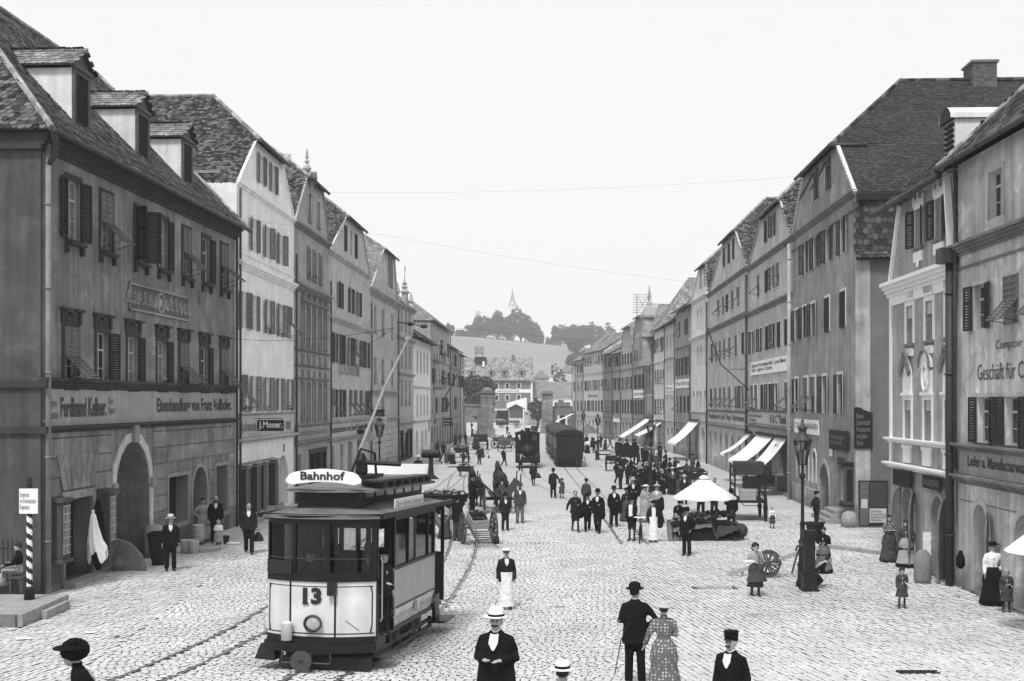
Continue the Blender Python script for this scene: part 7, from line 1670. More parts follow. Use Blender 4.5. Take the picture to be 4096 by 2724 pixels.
 M_=Matrix.Translation((HWs-.012,Y1+.25,.80))@Matrix.Rotation(R_(90),4,'Z')@Matrix.Rotation(R_(90-13),4,'X')
 text('REGENSBURGER',t,Matrix.Translation((.012,0,0))@M_,1.35,.14,mat('letter_tram',.3,var=.2));text('STRASSENBAHN',t,Matrix.Translation((.012,2.0,0))@M_,1.3,.14,MATS['letter_tram'])
 b=MB();b.b2((HWs-.005,Y1+1.65,.82),(HWs-.0,Y1+1.9,1.06));b.build('crest',MATS['letter_tram'],t)
 b=MB();b.b2((-HWs,Y1,.68),(-.35,Y1+.06,3.0));b.b2((.35,Y1,.68),(HWs,Y1+.06,1.95));b.b2((-HWs,Y1,2.75),(HWs,Y1+.06,3.05));b.b2((.9,Y1,1.9),(HWs,Y1+.06,2.9));b.b2((.35,Y1,1.9),(.42,Y1+.06,2.9));b.build('bulkhead',TD,t)
 b=MB();b.b2((-HWs,Y2,.68),(-.4,Y2+.06,1.95));b.b2((.4,Y2,.68),(HWs,Y2+.06,1.95));b.b2((-HWs,Y2,2.75),(HWs,Y2+.06,3.05));[b.b2((x-.05,Y2,1.9),(x+.05,Y2+.06,2.8))for x in(-1.02,-.4,.4,1.02)];b.build('bulkhead',TD,t)
 b=MB();b.b2((-1.0,Y1+.1,.68),(-.6,Y2-.1,1.15));b.b2((.6,Y1+.1,.68),(1.0,Y2-.1,1.15));b.build('bench',M_woodd,t)
 b=MB();P=[(x,12.0-0-(bow(x)-0)if False else Y3+.3-bow(x),0)for x in[-1.04+2.08*i/10 for i in range(11)]]
 for z0,z1,m in((.68,1.85,TD),(2.85,3.04,TD)):b=MB();b.loft([[(x,y,z0)for x,y,_ in P]+[(x,y-.05,z0)for x,y,_ in P[::-1]],[(x,y,z1)for x,y,_ in P]+[(x,y-.05,z1)for x,y,_ in P[::-1]]]);b.build('rear_dash',m,t)
 for x in(-1.0,-.4,.4,1.0):b=MB();b.b2((x-.04,Y3+.25-bow(x),1.85),(x+.04,Y3+.3-bow(x),2.9));b.build('window_post',TD,t)
 b=MB();b.b2((1.0,Y2+.06,.6),(1.08,Y2+.14,3.05));b.build('door_post',TD,t)
 b=MB();b.b2((.95,Y2+.15,.28),(1.3,Y3,.33));b.b2((1.02,Y2+.12,.3),(1.1,Y2+.5,.95));b.build('step',TD,t)
 def roof(name,z0,rise,hw,y0,y1,m,th=.06,front=.0,par=None):
  b=MB();rings=[];N=14
  for k in range(9):
   y=y0+(y1-y0)*k/8;e=min(1,(k if k<4 else 8-k)*.5+.08)if front else 1
   r=[(hw*(-1+2*i/N),y+(bow(hw*(-1+2*i/N),hw,front)if k==0 else(-bow(hw*(-1+2*i/N),hw,front)if k==8 else 0)),z0+rise*e*(1-(abs(-1+2*i/N))**2.2))for i in range(N+1)]
   rings.append(r+[(x,y_,z0-th)for x,y_,z in r[::-1]])
  b.loft(rings);return autosmooth(b.build(name,m,par or t),40)
 roof('roof',3.08,.24,1.18,-.12,Y3+.42,TRF,.05,.42)
 shell('cornice_board',3.00,3.12,TD,.06,hw=1.12,th=.08,d=.38)
 for s in(-1,1):b=MB();b.b2((s*1.14,.2,3.03),(s*1.22,Y3+.1,3.12));b.build('cornice_board',TD,t)
 b=MB();y0,y1=.75,5.6
 b.loft([[(-.62,y0,3.2),(.62,y0,3.2),(.62,y1,3.2),(-.62,y1,3.2)],[(-.62,y0,3.56),(.62,y0,3.56),(.62,y1,3.56),(-.62,y1,3.56)]]);cl=b.build('clerestory',TM,t)
 b=MB();b.lathe([(.1,0),(.13,.015),(.14,.03)],(-.05,y0+.02,3.44),18,rot=rx);b.b2((-.55,y0-.02,3.36),(-.25,y0-.005,3.52));b.b2((.15,y0-.02,3.36),(.5,y0-.005,3.52));b.build('clerestory_panel',TD,cl)
 b=MB();[b.b2((.615,1.0+i*.75,3.38),(.635,1.6+i*.75,3.52))for i in range(6)];b.build('pane',M_glass,cl)
 roof('upper_roof',3.58,.13,.90,.35,6.0,TRF,.05,.3)
 def board(y,s_,flip=False):
  b=MB();P=[];N=20
  for i in range(N+1):
   x=-.73+1.46*i/N;e=abs(x)/.73;top=.28-.02*e if e<.86 else(.24 if e<.93 else .16);P.append((x,top-.09*e*e))
  low=[(x,(.02 if abs(x)/.73<.86 else(.05 if abs(x)/.73<.93 else .1))-.09*(abs(x)/.73)**2)for x,_ in P]
  F=[(x,y,3.72+z)for x,z in P]+[(x,y,3.72+z)for x,z in low[::-1]]
  b.prism(F,(0,.03,0));return b.build('destination_board',M_white,t)
 board(.38,1)
 text('Bahnhof',t,Matrix.Translation((-.44,.372,3.775))@Matrix.Rotation(R_(90),4,'X'),.86,.17,M_ink2,bold=.03,ext=.006)
 b=MB();b.b2((-.75,5.85,3.72),(.75,5.88,3.98));b.build('destination_board',M_white,t)
 b=MB();b.b2((1.0,1.75,3.14),(1.02,4.1,3.34));lb=b.build('route_board',M_white,t)
 text('Dom - Bahnhof - Stadtamhof',t,Matrix.Translation((1.025,1.85,3.18))@Matrix.Rotation(R_(90),4,'Z')@Matrix.Rotation(R_(90),4,'X'),2.1,.12,MATS['letter_tram'])
 _TZ=-.17
 b=MB_z(_TZ);b.b2((-.16,2.3,3.9),(.2,3.9,3.98));b.tube([(-.1,2.5,4.02),(.1,2.5,4.55),(.25,3.0,4.45),(.2,3.3,4.0)],.028,6);b.lathe([(.1,0),(.13,.1),(.12,.35),(.05,.5)],(.05,2.75,3.95),10);b.tube([(.1,2.7,4.25),(.9,2.6,4.22)],.05,8);b.build('trolley_base',M_iron,t)
 b=MB_z(_TZ);b.tube([(.0,2.75,4.5),(.12,4.2,5.95),(.24,5.7,7.15)],[.035,.028,.02],8);b.ball((.24,5.72,7.17),.07,8,6);b.build('trolley_pole',mat('pole_wood',.25,var=.1),t)
 b=MB_z(_TZ);b.b2((.55,.9,3.88),(.95,5.2,3.93));[b.b2((.5,1.2+i*.6,3.78),(1.0,1.3+i*.6,3.88))for i in range(7)];b.build('roof_walk',TM,t)
 b=MB_z(_TZ);b.lathe([(.2,0),(.07,.12),(.05,.4),(.05,.5)],(.85,5.5,3.8),10);b.lathe([(.01,-.22),(.1,-.2),(.1,.2),(.01,.22)],(.85,5.5,4.4),10,rot=Matrix.Rotation(R_(90),3,'Y'));b.build('signal_bell',M_iron,t)
 for y in(2.2,4.0):
  for s in(-1,1):
   b=MB();b.lathe([(.02,-.04),(.36,-.04),(.38,-.03),(.38,.03),(.36,.04),(.02,.04)],(s*.5,y,.38),20,rot=Matrix.Rotation(R_(90),3,'Y'));b.build('wheel',M_iron,t)
   b=MB();b.b2((s*.78,y-.14,.32),(s*.95,y+.14,.66));b.ball((s*.95,y,.45),(.06,.1,.1));[b.tube([(s*.88,y+d_,.3),(s*.88,y+d_,.62)],.06,8)for d_ in(-.28,.28)];b.build('axle_box',M_irong,t)
 for s in(-1,1):b=MB();b.b2((s*.84,1.0,.30),(s*.92,5.4,.36));b.b2((s*.84,1.0,.14),(s*.92,5.4,.19));[b.b2((s*.85,y,.14),(s*.91,y+.05,.4))for y in(1.0,1.9,2.7,3.5,4.4,5.3)];b.build('truck_frame',M_irong,t)
 b=MB();b.b2((-.6,1.6,.15),(.6,4.8,.6));b.build('motor_case',M_black,t)
 return t
TR_=tram()
def on_tram(x,y):v=Matrix.Rotation(math.atan2(-.18,.983),3,'Z')@Vector((x,y,0));return(-3.85+v.x,23.75+v.y,gz(0,24.6)+.66-.02*y)
person(on_tram(1.06,.98),1.72,'grey bearded tram driver in a peaked cap leaning out of the tram entrance',yaw=50,hat='kepi',coat=C_DK,pants=C_DK,arms=('down','fwd'),hair=M_hairg,near=True,lean=6)
person(on_tram(-.35,.75),1.72,'dark figure standing at the front window inside the tram',yaw=-5,coat=C_DK,pants=C_DK,hat='kepi',arms=('down','fwd'))
person(on_tram(-.65,3.2),1.6,'passenger in the tram seen through the left front window',yaw=10,coat=C_BLK,legs='stand')
person(on_tram(.2,2.9),1.6,'passenger in a light hat in the middle of the tram',yaw=0,coat=C_GR,hat='felt',hatm=C_LG,shirt=True)
# --- steam train
IR=mat('engine_black',.008,rough=.5,var=.3,scale=3,spec=.25)
def loco():
 c=g(2111,1873);t=thing('locomotive','black street steam locomotive with two square cab windows facing the camera','locomotive',(c.x,c.y,0));w=1.02
 b=MB();b.b2((-w,1.6,1.05),(w,3.6,1.9));b.b2((-w,1.6,1.9),(-.78,1.7,2.75));b.b2((w-.24,1.6,1.9),(w,1.7,2.75));b.b2((-.40,1.6,1.9),(.40,1.7,2.75));b.b2((-w,1.6,2.3+.42),(w,1.7,2.9));b.b2((-w,1.7,1.9),(-w+.06,3.6,2.85));b.b2((w-.06,1.7,1.9),(w,3.6,2.85));b.b2((-.78,1.6,1.9),(-.4,1.7,2.3));b.b2((.4,1.6,1.9),(w-.24,1.7,2.3));cab=b.build('cab',IR,t)
 b=MB();b.loft([[(x,y,2.88+.16*(1-(x/1.08)**2)+z)for x in[-1.08+.216*i for i in range(11)]]+[(x,y,2.82)for x in(1.08,-1.08)]for y,z in((1.4,0),(3.9,0))]);b.build('cab_roof',IR,t)
 b=MB();rx=Matrix.Rotation(R_(90),3,'X');b.lathe([(.02,0),(.42,.0),(.46,.03),(.5,.08)],(0,0,1.42),20,rot=rx);b.tube([(0,.0,1.42),(0,1.7,1.42)],.5,20);b.lathe([(.5,.02),(.52,.0),(.5,-.03)],(0,.04,1.42),20,rot=rx);b.build('boiler',mat('boiler_black',.022,rough=.4,var=.3,scale=3),t,True)
 b=MB();b.lathe([(.13,1.8),(.13,2.9),(.24,3.2),(.28,3.3),(.2,3.32)],(0,.45,0),14);b.build('chimney',IR,t,True)
 b=MB();b.lathe([(.16,1.9),(.16,3.0),(.1,3.15)],(-.45,1.9,0),10);b.build('steam_dome',IR,t,True)
 b=MB();b.b2((-w,-.35,.55),(w,-.2,.95));b.b2((-w,-.3,.45),(w,3.6,.6));b.b2((-w,.0,.5),(-.75,3.5,1.2));b.b2((.75,.0,.5),(w,3.5,1.2));b.build('buffer_beam',IR,t)
 b=MB();[b.lathe([(.05,0),(.05,.2),(.15,.22),(.15,.26)],(x,-.35,.75),10,rot=rx)for x in(-.65,.65)];b.build('buffer',IR,t)
 b=MB();[b.lathe([(.1,0),(.12,.12)],(x,-.2,1.1),10,rot=rx)for x in(-.8,.8)];b.build('lamp',M_irong,t);b=MB();b.bar((-.75,.0,1.9),(-.5,-.05,1.5),.03);b.bar((.7,0,1.8),(.55,0,1.4),.03);b.build('hand_rail',M_irong,t)
 for y in(.4,1.6,2.8):
  for s in(-1,1):b=MB();b.lathe([(.02,-.05),(.38,-.05),(.38,.05),(.02,.05)],(s*.5,y,.4),16,rot=Matrix.Rotation(R_(90),3,'Y'));b.build('wheel',IR,t)
 b=MB();b.lathe([(.3,3.0),(.3,3.4)],(.65,5.6,0),12);b.b2((.35,5.3,0),(.95,5.9,3.0));b.build('water_tank',M_irong,t)
 return t
loco()
sm=bpy.data.materials.new('steam');sm.use_nodes=True;_nt=sm.node_tree;_nt.nodes.clear();_o=_nt.nodes.new('ShaderNodeOutputMaterial');_v=_nt.nodes.new('ShaderNodeVolumePrincipled');_v.inputs['Density'].default_value=2.2;_v.inputs['Color'].default_value=(1,1,1,1);_nt.links.new(_v.outputs[0],_o.inputs['Volume'])
b=MB();[b.ball(c,r,10,7)for c,r in(((0,0,0),.22),((.1,.05,.35),.3),((.28,.1,.75),.26),((.4,.1,1.1),.18))];c=g(2111,1873);o=b.build('steam_puff',sm,loc=(c.x-.25,c.y+.6,3.45),label='small white puff of steam over the locomotive chimney',category='steam',kind='stuff')
def coach(y0,y1,label,cx=4.85,lead=False):
 t=thing('railway_carriage',label,'railway carriage',(cx,y0,0));w=1.08;L=y1-y0
 CM=mat('carriage_paint',.009,rough=.55,var=.3,scale=2,fine=.1);RM=mat('carriage_roof',.012,rough=.6,var=.35,scale=1.4);RL=mat('carriage_roof_rib',.045,rough=.6,var=.3,scale=2)
 s0=.0 if lead else .7
 b=MB();b.b2((-w,s0,.75),(w,s0+.06,2.75));b.build('end_wall',CM,t);b=MB();b.b2((-w,L-.7,.75),(w,L-.64,2.75));b.build('end_wall',CM,t)
 for s in(-1,1):
  b=MB();b.b2((s*w-.03,s0,.75),(s*w+.03,L-.65,1.5));b.b2((s*w-.03,s0,2.35),(s*w+.03,L-.65,2.8));n=6
  for i in range(n+1):y=s0+(L-.8-s0)*i/n;b.b2((s*w-.03,y,1.5),(s*w+.03,y+.35,2.35))
  b.build('side_wall',CM,t)
  for i in range(n):
   y=s0+(L-.8-s0)*i/n;b=MB();b.b2((s*w-.02,y+.35,1.5),(s*w+.01,y+(L-.8-s0)/n,2.35));b.build('window',M_curt if s<0 else M_glass,t)
 b=MB();b.loft([[(x,y,2.75+.42*math.sqrt(max(0,1-(x/1.2)**2)))for x in[-1.2+.2*i for i in range(13)]]+[(1.2,y,2.7),(-1.2,y,2.7)]for y in(-.1,L)]);autosmooth(b.build('roof',RM,t))
 for k in range(4):
  y=.1+k*(L-.6)/3.3;b=MB();b.loft([[(x,yy,2.775+.42*math.sqrt(max(0,1-(x/1.2)**2)))for x in[-1.12+.186*i for i in range(13)]]+[(1.12,yy,2.72),(-1.12,yy,2.72)]for yy in(y,y+.8)]);autosmooth(b.build('roof_rib',RL,t))
 b=MB();b.b2((-w,0,.6),(w,L-.4,.78));b.b2((-w-.12,.5,.38),(-w+.1,L-1,.43));b.b2((w-.1,.5,.38),(w+.12,L-1,.43));b.b2((-.9,-.15,.5),(.9,0,.75));b.build('underframe',IR,t)
 for y in(1.6,L-2.2):
  for s in(-1,1):b=MB();b.lathe([(.02,-.05),(.4,-.05),(.4,.05),(.02,.05)],(s*.5,y,.42),14,rot=Matrix.Rotation(R_(90),3,'Y'));b.build('wheel',IR,t)
 b=MB();[b.lathe([(.05,0),(.05,.25),(.15,.27),(.15,.3)],(x,-.15,.72),10,rot=Matrix.Rotation(R_(90),3,'X'))for x in(-.6,.6)];b.build('buffer',IR,t)
 b=MB();b.tube([(.95,-.12,.8),(.95,-.12,2.3)],.02,6);b.tube([(w+.25,-.1,.1),(w+.15,.1,.9)],.04,6);b.build('hand_rail',M_irong,t)
 return t
c0=102.0
coach(c0,c0+11.2,'nearest black railway carriage with its blank rounded end towards the camera',lead=True);coach(c0+11.4,c0+22.6,'second dark railway carriage, behind the nearest one');coach(c0+22.8,c0+34,'farthest dark railway carriage of the standing train')
# --- wheels and carts
def wheel_mesh(r,n=12,m=M_wood,w=.07):
 def f():
  b=MB();N=24
  rr=[(r-.07,-w/2),(r,-w/2),(r,w/2),(r-.07,w/2),(r-.07,-w/2)]
  b.lathe(rr,(0,0,0),N,cap=False,rot=Matrix.Rotation(R_(90),3,'Y'));b.lathe([(.01,-.11),(.08,-.1),(.09,0),(.08,.1),(.01,.11)],(0,0,0),10,rot=Matrix.Rotation(R_(90),3,'Y'))
  for k in range(n):a=2*math.pi*k/n;b.bar((0,.06*math.cos(a),.06*math.sin(a)),(0,(r-.06)*math.cos(a),(r-.06)*math.sin(a)),.035,.05)
  return b.mesh('wheel',m)
 return cached(('wheel',round(r,2),n,m.name),f)
def wheels(t,pos,r,n=12,m=M_wood):
 for p in pos:obj('wheel',wheel_mesh(r,n,m),t,(p[0],p[1],r))
a,b_=g(1857,2180),g(1968,2172)
hc=thing('handcart','two wheeled handcart with a pale box of wares, in the centre left of the street','handcart',((a.x+b_.x)/2,(a.y+b_.y)/2+.15,0),R_(14))
wheels(hc,[(-.62,0),(.62,0)],.62,12)
b=MB();b.bar((-.62,0,.62),(.62,0,.62),.07);b.build('axle',M_woodd,hc)
for s in(-1,1):b=MB();b.bar((s*.36,1.4,1.05),(s*.36,-1.5,.28),.08,.07);b.build('shaft',M_wood,hc)
for i in range(5):b=MB();b.bar((-.36,-.55-i*.2,.53-.055*i),(.36,-.55-i*.2,.53-.055*i),.05,.04);b.build('slat',M_wood,hc)
b=MB();b.lathe([(.01,-.07),(.16,-.07),(.16,.07),(.01,.07)],(.36,-1.55,.3),12,rot=Matrix.Rotation(R_(90),3,'Y'));b.build('front_roller',M_woodd,hc)
bx=thing('crate','pale wooden box loaded on the two wheeled handcart','crate',hc.location,R_(14));T_=Matrix.Rotation(R_(15),3,'X')
def crate(t,c,d,m=M_woodl,nb=3,rot=None):
 x,y,z=d;rot=rot or Matrix.Identity(3);c=Vector(c)
 for k in range(nb):
  zz=-z/2+z*(k+.5)/nb;h_=z/nb-.012
  for(cc,dd)in(((0,-y/2,zz),(x,.02,h_)),((0,y/2,zz),(x,.02,h_)),((-x/2,0,zz),(.02,y,h_)),((x/2,0,zz),(.02,y,h_))):
   b=MB();b.box(tuple(c+rot@Vector(cc)),dd,rot=rot);b.build('board',m,t)
 b=MB();b.box(tuple(c+rot@Vector((0,0,-z/2))),(x,y,.02),rot=rot);b.build('crate_bottom',M_woodd,t)
crate(bx,(0,.1,.92),(.66,1.1,.34),rot=T_)
def heap(label,loc,r,n,m,size=.09,seed=1,cat='produce',sh=(1,1,.5)):
 rn=random.Random(seed);b=MB()
 for i in range(n):a=rn.uniform(0,6.28);q=rn.uniform(0,1)**.5*r;b.ball((math.cos(a)*q*sh[0],math.sin(a)*q*sh[1],rn.uniform(0,.14)*sh[2]*2+(r-q)*.35*sh[2]),(size*rn.uniform(.6,1.2),size*rn.uniform(.6,1.2),size*rn.uniform(.5,1)),6,4)
 return b.build('produce_heap',m,loc=loc,label=label,category=cat,kind='stuff')
heap('dark goods heaped in the pale box of the handcart',(hc.location.x+.0,hc.location.y+.15,1.02),.36,34,M_woodd,.08,2,sh=(.8,1.2,.6))
c=g(1800,2160);t=thing('basket','huge dark wicker basket heaped with goods left of the horse team','basket',(c.x-.35,c.y+.9,0));b=MB();b.lathe([(.45,.95),(.85,1.25),(1.08,1.75),(1.12,1.78),(1.05,1.72)],(0,0,0),24,1.0,.55,cap=False)
b.build('basket_body',M_woodd,t,True);
for z,r in((1.2,.8),(1.35,.92),(1.5,1.0),(1.62,1.06),(1.75,1.11)):b=MB();b.tube([(r*math.cos(q),r*.55*math.sin(q),z)for q in[2*math.pi*i/24 for i in range(25)]],.03,5,cap=False);b.build('rim',M_woodd,t)
b=MB();b.tube([(.5,-.3,1.25),(0,-.55,.5),(-.6,-.3,1.3)],.2,8);b.build('hanging_sack',mat('sacking',.12,var=.2,scale=6),t)
b=MB();[b.bar((x,y,0),(x*.9,y*.9,1.1),.06)for x in(-.6,.6)for y in(-.3,.3)];b.build('stand',M_woodd,t)
heap('white and dark wares piled on the huge wicker basket',(c.x-.35,c.y+.9,1.72),.85,60,mat('mixed_wares',.2,var=.3,island=1.6),.1,5,sh=(1.1,.5,.5))
p=g(2000,2052);wg=thing('wagon','four wheeled farm wagon with sloping ladder sides and a seated youth','wagon',(p.x,p.y+.2,0),R_(4))
wheels(wg,[(-.78,-.1),(.78,-.1)],.68,12,M_wood);wheels(wg,[(-.7,2.5),(.7,2.5)],.55,12,M_wood)
b=MB();b.bar((-.78,-.1,.68),(.78,-.1,.68),.09);b.bar((-.7,2.5,.55),(.7,2.5,.55),.09);b.bar((0,-.6,.7),(0,3.0,.65),.1);b.box((0,1.1,.82),(.95,3.4,.06));b.build('undercarriage',M_woodd,wg)
for s in(-1,1):
 b=MB();n=16
 b.bar((s*.45,-.7,.85),(s*.45,2.9,.85),.07);b.bar((s*.92,-1.0,1.55),(s*.92,3.0,1.5),.08)
 for i in range(n):y=-.65+3.5*i/(n-1);b.bar((s*.45,y,.87),(s*.92,y,1.53),.035)
 b.build('ladder_side',M_wood,wg)
b=MB();[b.bar((s*.96,y,.7),(s*1.02,y,1.95),.06)for s in(-1,1)for y in(-.3,2.4)];b.bar((-.9,-.7,1.5),(-.25,-.75,.9),.08);b.build('stake',M_woodd,wg)
person((p.x+.1,p.y-.1,.55),1.5,'youth in dark clothes and cap sitting on the tail of the farm wagon',yaw=30,legs='crouch',coat=C_GR,pants=C_GR,hat='cap',arms=('bent','fwd'))
def horse(label,loc,yaw,m,s=1.0):
 """heavy draught horse, local -y is its rear, +y its head"""
 b=MB();HB=s
 body=[(-.78,.18,.2,1.30),(-.70,.27,.32,1.28),(-.45,.31,.36,1.22),(0,.29,.33,1.16),(.35,.28,.35,1.17),(.62,.24,.34,1.22),(.8,.16,.24,1.28)]
 b.loft([[(w*math.cos(q)*s,y*s,(z+h_*math.sin(q))*s)for q in[2*math.pi*i/14 for i in range(14)]]for y,w,h_,z in body])
 b.tube([(0,.6*s,1.38*s),(0,.95*s,1.65*s),(0,1.2*s,1.88*s)],[(.15*s,.27*s),(.12*s,.2*s),(.09*s,.14*s)],10)
 b.tube([(0,1.12*s,1.95*s),(0,1.32*s,1.82*s),(0,1.58*s,1.55*s),(0,1.66*s,1.46*s)],[.10*s,.115*s,.075*s,.06*s],10)
 for e in(-1,1):
  b.tube([(e*.06*s,1.1*s,2.0*s),(e*.075*s,1.1*s,2.14*s)],[.035*s,.008*s],6)
  b.tube([(e*.2*s,-.55*s,1.15*s),(e*.2*s,-.42*s,.85*s),(e*.19*s,-.66*s,.56*s),(e*.19*s,-.6*s,.28*s),(e*.19*s,-.56*s,.1*s),(e*.19*s,-.52*s,0)],[.19*s,.15*s,.085*s,.055*s,.06*s,.095*s],9)
  b.tube([(e*.18*s,.5*s,1.1*s),(e*.18*s,.52*s,.8*s),(e*.18*s,.5*s,.5*s),(e*.18*s,.5*s,.2*s),(e*.18*s,.55*s,0)],[.13*s,.1*s,.065*s,.05*s,.09*s],9)
 o=obj('horse',b.mesh('horse',m,True),None,loc,R_(yaw),label=label,category='horse',group=GROUPS['horse']);remesh(o,.035)
 b=MB();b.tube([(0,-.78*s,1.42*s),(0,-.9*s,1.25*s),(0,-.88*s,.8*s),(0,-.84*s,.5*s)],[.05*s,.08*s,.08*s,.03*s],7);b.build('tail',M_hair,o,True)
 b=MB();b.loft([[(w*math.cos(q)*s,(y+.14*math.sin(q))*s,z*s)for q in[2*math.pi*i/10 for i in range(10)]]for y,w,z in((.62,.27,1.2),(.66,.26,1.45),(.66,.14,1.72),(.66,.03,2.0))]);b.build('collar',M_shoe,o,True)
 b=MB();[b.bar((e*.3*s,.6*s,1.15*s),(e*.32*s,-.9*s,1.0*s),.03)for e in(-1,1)];b.tube([(.31*s*math.cos(q),-.35*s,(1.22+.38*math.sin(q))*s)for q in[2*math.pi*i/14 for i in range(15)]],.02,5);b.build('harness',M_shoe,o)
 return o
HM_=mat('horse_coat',.03,rough=.6,var=.3,scale=3,spec=.3)
horse('dark draught horse with a pointed collar, the right one of the wagon team',(p.x-.05,p.y+4.2,0),6,HM_,1.14)
horse('dark draught horse behind the carter, the left one of the wagon team',(p.x-1.35,p.y+3.9,0),12,mat('horse_coat_dark',.02,rough=.6,var=.3,scale=3),1.0)
c=g(1860,1905);bw=thing('barrow','small low barrow with greens standing alone beyond the horses','barrow',(c.x,c.y,0),R_(-10));b=MB();b.loft([[(-.45,-.3,.35),(.45,-.3,.35),(.45,.3,.35),(-.45,.3,.35)],[(-.6,-.38,.75),(.6,-.38,.75),(.6,.38,.75),(-.6,.38,.75)]]);b.build('tray',M_woodd,bw);b=MB();b.bar((-.5,-.3,.7),(-1.3,-.32,.68),.05);b.bar((-.5,.3,.7),(-1.3,.28,.68),.05);[b.bar((x,y,0),(x,y,.4),.06)for x in(-.35,.35)for y in(-.22,.22)];b.build('handle',M_woodd,bw)
heap('loose greens on the small low barrow',(c.x,c.y,.78),.4,22,M_leafl,.08,9)
def cart(label,px,py,L,w,h_,m,wr=.5,load=None,yaw=0,four=True,side=.35):
 c=g(px,py);t=thing('cart',label,'cart',(c.x,c.y,0),R_(yaw));wheels(t,[(-w/2-.08,.3),(w/2+.08,.3)]+([(-w/2-.08,L-.4),(w/2+.08,L-.4)]if four else[]),wr,10,M_woodd)
 b=MB();b.b2((-w/2,0,h_-.08),(w/2,L,h_));b.build('bed',m,t)
 for s in(-1,1):b=MB();b.b2((s*w/2-.03,0,h_),(s*w/2+.03,L,h_+side));b.build('side_board',m,t)
 b=MB();b.b2((-w/2,0,h_),(w/2,.05,h_+side));b.build('end_board',m,t)
 b=MB();b.bar((-w/2-.1,.3,wr),(w/2+.1,.3,wr),.07);b.bar((0,L,h_-.1),(0,L+1.3,.4),.06);b.build('axle',M_woodd,t)
 if load:
  o=heap(load[0],(c.x,c.y+L/2,h_+side*.8),w*.6,40,load[1],.14,int(px),sh=(1,L/w*.8,.7))
 return t
cart('loaded handcart with bundles surrounded by people on the far left',1843,1852,2.0,1.3,1.0,M_woodd,.5,('pale bundles and boxes on the loaded handcart',C_MG),4)
cart('empty deep cart with flared sides near the gate pillar',1925,1800,2.2,1.4,1.0,M_woodd,.6,None,5,side=.8)
cart('farm cart with a load of hay and sacks left of the locomotive',1985,1795,3.0,1.3,.95,M_wood,.55,('hay and sacks on the farm cart',mat('hay',.3,var=.4,scale=6,island=.5)),-50)
cart('small cart with a sitting person and a box behind the walking man',2018,1806,1.5,1.3,.8,M_wood,.45,('sacks on the small cart',C_MG),0)
cart('loaded hay wagon standing beyond the gate',2000,1712,4,2.2,1.2,M_wood,.6,('hay load of the wagon beyond the gate',mat('hay',.3)),-80)
c=g(1895,1836);t=thing('trestle','light wooden trestle frame right of the loaded handcart','trestle',(c.x,c.y,0));b=MB();[b.bar((x,0,0),(x,.1,1.6),.07)for x in(-.7,.5)];[b.bar((-.7,.05,z),(.5,.05,z),.05)for z in(.5,.9,1.4)];b.build('frame',M_wood,t)
# --- right hand market
sx,sy=g(2822,2160).x,g(2822,2160).y
um=thing('market_umbrella','large plain white market umbrella over the stall in the right half','umbrella',(at(2816,1985,sy+.6).x,sy+.6,0));zr=at(2816,1990,sy+.6).z;za=at(2816,1908,sy+.6).z;R0=131/FPX*(sy+.6);n=8
b=MB();N=40;rings=[]
for k,(f,zz)in enumerate(((.0,za+.02),(.06,za-.02),(.1,za-.06),(.55,zr+(za-zr)*.455),(1.0,zr),(.99,zr-.04))):
 rings.append([(R0*f*math.cos(q)*(1-.03*abs(math.sin(q*n/2))),R0*f*.9*math.sin(q)*(1-.03*abs(math.sin(q*n/2))),zz+(.02*math.sin(q*n)if k==5 else 0)-.03*f*abs(math.sin(q*n/2))**1.5)for q in[2*math.pi*i/N for i in range(N)]])
b.loft(rings,cap=False);b.build('canopy',M_canvas,um,True)
b=MB();b.tube([(0,0,0),(0,0,za)],.03,8);b.build('pole',M_woodd,um);b=MB();b.lathe([(.0,.08),(.1,.06),(.18,.0),(.22,-.05)],(0,0,za),14,cap=False);b.build('top_cap',M_canvas,um,True)
for i in range(n):a=2*math.pi*i/n;b=MB();b.bar((0,0,za-.1),(R0*.97*math.cos(a),R0*.87*math.sin(a),zr-.02),.02);b.build('rib',M_woodd,um)
st=thing('market_stall','low market stall draped with dark and pale cloths under the umbrella','stall',(sx,sy,0));
b=MB();b.b2((-1.35,.1,.62),(1.15,1.3,.68));b.build('table_top',M_woodd,st)
for x in(-1.25,1.05):
 for y in(.2,1.2):b=MB();b.b2((x-.04,y-.04,0),(x+.04,y+.04,.62));b.build('leg',M_woodd,st)
def drape(name,P,m,par,seed=1):
 rn=random.Random(seed);b=MB();n=22;top,bot=P;rows=[]
 for k in range(7):
  f=k/6;rows.append([(top[0][0]+(top[1][0]-top[0][0])*i/n+(bot[0][0]-top[0][0])*f*(1-i/n)+(bot[1][0]-top[1][0])*f*i/n,(top[0][1]*(1-f)+bot[0][1]*f)+.06*f*math.sin(i*1.25+seed)+.03*math.sin(i*2.7+k),(top[0][2]+(top[1][2]-top[0][2])*i/n)*(1-f)+(bot[0][2]+(bot[1][2]-bot[0][2])*i/n)*f+.02*math.sin(i*.9+k*.7))for i in range(n+1)])
 b.loft(rows,close=False);o=b.build(name,m,par,True);return o
drape('cloth',(((-1.3,.2,.72),(1.2,.25,.66)),((-1.35,-.35,.04),(1.5,-.35,.1))),C_BLK,st,1)
drape('cloth',(((-1.35,.6,.76),(.35,.5,.8)),((-1.3,-.25,.35),(.2,-.2,.55))),C_MG,st,2)
drape('cloth',(((-1.5,.5,.7),(-.9,.4,.68)),((-1.55,-.4,.0),(-1.0,-.38,.05))),C_MG,st,3)
drape('cloth',(((.2,.3,.72),(1.5,.3,.62)),((.35,-.42,.1),(1.25,-.42,.45))),cloth('darkgrey',.05),st,4)
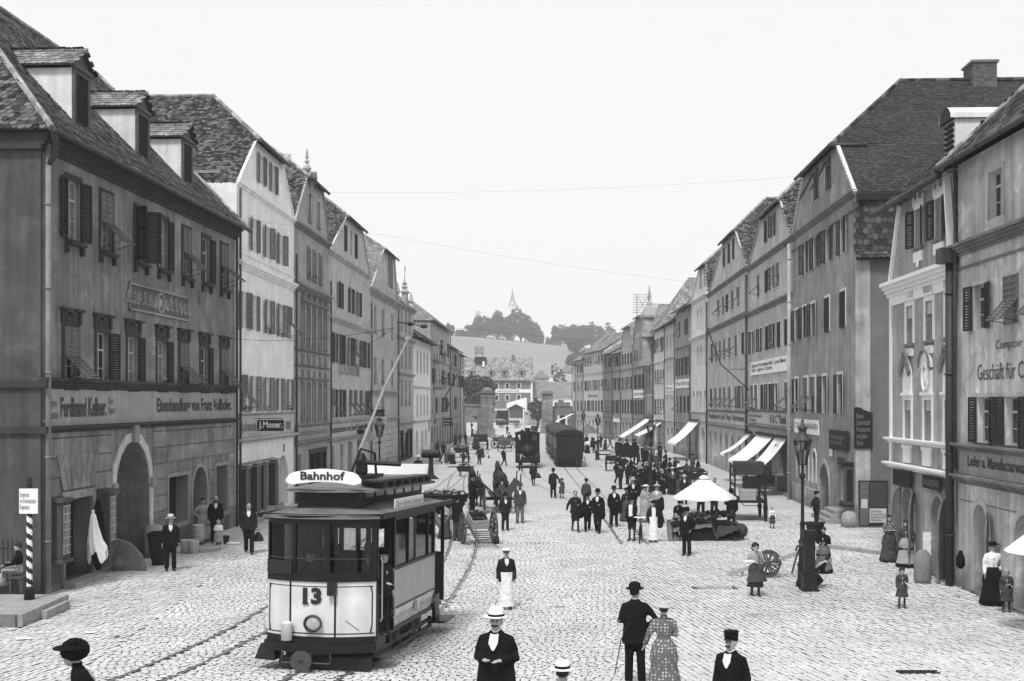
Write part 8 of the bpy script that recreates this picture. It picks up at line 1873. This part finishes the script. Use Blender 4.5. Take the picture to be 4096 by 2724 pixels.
b=MB();b.ball((1.45,.2,.35),(.28,.3,.3),10,7);b.ball((1.2,.5,.5),(.3,.3,.2));b.build('rolled_sacking',cloth('darkgrey',.05),st,True)
heap('vegetables and white wares heaped on the market stall',(sx-.3,sy+.7,.74),.8,90,MATS['mixed_wares'],.09,21,sh=(1.3,.6,.6));heap('dark leafy vegetables at the right of the market stall',(sx+.7,sy+.8,.76),.5,60,M_leafl,.09,22,sh=(1.1,.7,1.0))
for i,(x,y,lab)in enumerate(((-.9,.75,'wicker basket at the left of the market stall'),(-.25,.95,'wicker basket with a hoop handle in the middle of the market stall'),(.3,.6,'round basket at the right of the hoop handled one'))):
 t=thing('basket',lab,'basket',(sx+x,sy+y,.68));b=MB();b.lathe([(.16,0),(.24,.2),(.25,.22),(.2,.2)],(0,0,0),14);b.build('basket_body',M_wood,t);b=MB();b.tube([(.22*math.cos(q),0,.2+.26*math.sin(q))for q in[math.pi*k/8 for k in range(9)]],.013,5);b.build('handle',M_wood,t)
p0=g(3000,2086);cw=thing('wagon','high dark wagon stacked with boxes beside the shop awnings','wagon',(p0.x,p0.y,0),R_(-6))
wheels(cw,[(-.72,.2),(.72,.2)],.62,12,M_woodd);wheels(cw,[(-.68,2.5),(.68,2.5)],.5,12,M_woodd)
b=MB();b.b2((-.7,0,.85),(.7,3.0,.95));b.build('bed',M_woodd,cw)
for s in(-1,1):
 for y in(.05,2.9):b=MB();b.b2((s*.68-.04,y-.04,.9),(s*.68+.04,y+.04,2.55));b.build('stake',M_woodd,cw)
 b=MB();[b.b2((s*.68-.02,0,z),(s*.68+.02,3.0,z+.1))for z in(1.2,1.6,2.0,2.4)];b.build('side_rail',M_woodd,cw)
b=MB();b.tube([(-.7,-.1,1.3),(-.3,-.25,.75),(.3,-.25,.75),(.68,-.1,1.3)],.02,6);b.build('rope',M_woodd,cw)
for(x,y,z,d,lab,m)in((-.08,.35,1.22,(.72,.5,.52),'pale wooden box at the tail of the high wagon',M_woodl),(.12,.4,1.78,(.8,.5,.5),'dark framed box above the pale one on the high wagon',M_woodd),(0,.9,2.42,(1.3,1.6,.55),'long dark trunk topping the load of the high wagon',mat('trunk',.045,var=.3,scale=3))):
 q=Matrix.Rotation(R_(-6),3,'Z')@Vector((x,y,z));t=thing('crate',lab,'crate',(p0.x+q.x,p0.y+q.y,z),R_(-6));crate(t,(0,0,0),d,m);b=MB();b.box((0,0,d[2]/2),(d[0],d[1],.03));b.build('lid',m,t)
c=g(3064,2312);hc=thing('handcart','pair of large wheels with long pale shafts tipped up behind the girl','handcart',(c.x+.15,c.y+.4,0),R_(74));wheels(hc,[(-.3,0),(.3,0)],.40,10,M_wood)
b=MB();b.bar((-.35,0,.4),(.35,0,.4),.06);b.build('axle',M_wood,hc)
for s in(-1,1):b=MB();b.bar((s*.2,1.25,.02),(s*.2,-1.55,.95),.055,.08);b.build('shaft',M_woodl,hc)
for y,z in((.8,.1),(.3,.28),(-.5,.56),(-1.1,.77)):b=MB();b.bar((-.2,y,z),(.2,y,z),.06);b.build('slat',M_woodl,hc)
def lamp(label,px,base_y,top_y,w=1.0,sign=None):
 p=g(px,base_y);H_=(base_y-top_y)/FPX*p.y;t=thing('street_lamp',label,'street lamp',(p.x,p.y,p.z));k=H_/4.6
 b=MB();b.lathe([(r*w*.8,z*k)for r,z in((.26,0),(.26,.12),(.2,.2),(.19,.55),(.22,.6),(.15,.7),(.14,1.2),(.17,1.25),(.1,1.35),(.09,1.7),(.12,1.75),(.07,1.85),(.055,3.0),(.1,3.03),(.12,3.12),(.06,3.2),(.05,3.42))],(0,0,0),14);b.build('post',M_iron,t,True)
 b=MB();z0,z1=3.42*k,4.08*k;r0,r1=.13*w,.27*w
 for i in range(6):
  a=math.pi*i/3;b.bar((r0*math.cos(a),r0*math.sin(a),z0),(r1*math.cos(a),r1*math.sin(a),z1),.022)
 b.tube([(r0*math.cos(q),r0*math.sin(q),z0)for q in[math.pi*i/3 for i in range(7)]],.014,4);b.tube([(r1*math.cos(q),r1*math.sin(q),z1)for q in[math.pi*i/3 for i in range(7)]],.018,4);b.build('lantern_frame',M_iron,t)
 b=MB();b.loft([[(r0*.96*math.cos(q),r0*.96*math.sin(q),z0)for q in[math.pi*i/3 for i in range(6)]],[(r1*.96*math.cos(q),r1*.96*math.sin(q),z1)for q in[math.pi*i/3 for i in range(6)]]],cap=False);b.build('lantern_glass',TG,t)
 b=MB();b.lathe([(.33*w,4.08*k),(.3*w,4.13*k),(.13*w,4.28*k),(.12*w,4.4*k),(.17*w,4.42*k),(.12*w,4.5*k),(.03,4.56*k),(.05,4.64*k),(.01,4.72*k)],(0,0,0),12);b.build('lantern_cap',M_irong,t,True)
 b=MB();b.tube([(0,0,z0),(0,0,z0+.3*k)],.02,5);b.ball((0,0,z0+.36*k),(.04,.04,.07),6,5);b.build('burner',M_irong,t)
 if sign:b=MB();b.b2((-.05,-.03,2.35*k),(.9,.03,2.6*k))if sign>0 else b.b2((-.9,-.03,2.35*k),(.05,.03,2.6*k));b.build('name_plate',plaster(.6,.05),t)
 return t
lamp('tall gas lamp standing beside the water pump in the right foreground',3210,2345,1690,.95)
lamp('gas lamp with hexagonal lantern in the middle of the right hand crowd',2604,1975,1672,1.0)
lamp('gas lamp close to the bench cart beyond the carriages',2391,1838,1655,1.0,-1)
lamp('slim gas lamp before the far end of the right row',2334,1808,1640,.9)
lamp('gas lamp rising behind the tram before the left row',1518,1985,1665,1.1)
p=g(3236,2362);pm=thing('water_pump','dark cast iron water pump column with square base by the lamp','pump',tuple(p));b=MB()
for z0,z1,w_ in((0,.06,.50),(.06,.45,.38),(.45,.52,.44),(.52,1.55,.30),(1.55,1.62,.36),(1.62,1.7,.42),(1.7,1.76,.36)):b.b2((-w_/2,-w_/2,z0),(w_/2,w_/2,z1))
b.build('column',M_iron,pm);b=MB();b.tube([(-.1,0,1.3),(-.35,-.05,1.3),(-.4,-.05,1.15)],.035,8);b.build('spout',M_irong,pm);b=MB();b.tube([(-.15,.05,1.5),(-.35,.05,1.0),(-.5,.0,.5)],.03,6);b.build('pump_handle',M_irong,pm)
def awning(label,h,px0,px1,ztop,proj,zb,sag=.15):
 u0,u1=h.u(px0),h.u(px1);t=thing('awning',label,'awning',h.e.matrix_basis@Vector((u0,0,0)),h.rz);w=u1-u0;b=MB();rings=[]
 N=10
 for j in range(N+1):
  f=j/N;y=-.05-proj*f;z=ztop+(zb-ztop)*f-sag*math.sin(math.pi*f)*1.2
  rings.append([(w*i/8,y,z-.03*math.sin(math.pi*i/8))for i in range(9)])
 rings.append([(w*i/8,-.05-proj+.01*math.sin(i*2),zb-.16-.03*(i%2))for i in range(9)])
 b.loft(rings,close=False);b.build('cloth',M_canvas,t,True)
 b=MB();b.bar((0,0,zb+.05),(0,-proj,zb-.02),.025);b.bar((w,0,zb+.05),(w,-proj,zb-.02),.025);b.bar((0,-proj,zb-.02),(w,-proj,zb-.02),.03);b.b2((-.1,-.25,ztop),(w+.1,0,ztop+.12));b.build('awning_frame',M_woodd,t)
 return t
awning('narrow white awning, farthest of the three beside the shop lettered Thiele',HB,2993,3010,3.35,1.9,1.95)
awning('broad white awning, middle of the three beside the shop lettered Thiele',HB,3034,3098,3.4,1.95,1.72)
awning('white sagging awning, nearest of the three, over the dark shop door',HB,3106,3152,3.4,2.1,1.42,.28)
awning('long sloping white awning over a dark doorway left of the arcade windows',HD,2762,2800,3.7,2.2,1.6)
awning('pale short awning by the hanging shop boards',HG,2630,2655,3.3,2.6,1.7);awning('slender white awning behind the street lamp in the far crowd',HH,2588,2612,3.5,3.4,1.3,.05)
awning('tiny white awning at the end of the right row behind the train',HO,2292,2302,3.6,3.0,2.2,.05)
c=g(2352,1800);t=thing('market_umbrella','grey market umbrella in the distance behind the carriages','umbrella',(c.x,c.y,0));b=MB();b.lathe([(1.35,1.95),(.05,3.0),(.01,3.05)],(0,0,0),10,cap=False);b.build('canopy',C_MG,t);b=MB();b.tube([(0,0,0),(0,0,3)],.04,6);b.build('pole',M_woodd,t)
c=at(4225,2180,28.5);t=thing('market_umbrella','white canvas umbrella edge cutting in at the right edge of the picture','umbrella',(c.x,c.y,gz(0,c.y)));b=MB();b.lathe([(1.15,2.02),(.06,2.95),(.01,3.0)],(0,0,-.1),14,cap=False);b.build('canopy',M_canvas,t);b=MB();b.tube([(0,0,0),(0,0,2.9)],.03,6);b.build('pole',M_woodd,t)
c=g(2420,1842);t=thing('bench','low pale topped bench table beside the lamp on the right','bench',(c.x,c.y,0));b=MB();b.b2((-.95,0,.85),(.95,.9,.98));b.build('table_top',C_MG,t);[MB().box((x,y,.42),(.1,.1,.85)).build('leg',M_woodd,t)for x in(-.8,.8)for y in(.1,.8)];b=MB();b.b2((-.8,.1,.5),(.8,.15,.62));b.build('apron_rail',M_woodd,t)
c=g(2515,1862);t=thing('carriage','dark open carriage seen from behind in the right hand crowd','carriage',(c.x,c.y,0));wheels(t,[(-.8,.2),(.8,.2)],.6,12,M_woodd);wheels(t,[(-.7,2.2),(.7,2.2)],.45,12,M_woodd)
b=MB();b.loft([[(-.7,0,.7),(.7,0,.7),(.7,2.0,.7),(-.7,2.0,.7)],[(-.95,-.2,1.5),(.95,-.2,1.5),(.9,2.2,1.4),(-.9,2.2,1.4)]]);b.build('body',IR,t);b=MB();b.b2((-.85,-.25,1.5),(.85,-.05,1.75));b.build('seat_back',IR,t)
for i,x in enumerate((-.75,-.1,.6)):person((c.x+x,c.y+.5+.3*i,1.0),1.65,('left hand','middle','right hand')[i]+' dark clad passenger sitting in the open carriage',yaw=180,legs='crouch',coat=C_BLK,pants=C_BLK,hat='felt' if i!=2 else 'lady',hatm=C_BLK,kind='man',arms=('bent','bent'))
cart('dark cart with one tall wheel showing beside the men at the left of the crowd',2455,1885,1.6,1.0,.9,M_woodd,.62,None,0,False)
cart('long box cart with heaped baskets beside the low stone wall',2770,1985,2.6,1.6,1.05,M_woodd,.5,('baskets and cloths heaped on the long box cart',C_GR),-10,side=.3)
def bicycle(label,loc,yaw):
 t=thing('bicycle',label,'bicycle',loc,R_(yaw));M=M_iron
 for y in(-.52,.52):
  w_=obj('wheel',cached(('bikewheel',),lambda:(lambda b:(b.tube([(0,.33*math.cos(q),.33*math.sin(q))for q in[2*math.pi*i/28 for i in range(29)]],.017,6,cap=False),[b.bar((0,0,0),(0,.32*math.cos(k*.524),.32*math.sin(k*.524)),.005)for k in range(12)],b.ball((0,0,0),.03,6,4),b.mesh('wheel',M))[-1])(MB())),t,(0,y,.35))
 b=MB();[b.tube(p_,.014,6)for p_ in([(0,-.05,.3),(0,-.15,.85)],[(0,-.15,.82),(0,.38,.84)],[(0,-.05,.3),(0,.38,.78)],[(0,-.05,.3),(0,-.52,.35)],[(0,-.15,.8),(0,-.52,.35)],[(0,.36,.95),(0,.4,.7),(0,.52,.35)])];b.build('frame',M,t)
 b=MB();b.tube([(-.26,.25,1.0),(-.2,.34,1.02),(0,.36,1.0),(.2,.34,1.02),(.26,.25,1.0)],.013,6);b.build('handlebar',MATS['rail_metal'],t);b=MB();b.ball((0,-.18,.9),(.08,.13,.035),8,5);b.build('saddle',M_shoe,t)
 b=MB();b.bar((-.1,-.05,.2),(-.1,-.05,.4),.02);b.ball((0,-.05,.3),(.02,.09,.09),10,5);b.build('crank',M,t)
 return t
p=g(2562,2170);bicycle('bicycle held by the man in the dark jacket, front wheel towards the camera',tuple(p),170);p=g(1540,1880);bicycle('bicycle ridden along the left pavement',tuple(p),120)
# --- left hand small things
p=Vector((-12.62,31.8,.3));zt=at(118,1900,p.y).z
sp=thing('striped_pole','black and white striped pole carrying a white notice at the left edge','pole',(p.x,p.y,.3))
hh=zt-.3-.3;N=26;NZ=60
bl,wh=MB(),MB()
for j in range(NZ):
 for i in range(N):
  z0,z1=.35+(hh-.5)*j/NZ,.35+(hh-.5)*(j+1)/NZ;a0,a1=2*math.pi*i/N,2*math.pi*(i+1)/N
  (bl if((j/NZ*8.5+i/N)%1)<.5 else wh).add([(.075*math.cos(a0),.075*math.sin(a0),z0),(.075*math.cos(a1),.075*math.sin(a1),z0),(.075*math.cos(a1),.075*math.sin(a1),z1),(.075*math.cos(a0),.075*math.sin(a0),z1)],[(0,1,2,3)])
bl.build('dark_stripes',M_black,sp);wh.build('white_stripes',M_white,sp)
b=MB();b.lathe([(.14,0),(.13,.3),(.15,.34),(.1,.38)],(0,0,0),12);b.lathe([(.1,hh-.15),(.1,hh-.05),(.05,hh),(.1,hh+.05),(.04,hh+.1),(.07,hh+.2),(.01,hh+.28)],(0,0,0),12);b.build('pole_socket',M_iron,sp,True)
b=MB();b.b2((-.22,-.12,hh-.7),(.26,-.08,hh-.05));nb=b.build('notice_board',M_white,sp)
text('Burgfrieden\nder Kreishauptstadt\nRegensburg',sp,Matrix.Translation((-.19,-.125,hh-.62))@Matrix.Rotation(R_(90),4,'X'),.41,.48,M_ink2)
fe=thing('iron_fence','black iron railing behind the seated woman at the left edge','fence',(-16.4,33.6,.2));
b=MB();b.bar((0,0,.15),(2.8,0,.15),.03);b.bar((0,0,1.25),(2.8,0,1.25),.03);b.build('fence_rail',M_iron,fe)
for i in range(22):b=MB();b.bar((i*.13,0,0),(i*.13,0,1.5),.022);b.build('fence_bar',M_iron,fe)
st_=thing('stool','low seat under the woman in the white apron','stool',(g(70,2420).x-.1,g(70,2420).y+.3,.3));b=MB();b.box((0,0,.42),(.4,.4,.06));b.build('seat',M_wood,st_);[MB().box((x,y,.2),(.05,.05,.4)).build('leg',M_wood,st_)for x in(-.15,.15)for y in(-.15,.15)]
h=L1
def on(h,px,py,off):u,z=h.uz(px,py,-off);return h.e.matrix_basis@Vector((u,-off,z))
c=on(h,372,2040,.55);t=thing('hanging_cloth','bright white cloth hanging in a cone beside the shop door','cloth',c);b=MB();N=18
b.loft([[(r*math.cos(q)*(1+.2*math.sin(5*q+z))+.08*z*z,r*.5*math.sin(q)*(1+.3*math.sin(7*q)),z+(.16*math.sin(3*q+1)+.08*math.sin(7*q)if z<-1.2 else 0))for q in[2*math.pi*i/36 for i in range(36)]]for r,z in((.05,0),(.03,-.08),(.07,-.14),(.13,-.5),(.21,-.9),(.28,-1.3),(.27,-1.42))],cap=False);b.build('cloth',C_WH,t,True)
c=on(h,392,1995,.35);t=thing('hanging_cloth','black garment hanging behind the white cloth at the shop door','cloth',c);b=MB();b.loft([[(r*math.cos(q),r*.4*math.sin(q),z)for q in[2*math.pi*i/12 for i in range(12)]]for r,z in((.05,0),(.18,-.5),(.24,-1.4),(.2,-1.8),(.08,-2.2))]);b.build('cloth',C_BLK,t,True)
for i,(px,py,r,z,n,lab)in enumerate(((748,2210,.26,.45,1,'wide enamel tub standing by the arched shop door'),(775,2213,.2,.44,1,'grey enamel pail tucked right of the wide tub'),(795,2195,.22,.5,5,'stack of shiny enamel bowls beside the pale grey dress'))):
 p=g(px,py);t=thing('enamel_pail',lab,'pail',(p.x,p.y,0));EN=mat('enamel',.55,rough=.3,var=.25,scale=4,spec=.6)
 for k in range(n):b=MB();zz=(.25+.12*k if n>1 else 0);b.lathe([(r*.8,zz),(r,zz+(z if n==1 else .16)),(r*1.05,zz+(z if n==1 else .16)+.02),(r*.9,zz+(z if n==1 else .14))],(0,0,0),18);b.build('pail_body' if n==1 else 'enamel_bowl',EN,t,True)
 if n>1:b=MB();b.box((0,0,.13),(.4,.3,.26));b.build('stand',M_wood,t)
p=g(633,2260);t=thing('basket','tall dark pannier basket between the guard stone and the man in the straw hat','basket',(p.x,p.y,0));b=MB();b.lathe([(.2,0),(.32,.55),(.36,.95),(.38,1.0),(.3,.95)],(0,0,0),14,1,.8);b.build('basket_body',M_woodd,t,True);b=MB();b.ball((0,0,1.0),(.4,.3,.16),12,6);b.build('cloth_cover',C_BLK,t,True)
b=MB();n=14;P_=[(2.0*0,0)];p=g(845,2205);t=thing('door_step','half round stone step at the arched shop door','step',(p.x-.35,p.y+.35,0));b=MB();b.lathe([(.62,0),(.62,.14),(.58,.16)],(0,0,0),20,1.0,1.3);b.build('step_stone',M_stone,t)
p=g(905,2175);t=thing('watering_can','small dark can with a pale heap beside the little child','can',(p.x,p.y,0));b=MB();b.lathe([(.1,0),(.13,.3),(.1,.32)],(0,0,0),10);b.build('can_body',M_iron,t);b=MB();b.ball((.3,-.1,.03),(.3,.16,.06),8,5);b.build('rag',C_WH,t)
p=g(3752,2330);t=thing('sack','full grey sack standing between the folded shop door leaves','sack',(p.x-.5,p.y-.1,p.z));b=MB();b.lathe([(.2,0),(.27,.12),(.27,.6),(.24,.85),(.16,.95),(.12,1.0)],(0,0,0),14,1,.8);b.build('sack_body',mat('sack_cloth',.2,var=.2,scale=9,fine=.2,bump=.4,bscale=12),t,True)
p=on(HW,3842,2245,.75);t=thing('bag','black bag hanging on the open grey door leaf','bag',tuple(p));b=MB();b.lathe([(.04,.3),(.12,.1),(.13,-.1),(.06,-.2)],(0,0,0),10);b.build('bag_body',C_BLK,t,True)
p=on(HW,3694,2160,.6);t=thing('hanging_towel','white towel hanging on the door leaf beside the aproned woman','towel',tuple(p));b=MB();b.b2((-.02,-.03,-.9),(.22,.0,.25));b.build('cloth',C_WH,t)
def hang(label,px,py,w,hgt,m,txt=None,d=None,tm=None,round_=False,cat='sign'):
 c=at(px,py,d);t=thing('hanging_sign',label,cat,tuple(c));b=MB()
 if round_:b.lathe([(.01,-.03),(w/2,-.03),(w/2,.03),(.01,.03)],(0,0,0),18,rot=Matrix.Rotation(R_(90),3,'X'))
 else:b.box((0,0,0),(w,.05,hgt))
 b.build('board',m,t);b=MB();b.bar((-w/2-.9,0,hgt/2+.12),(w/2,0,hgt/2+.12),.03);b.bar((-w*.3,0,hgt/2),(-w*.3,0,hgt/2+.12),.02);b.bar((w*.3,0,hgt/2),(w*.3,0,hgt/2+.12),.02)
 if px>2048:b=MB();b.bar((-w/2,0,hgt/2+.12),(w/2+.9,0,hgt/2+.12),.03)
 b.build('bracket',M_iron,t)
 if txt:text(txt,t,Matrix.Translation((-w*.42,-.03,-hgt*.36))@Matrix.Rotation(R_(90),4,'X'),w*.84,hgt*.72,tm or M_white)
 return t
hang('black signboard reading Conditorei on the left row',1783,1687,1.55,.95,M_black,'Conditorei\nTrammer.',150)
hang('round dark sign with a pale device left of the Conditorei board',1724,1682,1.15,1.15,M_irong,None,140,round_=True)
hang('dull signboard below the round sign on the left row',1700,1706,1.0,1.1,M_woodd,'Gasthof\nzum Hirsch',134,tm=MATS['letter_dull'])
hang('long white name board over the low white house',1668,1652,1.15,.34,M_white,'Zum Auracher',128,tm=M_ink)
hang('small white name board right of the tall lamp on the left',1607,1724,.85,.3,M_white,'Zum Passauer',112,tm=M_ink)
hang('white name board just above the lantern on the left',1520,1678,1.0,.36,M_white,'Zum Passau',92,tm=M_ink)
hang('dark pointed name board above the left lantern',1513,1651,.95,.5,M_woodd,'Khern',91,tm=MATS['letter_dull'])
hang('wrought iron sign arm reaching from the restaurant house',1432,1727,.9,.3,M_iron,None,86)
hang('dark double signboard near the small awning on the right row',2643,1698,1.3,.62,M_irong,'Johann Schmid\nMehlhandlung',140)
hang('black signboard with two lines of small gilt letters beside the tall lamp',3268,1728,1.05,.55,M_black,'Adolf Huber\nBuchbinder',68,tm=MATS['letter_dull'])
hang('white name board on the lamp near the crowd',2373,1741,.6,.25,M_white,None,140)
for(px,py,d,lab)in((1618,1640,118,'gas lantern on a wall bracket over the ornate narrow house door'),(1790,1632,150,'gas lantern on a bracket above the Conditorei board')):
 c=at(px,py,d);t=thing('wall_lantern',lab,'lantern',tuple(c));b=MB();b.lathe([(.12,0),(.26,.55),(.3,.58),(.1,.8),(.12,.9),(.02,1.1)],(0,0,0),6);b.build('lantern_body',M_irong,t);b=MB();b.bar((-1.2,0,-.1),(0,0,0),.05);b.bar((-1.2,0,-.8),(0,0,0),.05);b.build('bracket',M_iron,t)
c=at(1632,1782,122);t=thing('washing','white washing hung over a rail before the ornate narrow house','washing',tuple(c));b=MB();b.b2((-.8,0,-.5),(.0,.05,.4));b.b2((.05,0,-.4),(.7,.05,.35));b.build('cloth',C_WH,t)
b=MB();b.bar((-1.0,.03,.42),(.9,.03,.42),.05);b.build('rail',M_woodd,t)
c=at(1470,1760,88);t=thing('canopy','small bright sloping canopy behind the trolley pole','awning',tuple(c));b=MB();b.loft([[(-.5,0,.6),(.2,.3,.75)],[(-.1,-1.6,-.1),(.8,-1.4,.05)]],close=False);b.build('cloth',C_LG,t);b=MB();b.bar((-.5,0,.6),(-.1,-1.6,-.1),.04);b.build('awning_frame',M_woodd,t)
c=at(1440,1560,84);c=at(1830,1500,165);t=thing('flag_pole','long bare pole slanting out from the left row near its end','pole',tuple(at(1745,1655,150)));b=MB();a_=at(1745,1655,150);z_=at(1832,1492,152);b.tube([(0,0,0),tuple(z_-a_)],.07,6);b.build('pole',M_woodd,t)
for i,(px,py,lab)in enumerate(((1580,1944,'stone steps and pale bench before the ornate narrow house'),(1665,1905,'low stone step before the low white house'),(1740,1858,'small step by the balcony house'))):
 p=g(px,py);t=thing('door_step',lab,'steps',(p.x,p.y,0));b=MB();b.b2((-1.2,0,0),(.5,3,.18));b.b2((-1.2,.3,.18),(.2,2.7,.36));b.build('step_stone',M_stone,t)
WM=M_iron
def wire(label,pts,r=.012):
 t=thing('overhead_wire',label,'wire',(0,0,0));b=MB()
 for a,c in zip(pts[:-1],pts[1:]):
  a,c=Vector(a),Vector(c);n=14;sag=(c-a).length*.012
  b.tube([a.lerp(c,i/n)-Vector((0,0,sag*4*(i/n)*(1-i/n)))for i in range(n+1)],r,4,cap=False)
 b.build('wire',WM,t);return t
wire('wire spanning from the dark corner house to the right row across the street',[at(95,560,35.5),at(640,790,52),at(940,862,60)],.004)
wire('thin wire crossing the sky from the left gables to the big grey house',[at(950,870,58),at(1540,940,62),at(3170,1170,68.5),at(3560,1215,44),at(3900,1262,36.3)],.004)
wire('faint wire rising across the sky towards the right roofs',[at(1240,768,66),on(HA,3262,700,.05)],.003)
wire('wire over the street in front of the far hill',[at(1590,1285,108),at(1960,1320,116),at(2350,1358,124),at(2985,1400,88)],.010)
wire('trolley wire running from behind the houses towards the tram pole',[at(1318,1360,74),at(1575,1312,29.5),at(860,1340,50)],.007)
wire('drooping wire from the relief panel to the tall pipe of the corner house',[at(700,1085,49),at(840,1225,53),at(948,1340,55)],.012)
c=at(1570,1285,108);t=thing('wire_insulator','dark insulator knots where the wire meets the left row','insulator',tuple(c));b=MB();b.ball((0,0,0),(.35,.3,.25));b.ball((1.6,0,-.25),(.3,.2,.2));b.ball((2.8,0,-.45),(.35,.2,.2));b.tube([(0,0,0),(1.6,0,-.25),(2.8,0,-.45)],.05,5);b.build('insulator_body',M_iron,t)
b=MB()
flush_texts()
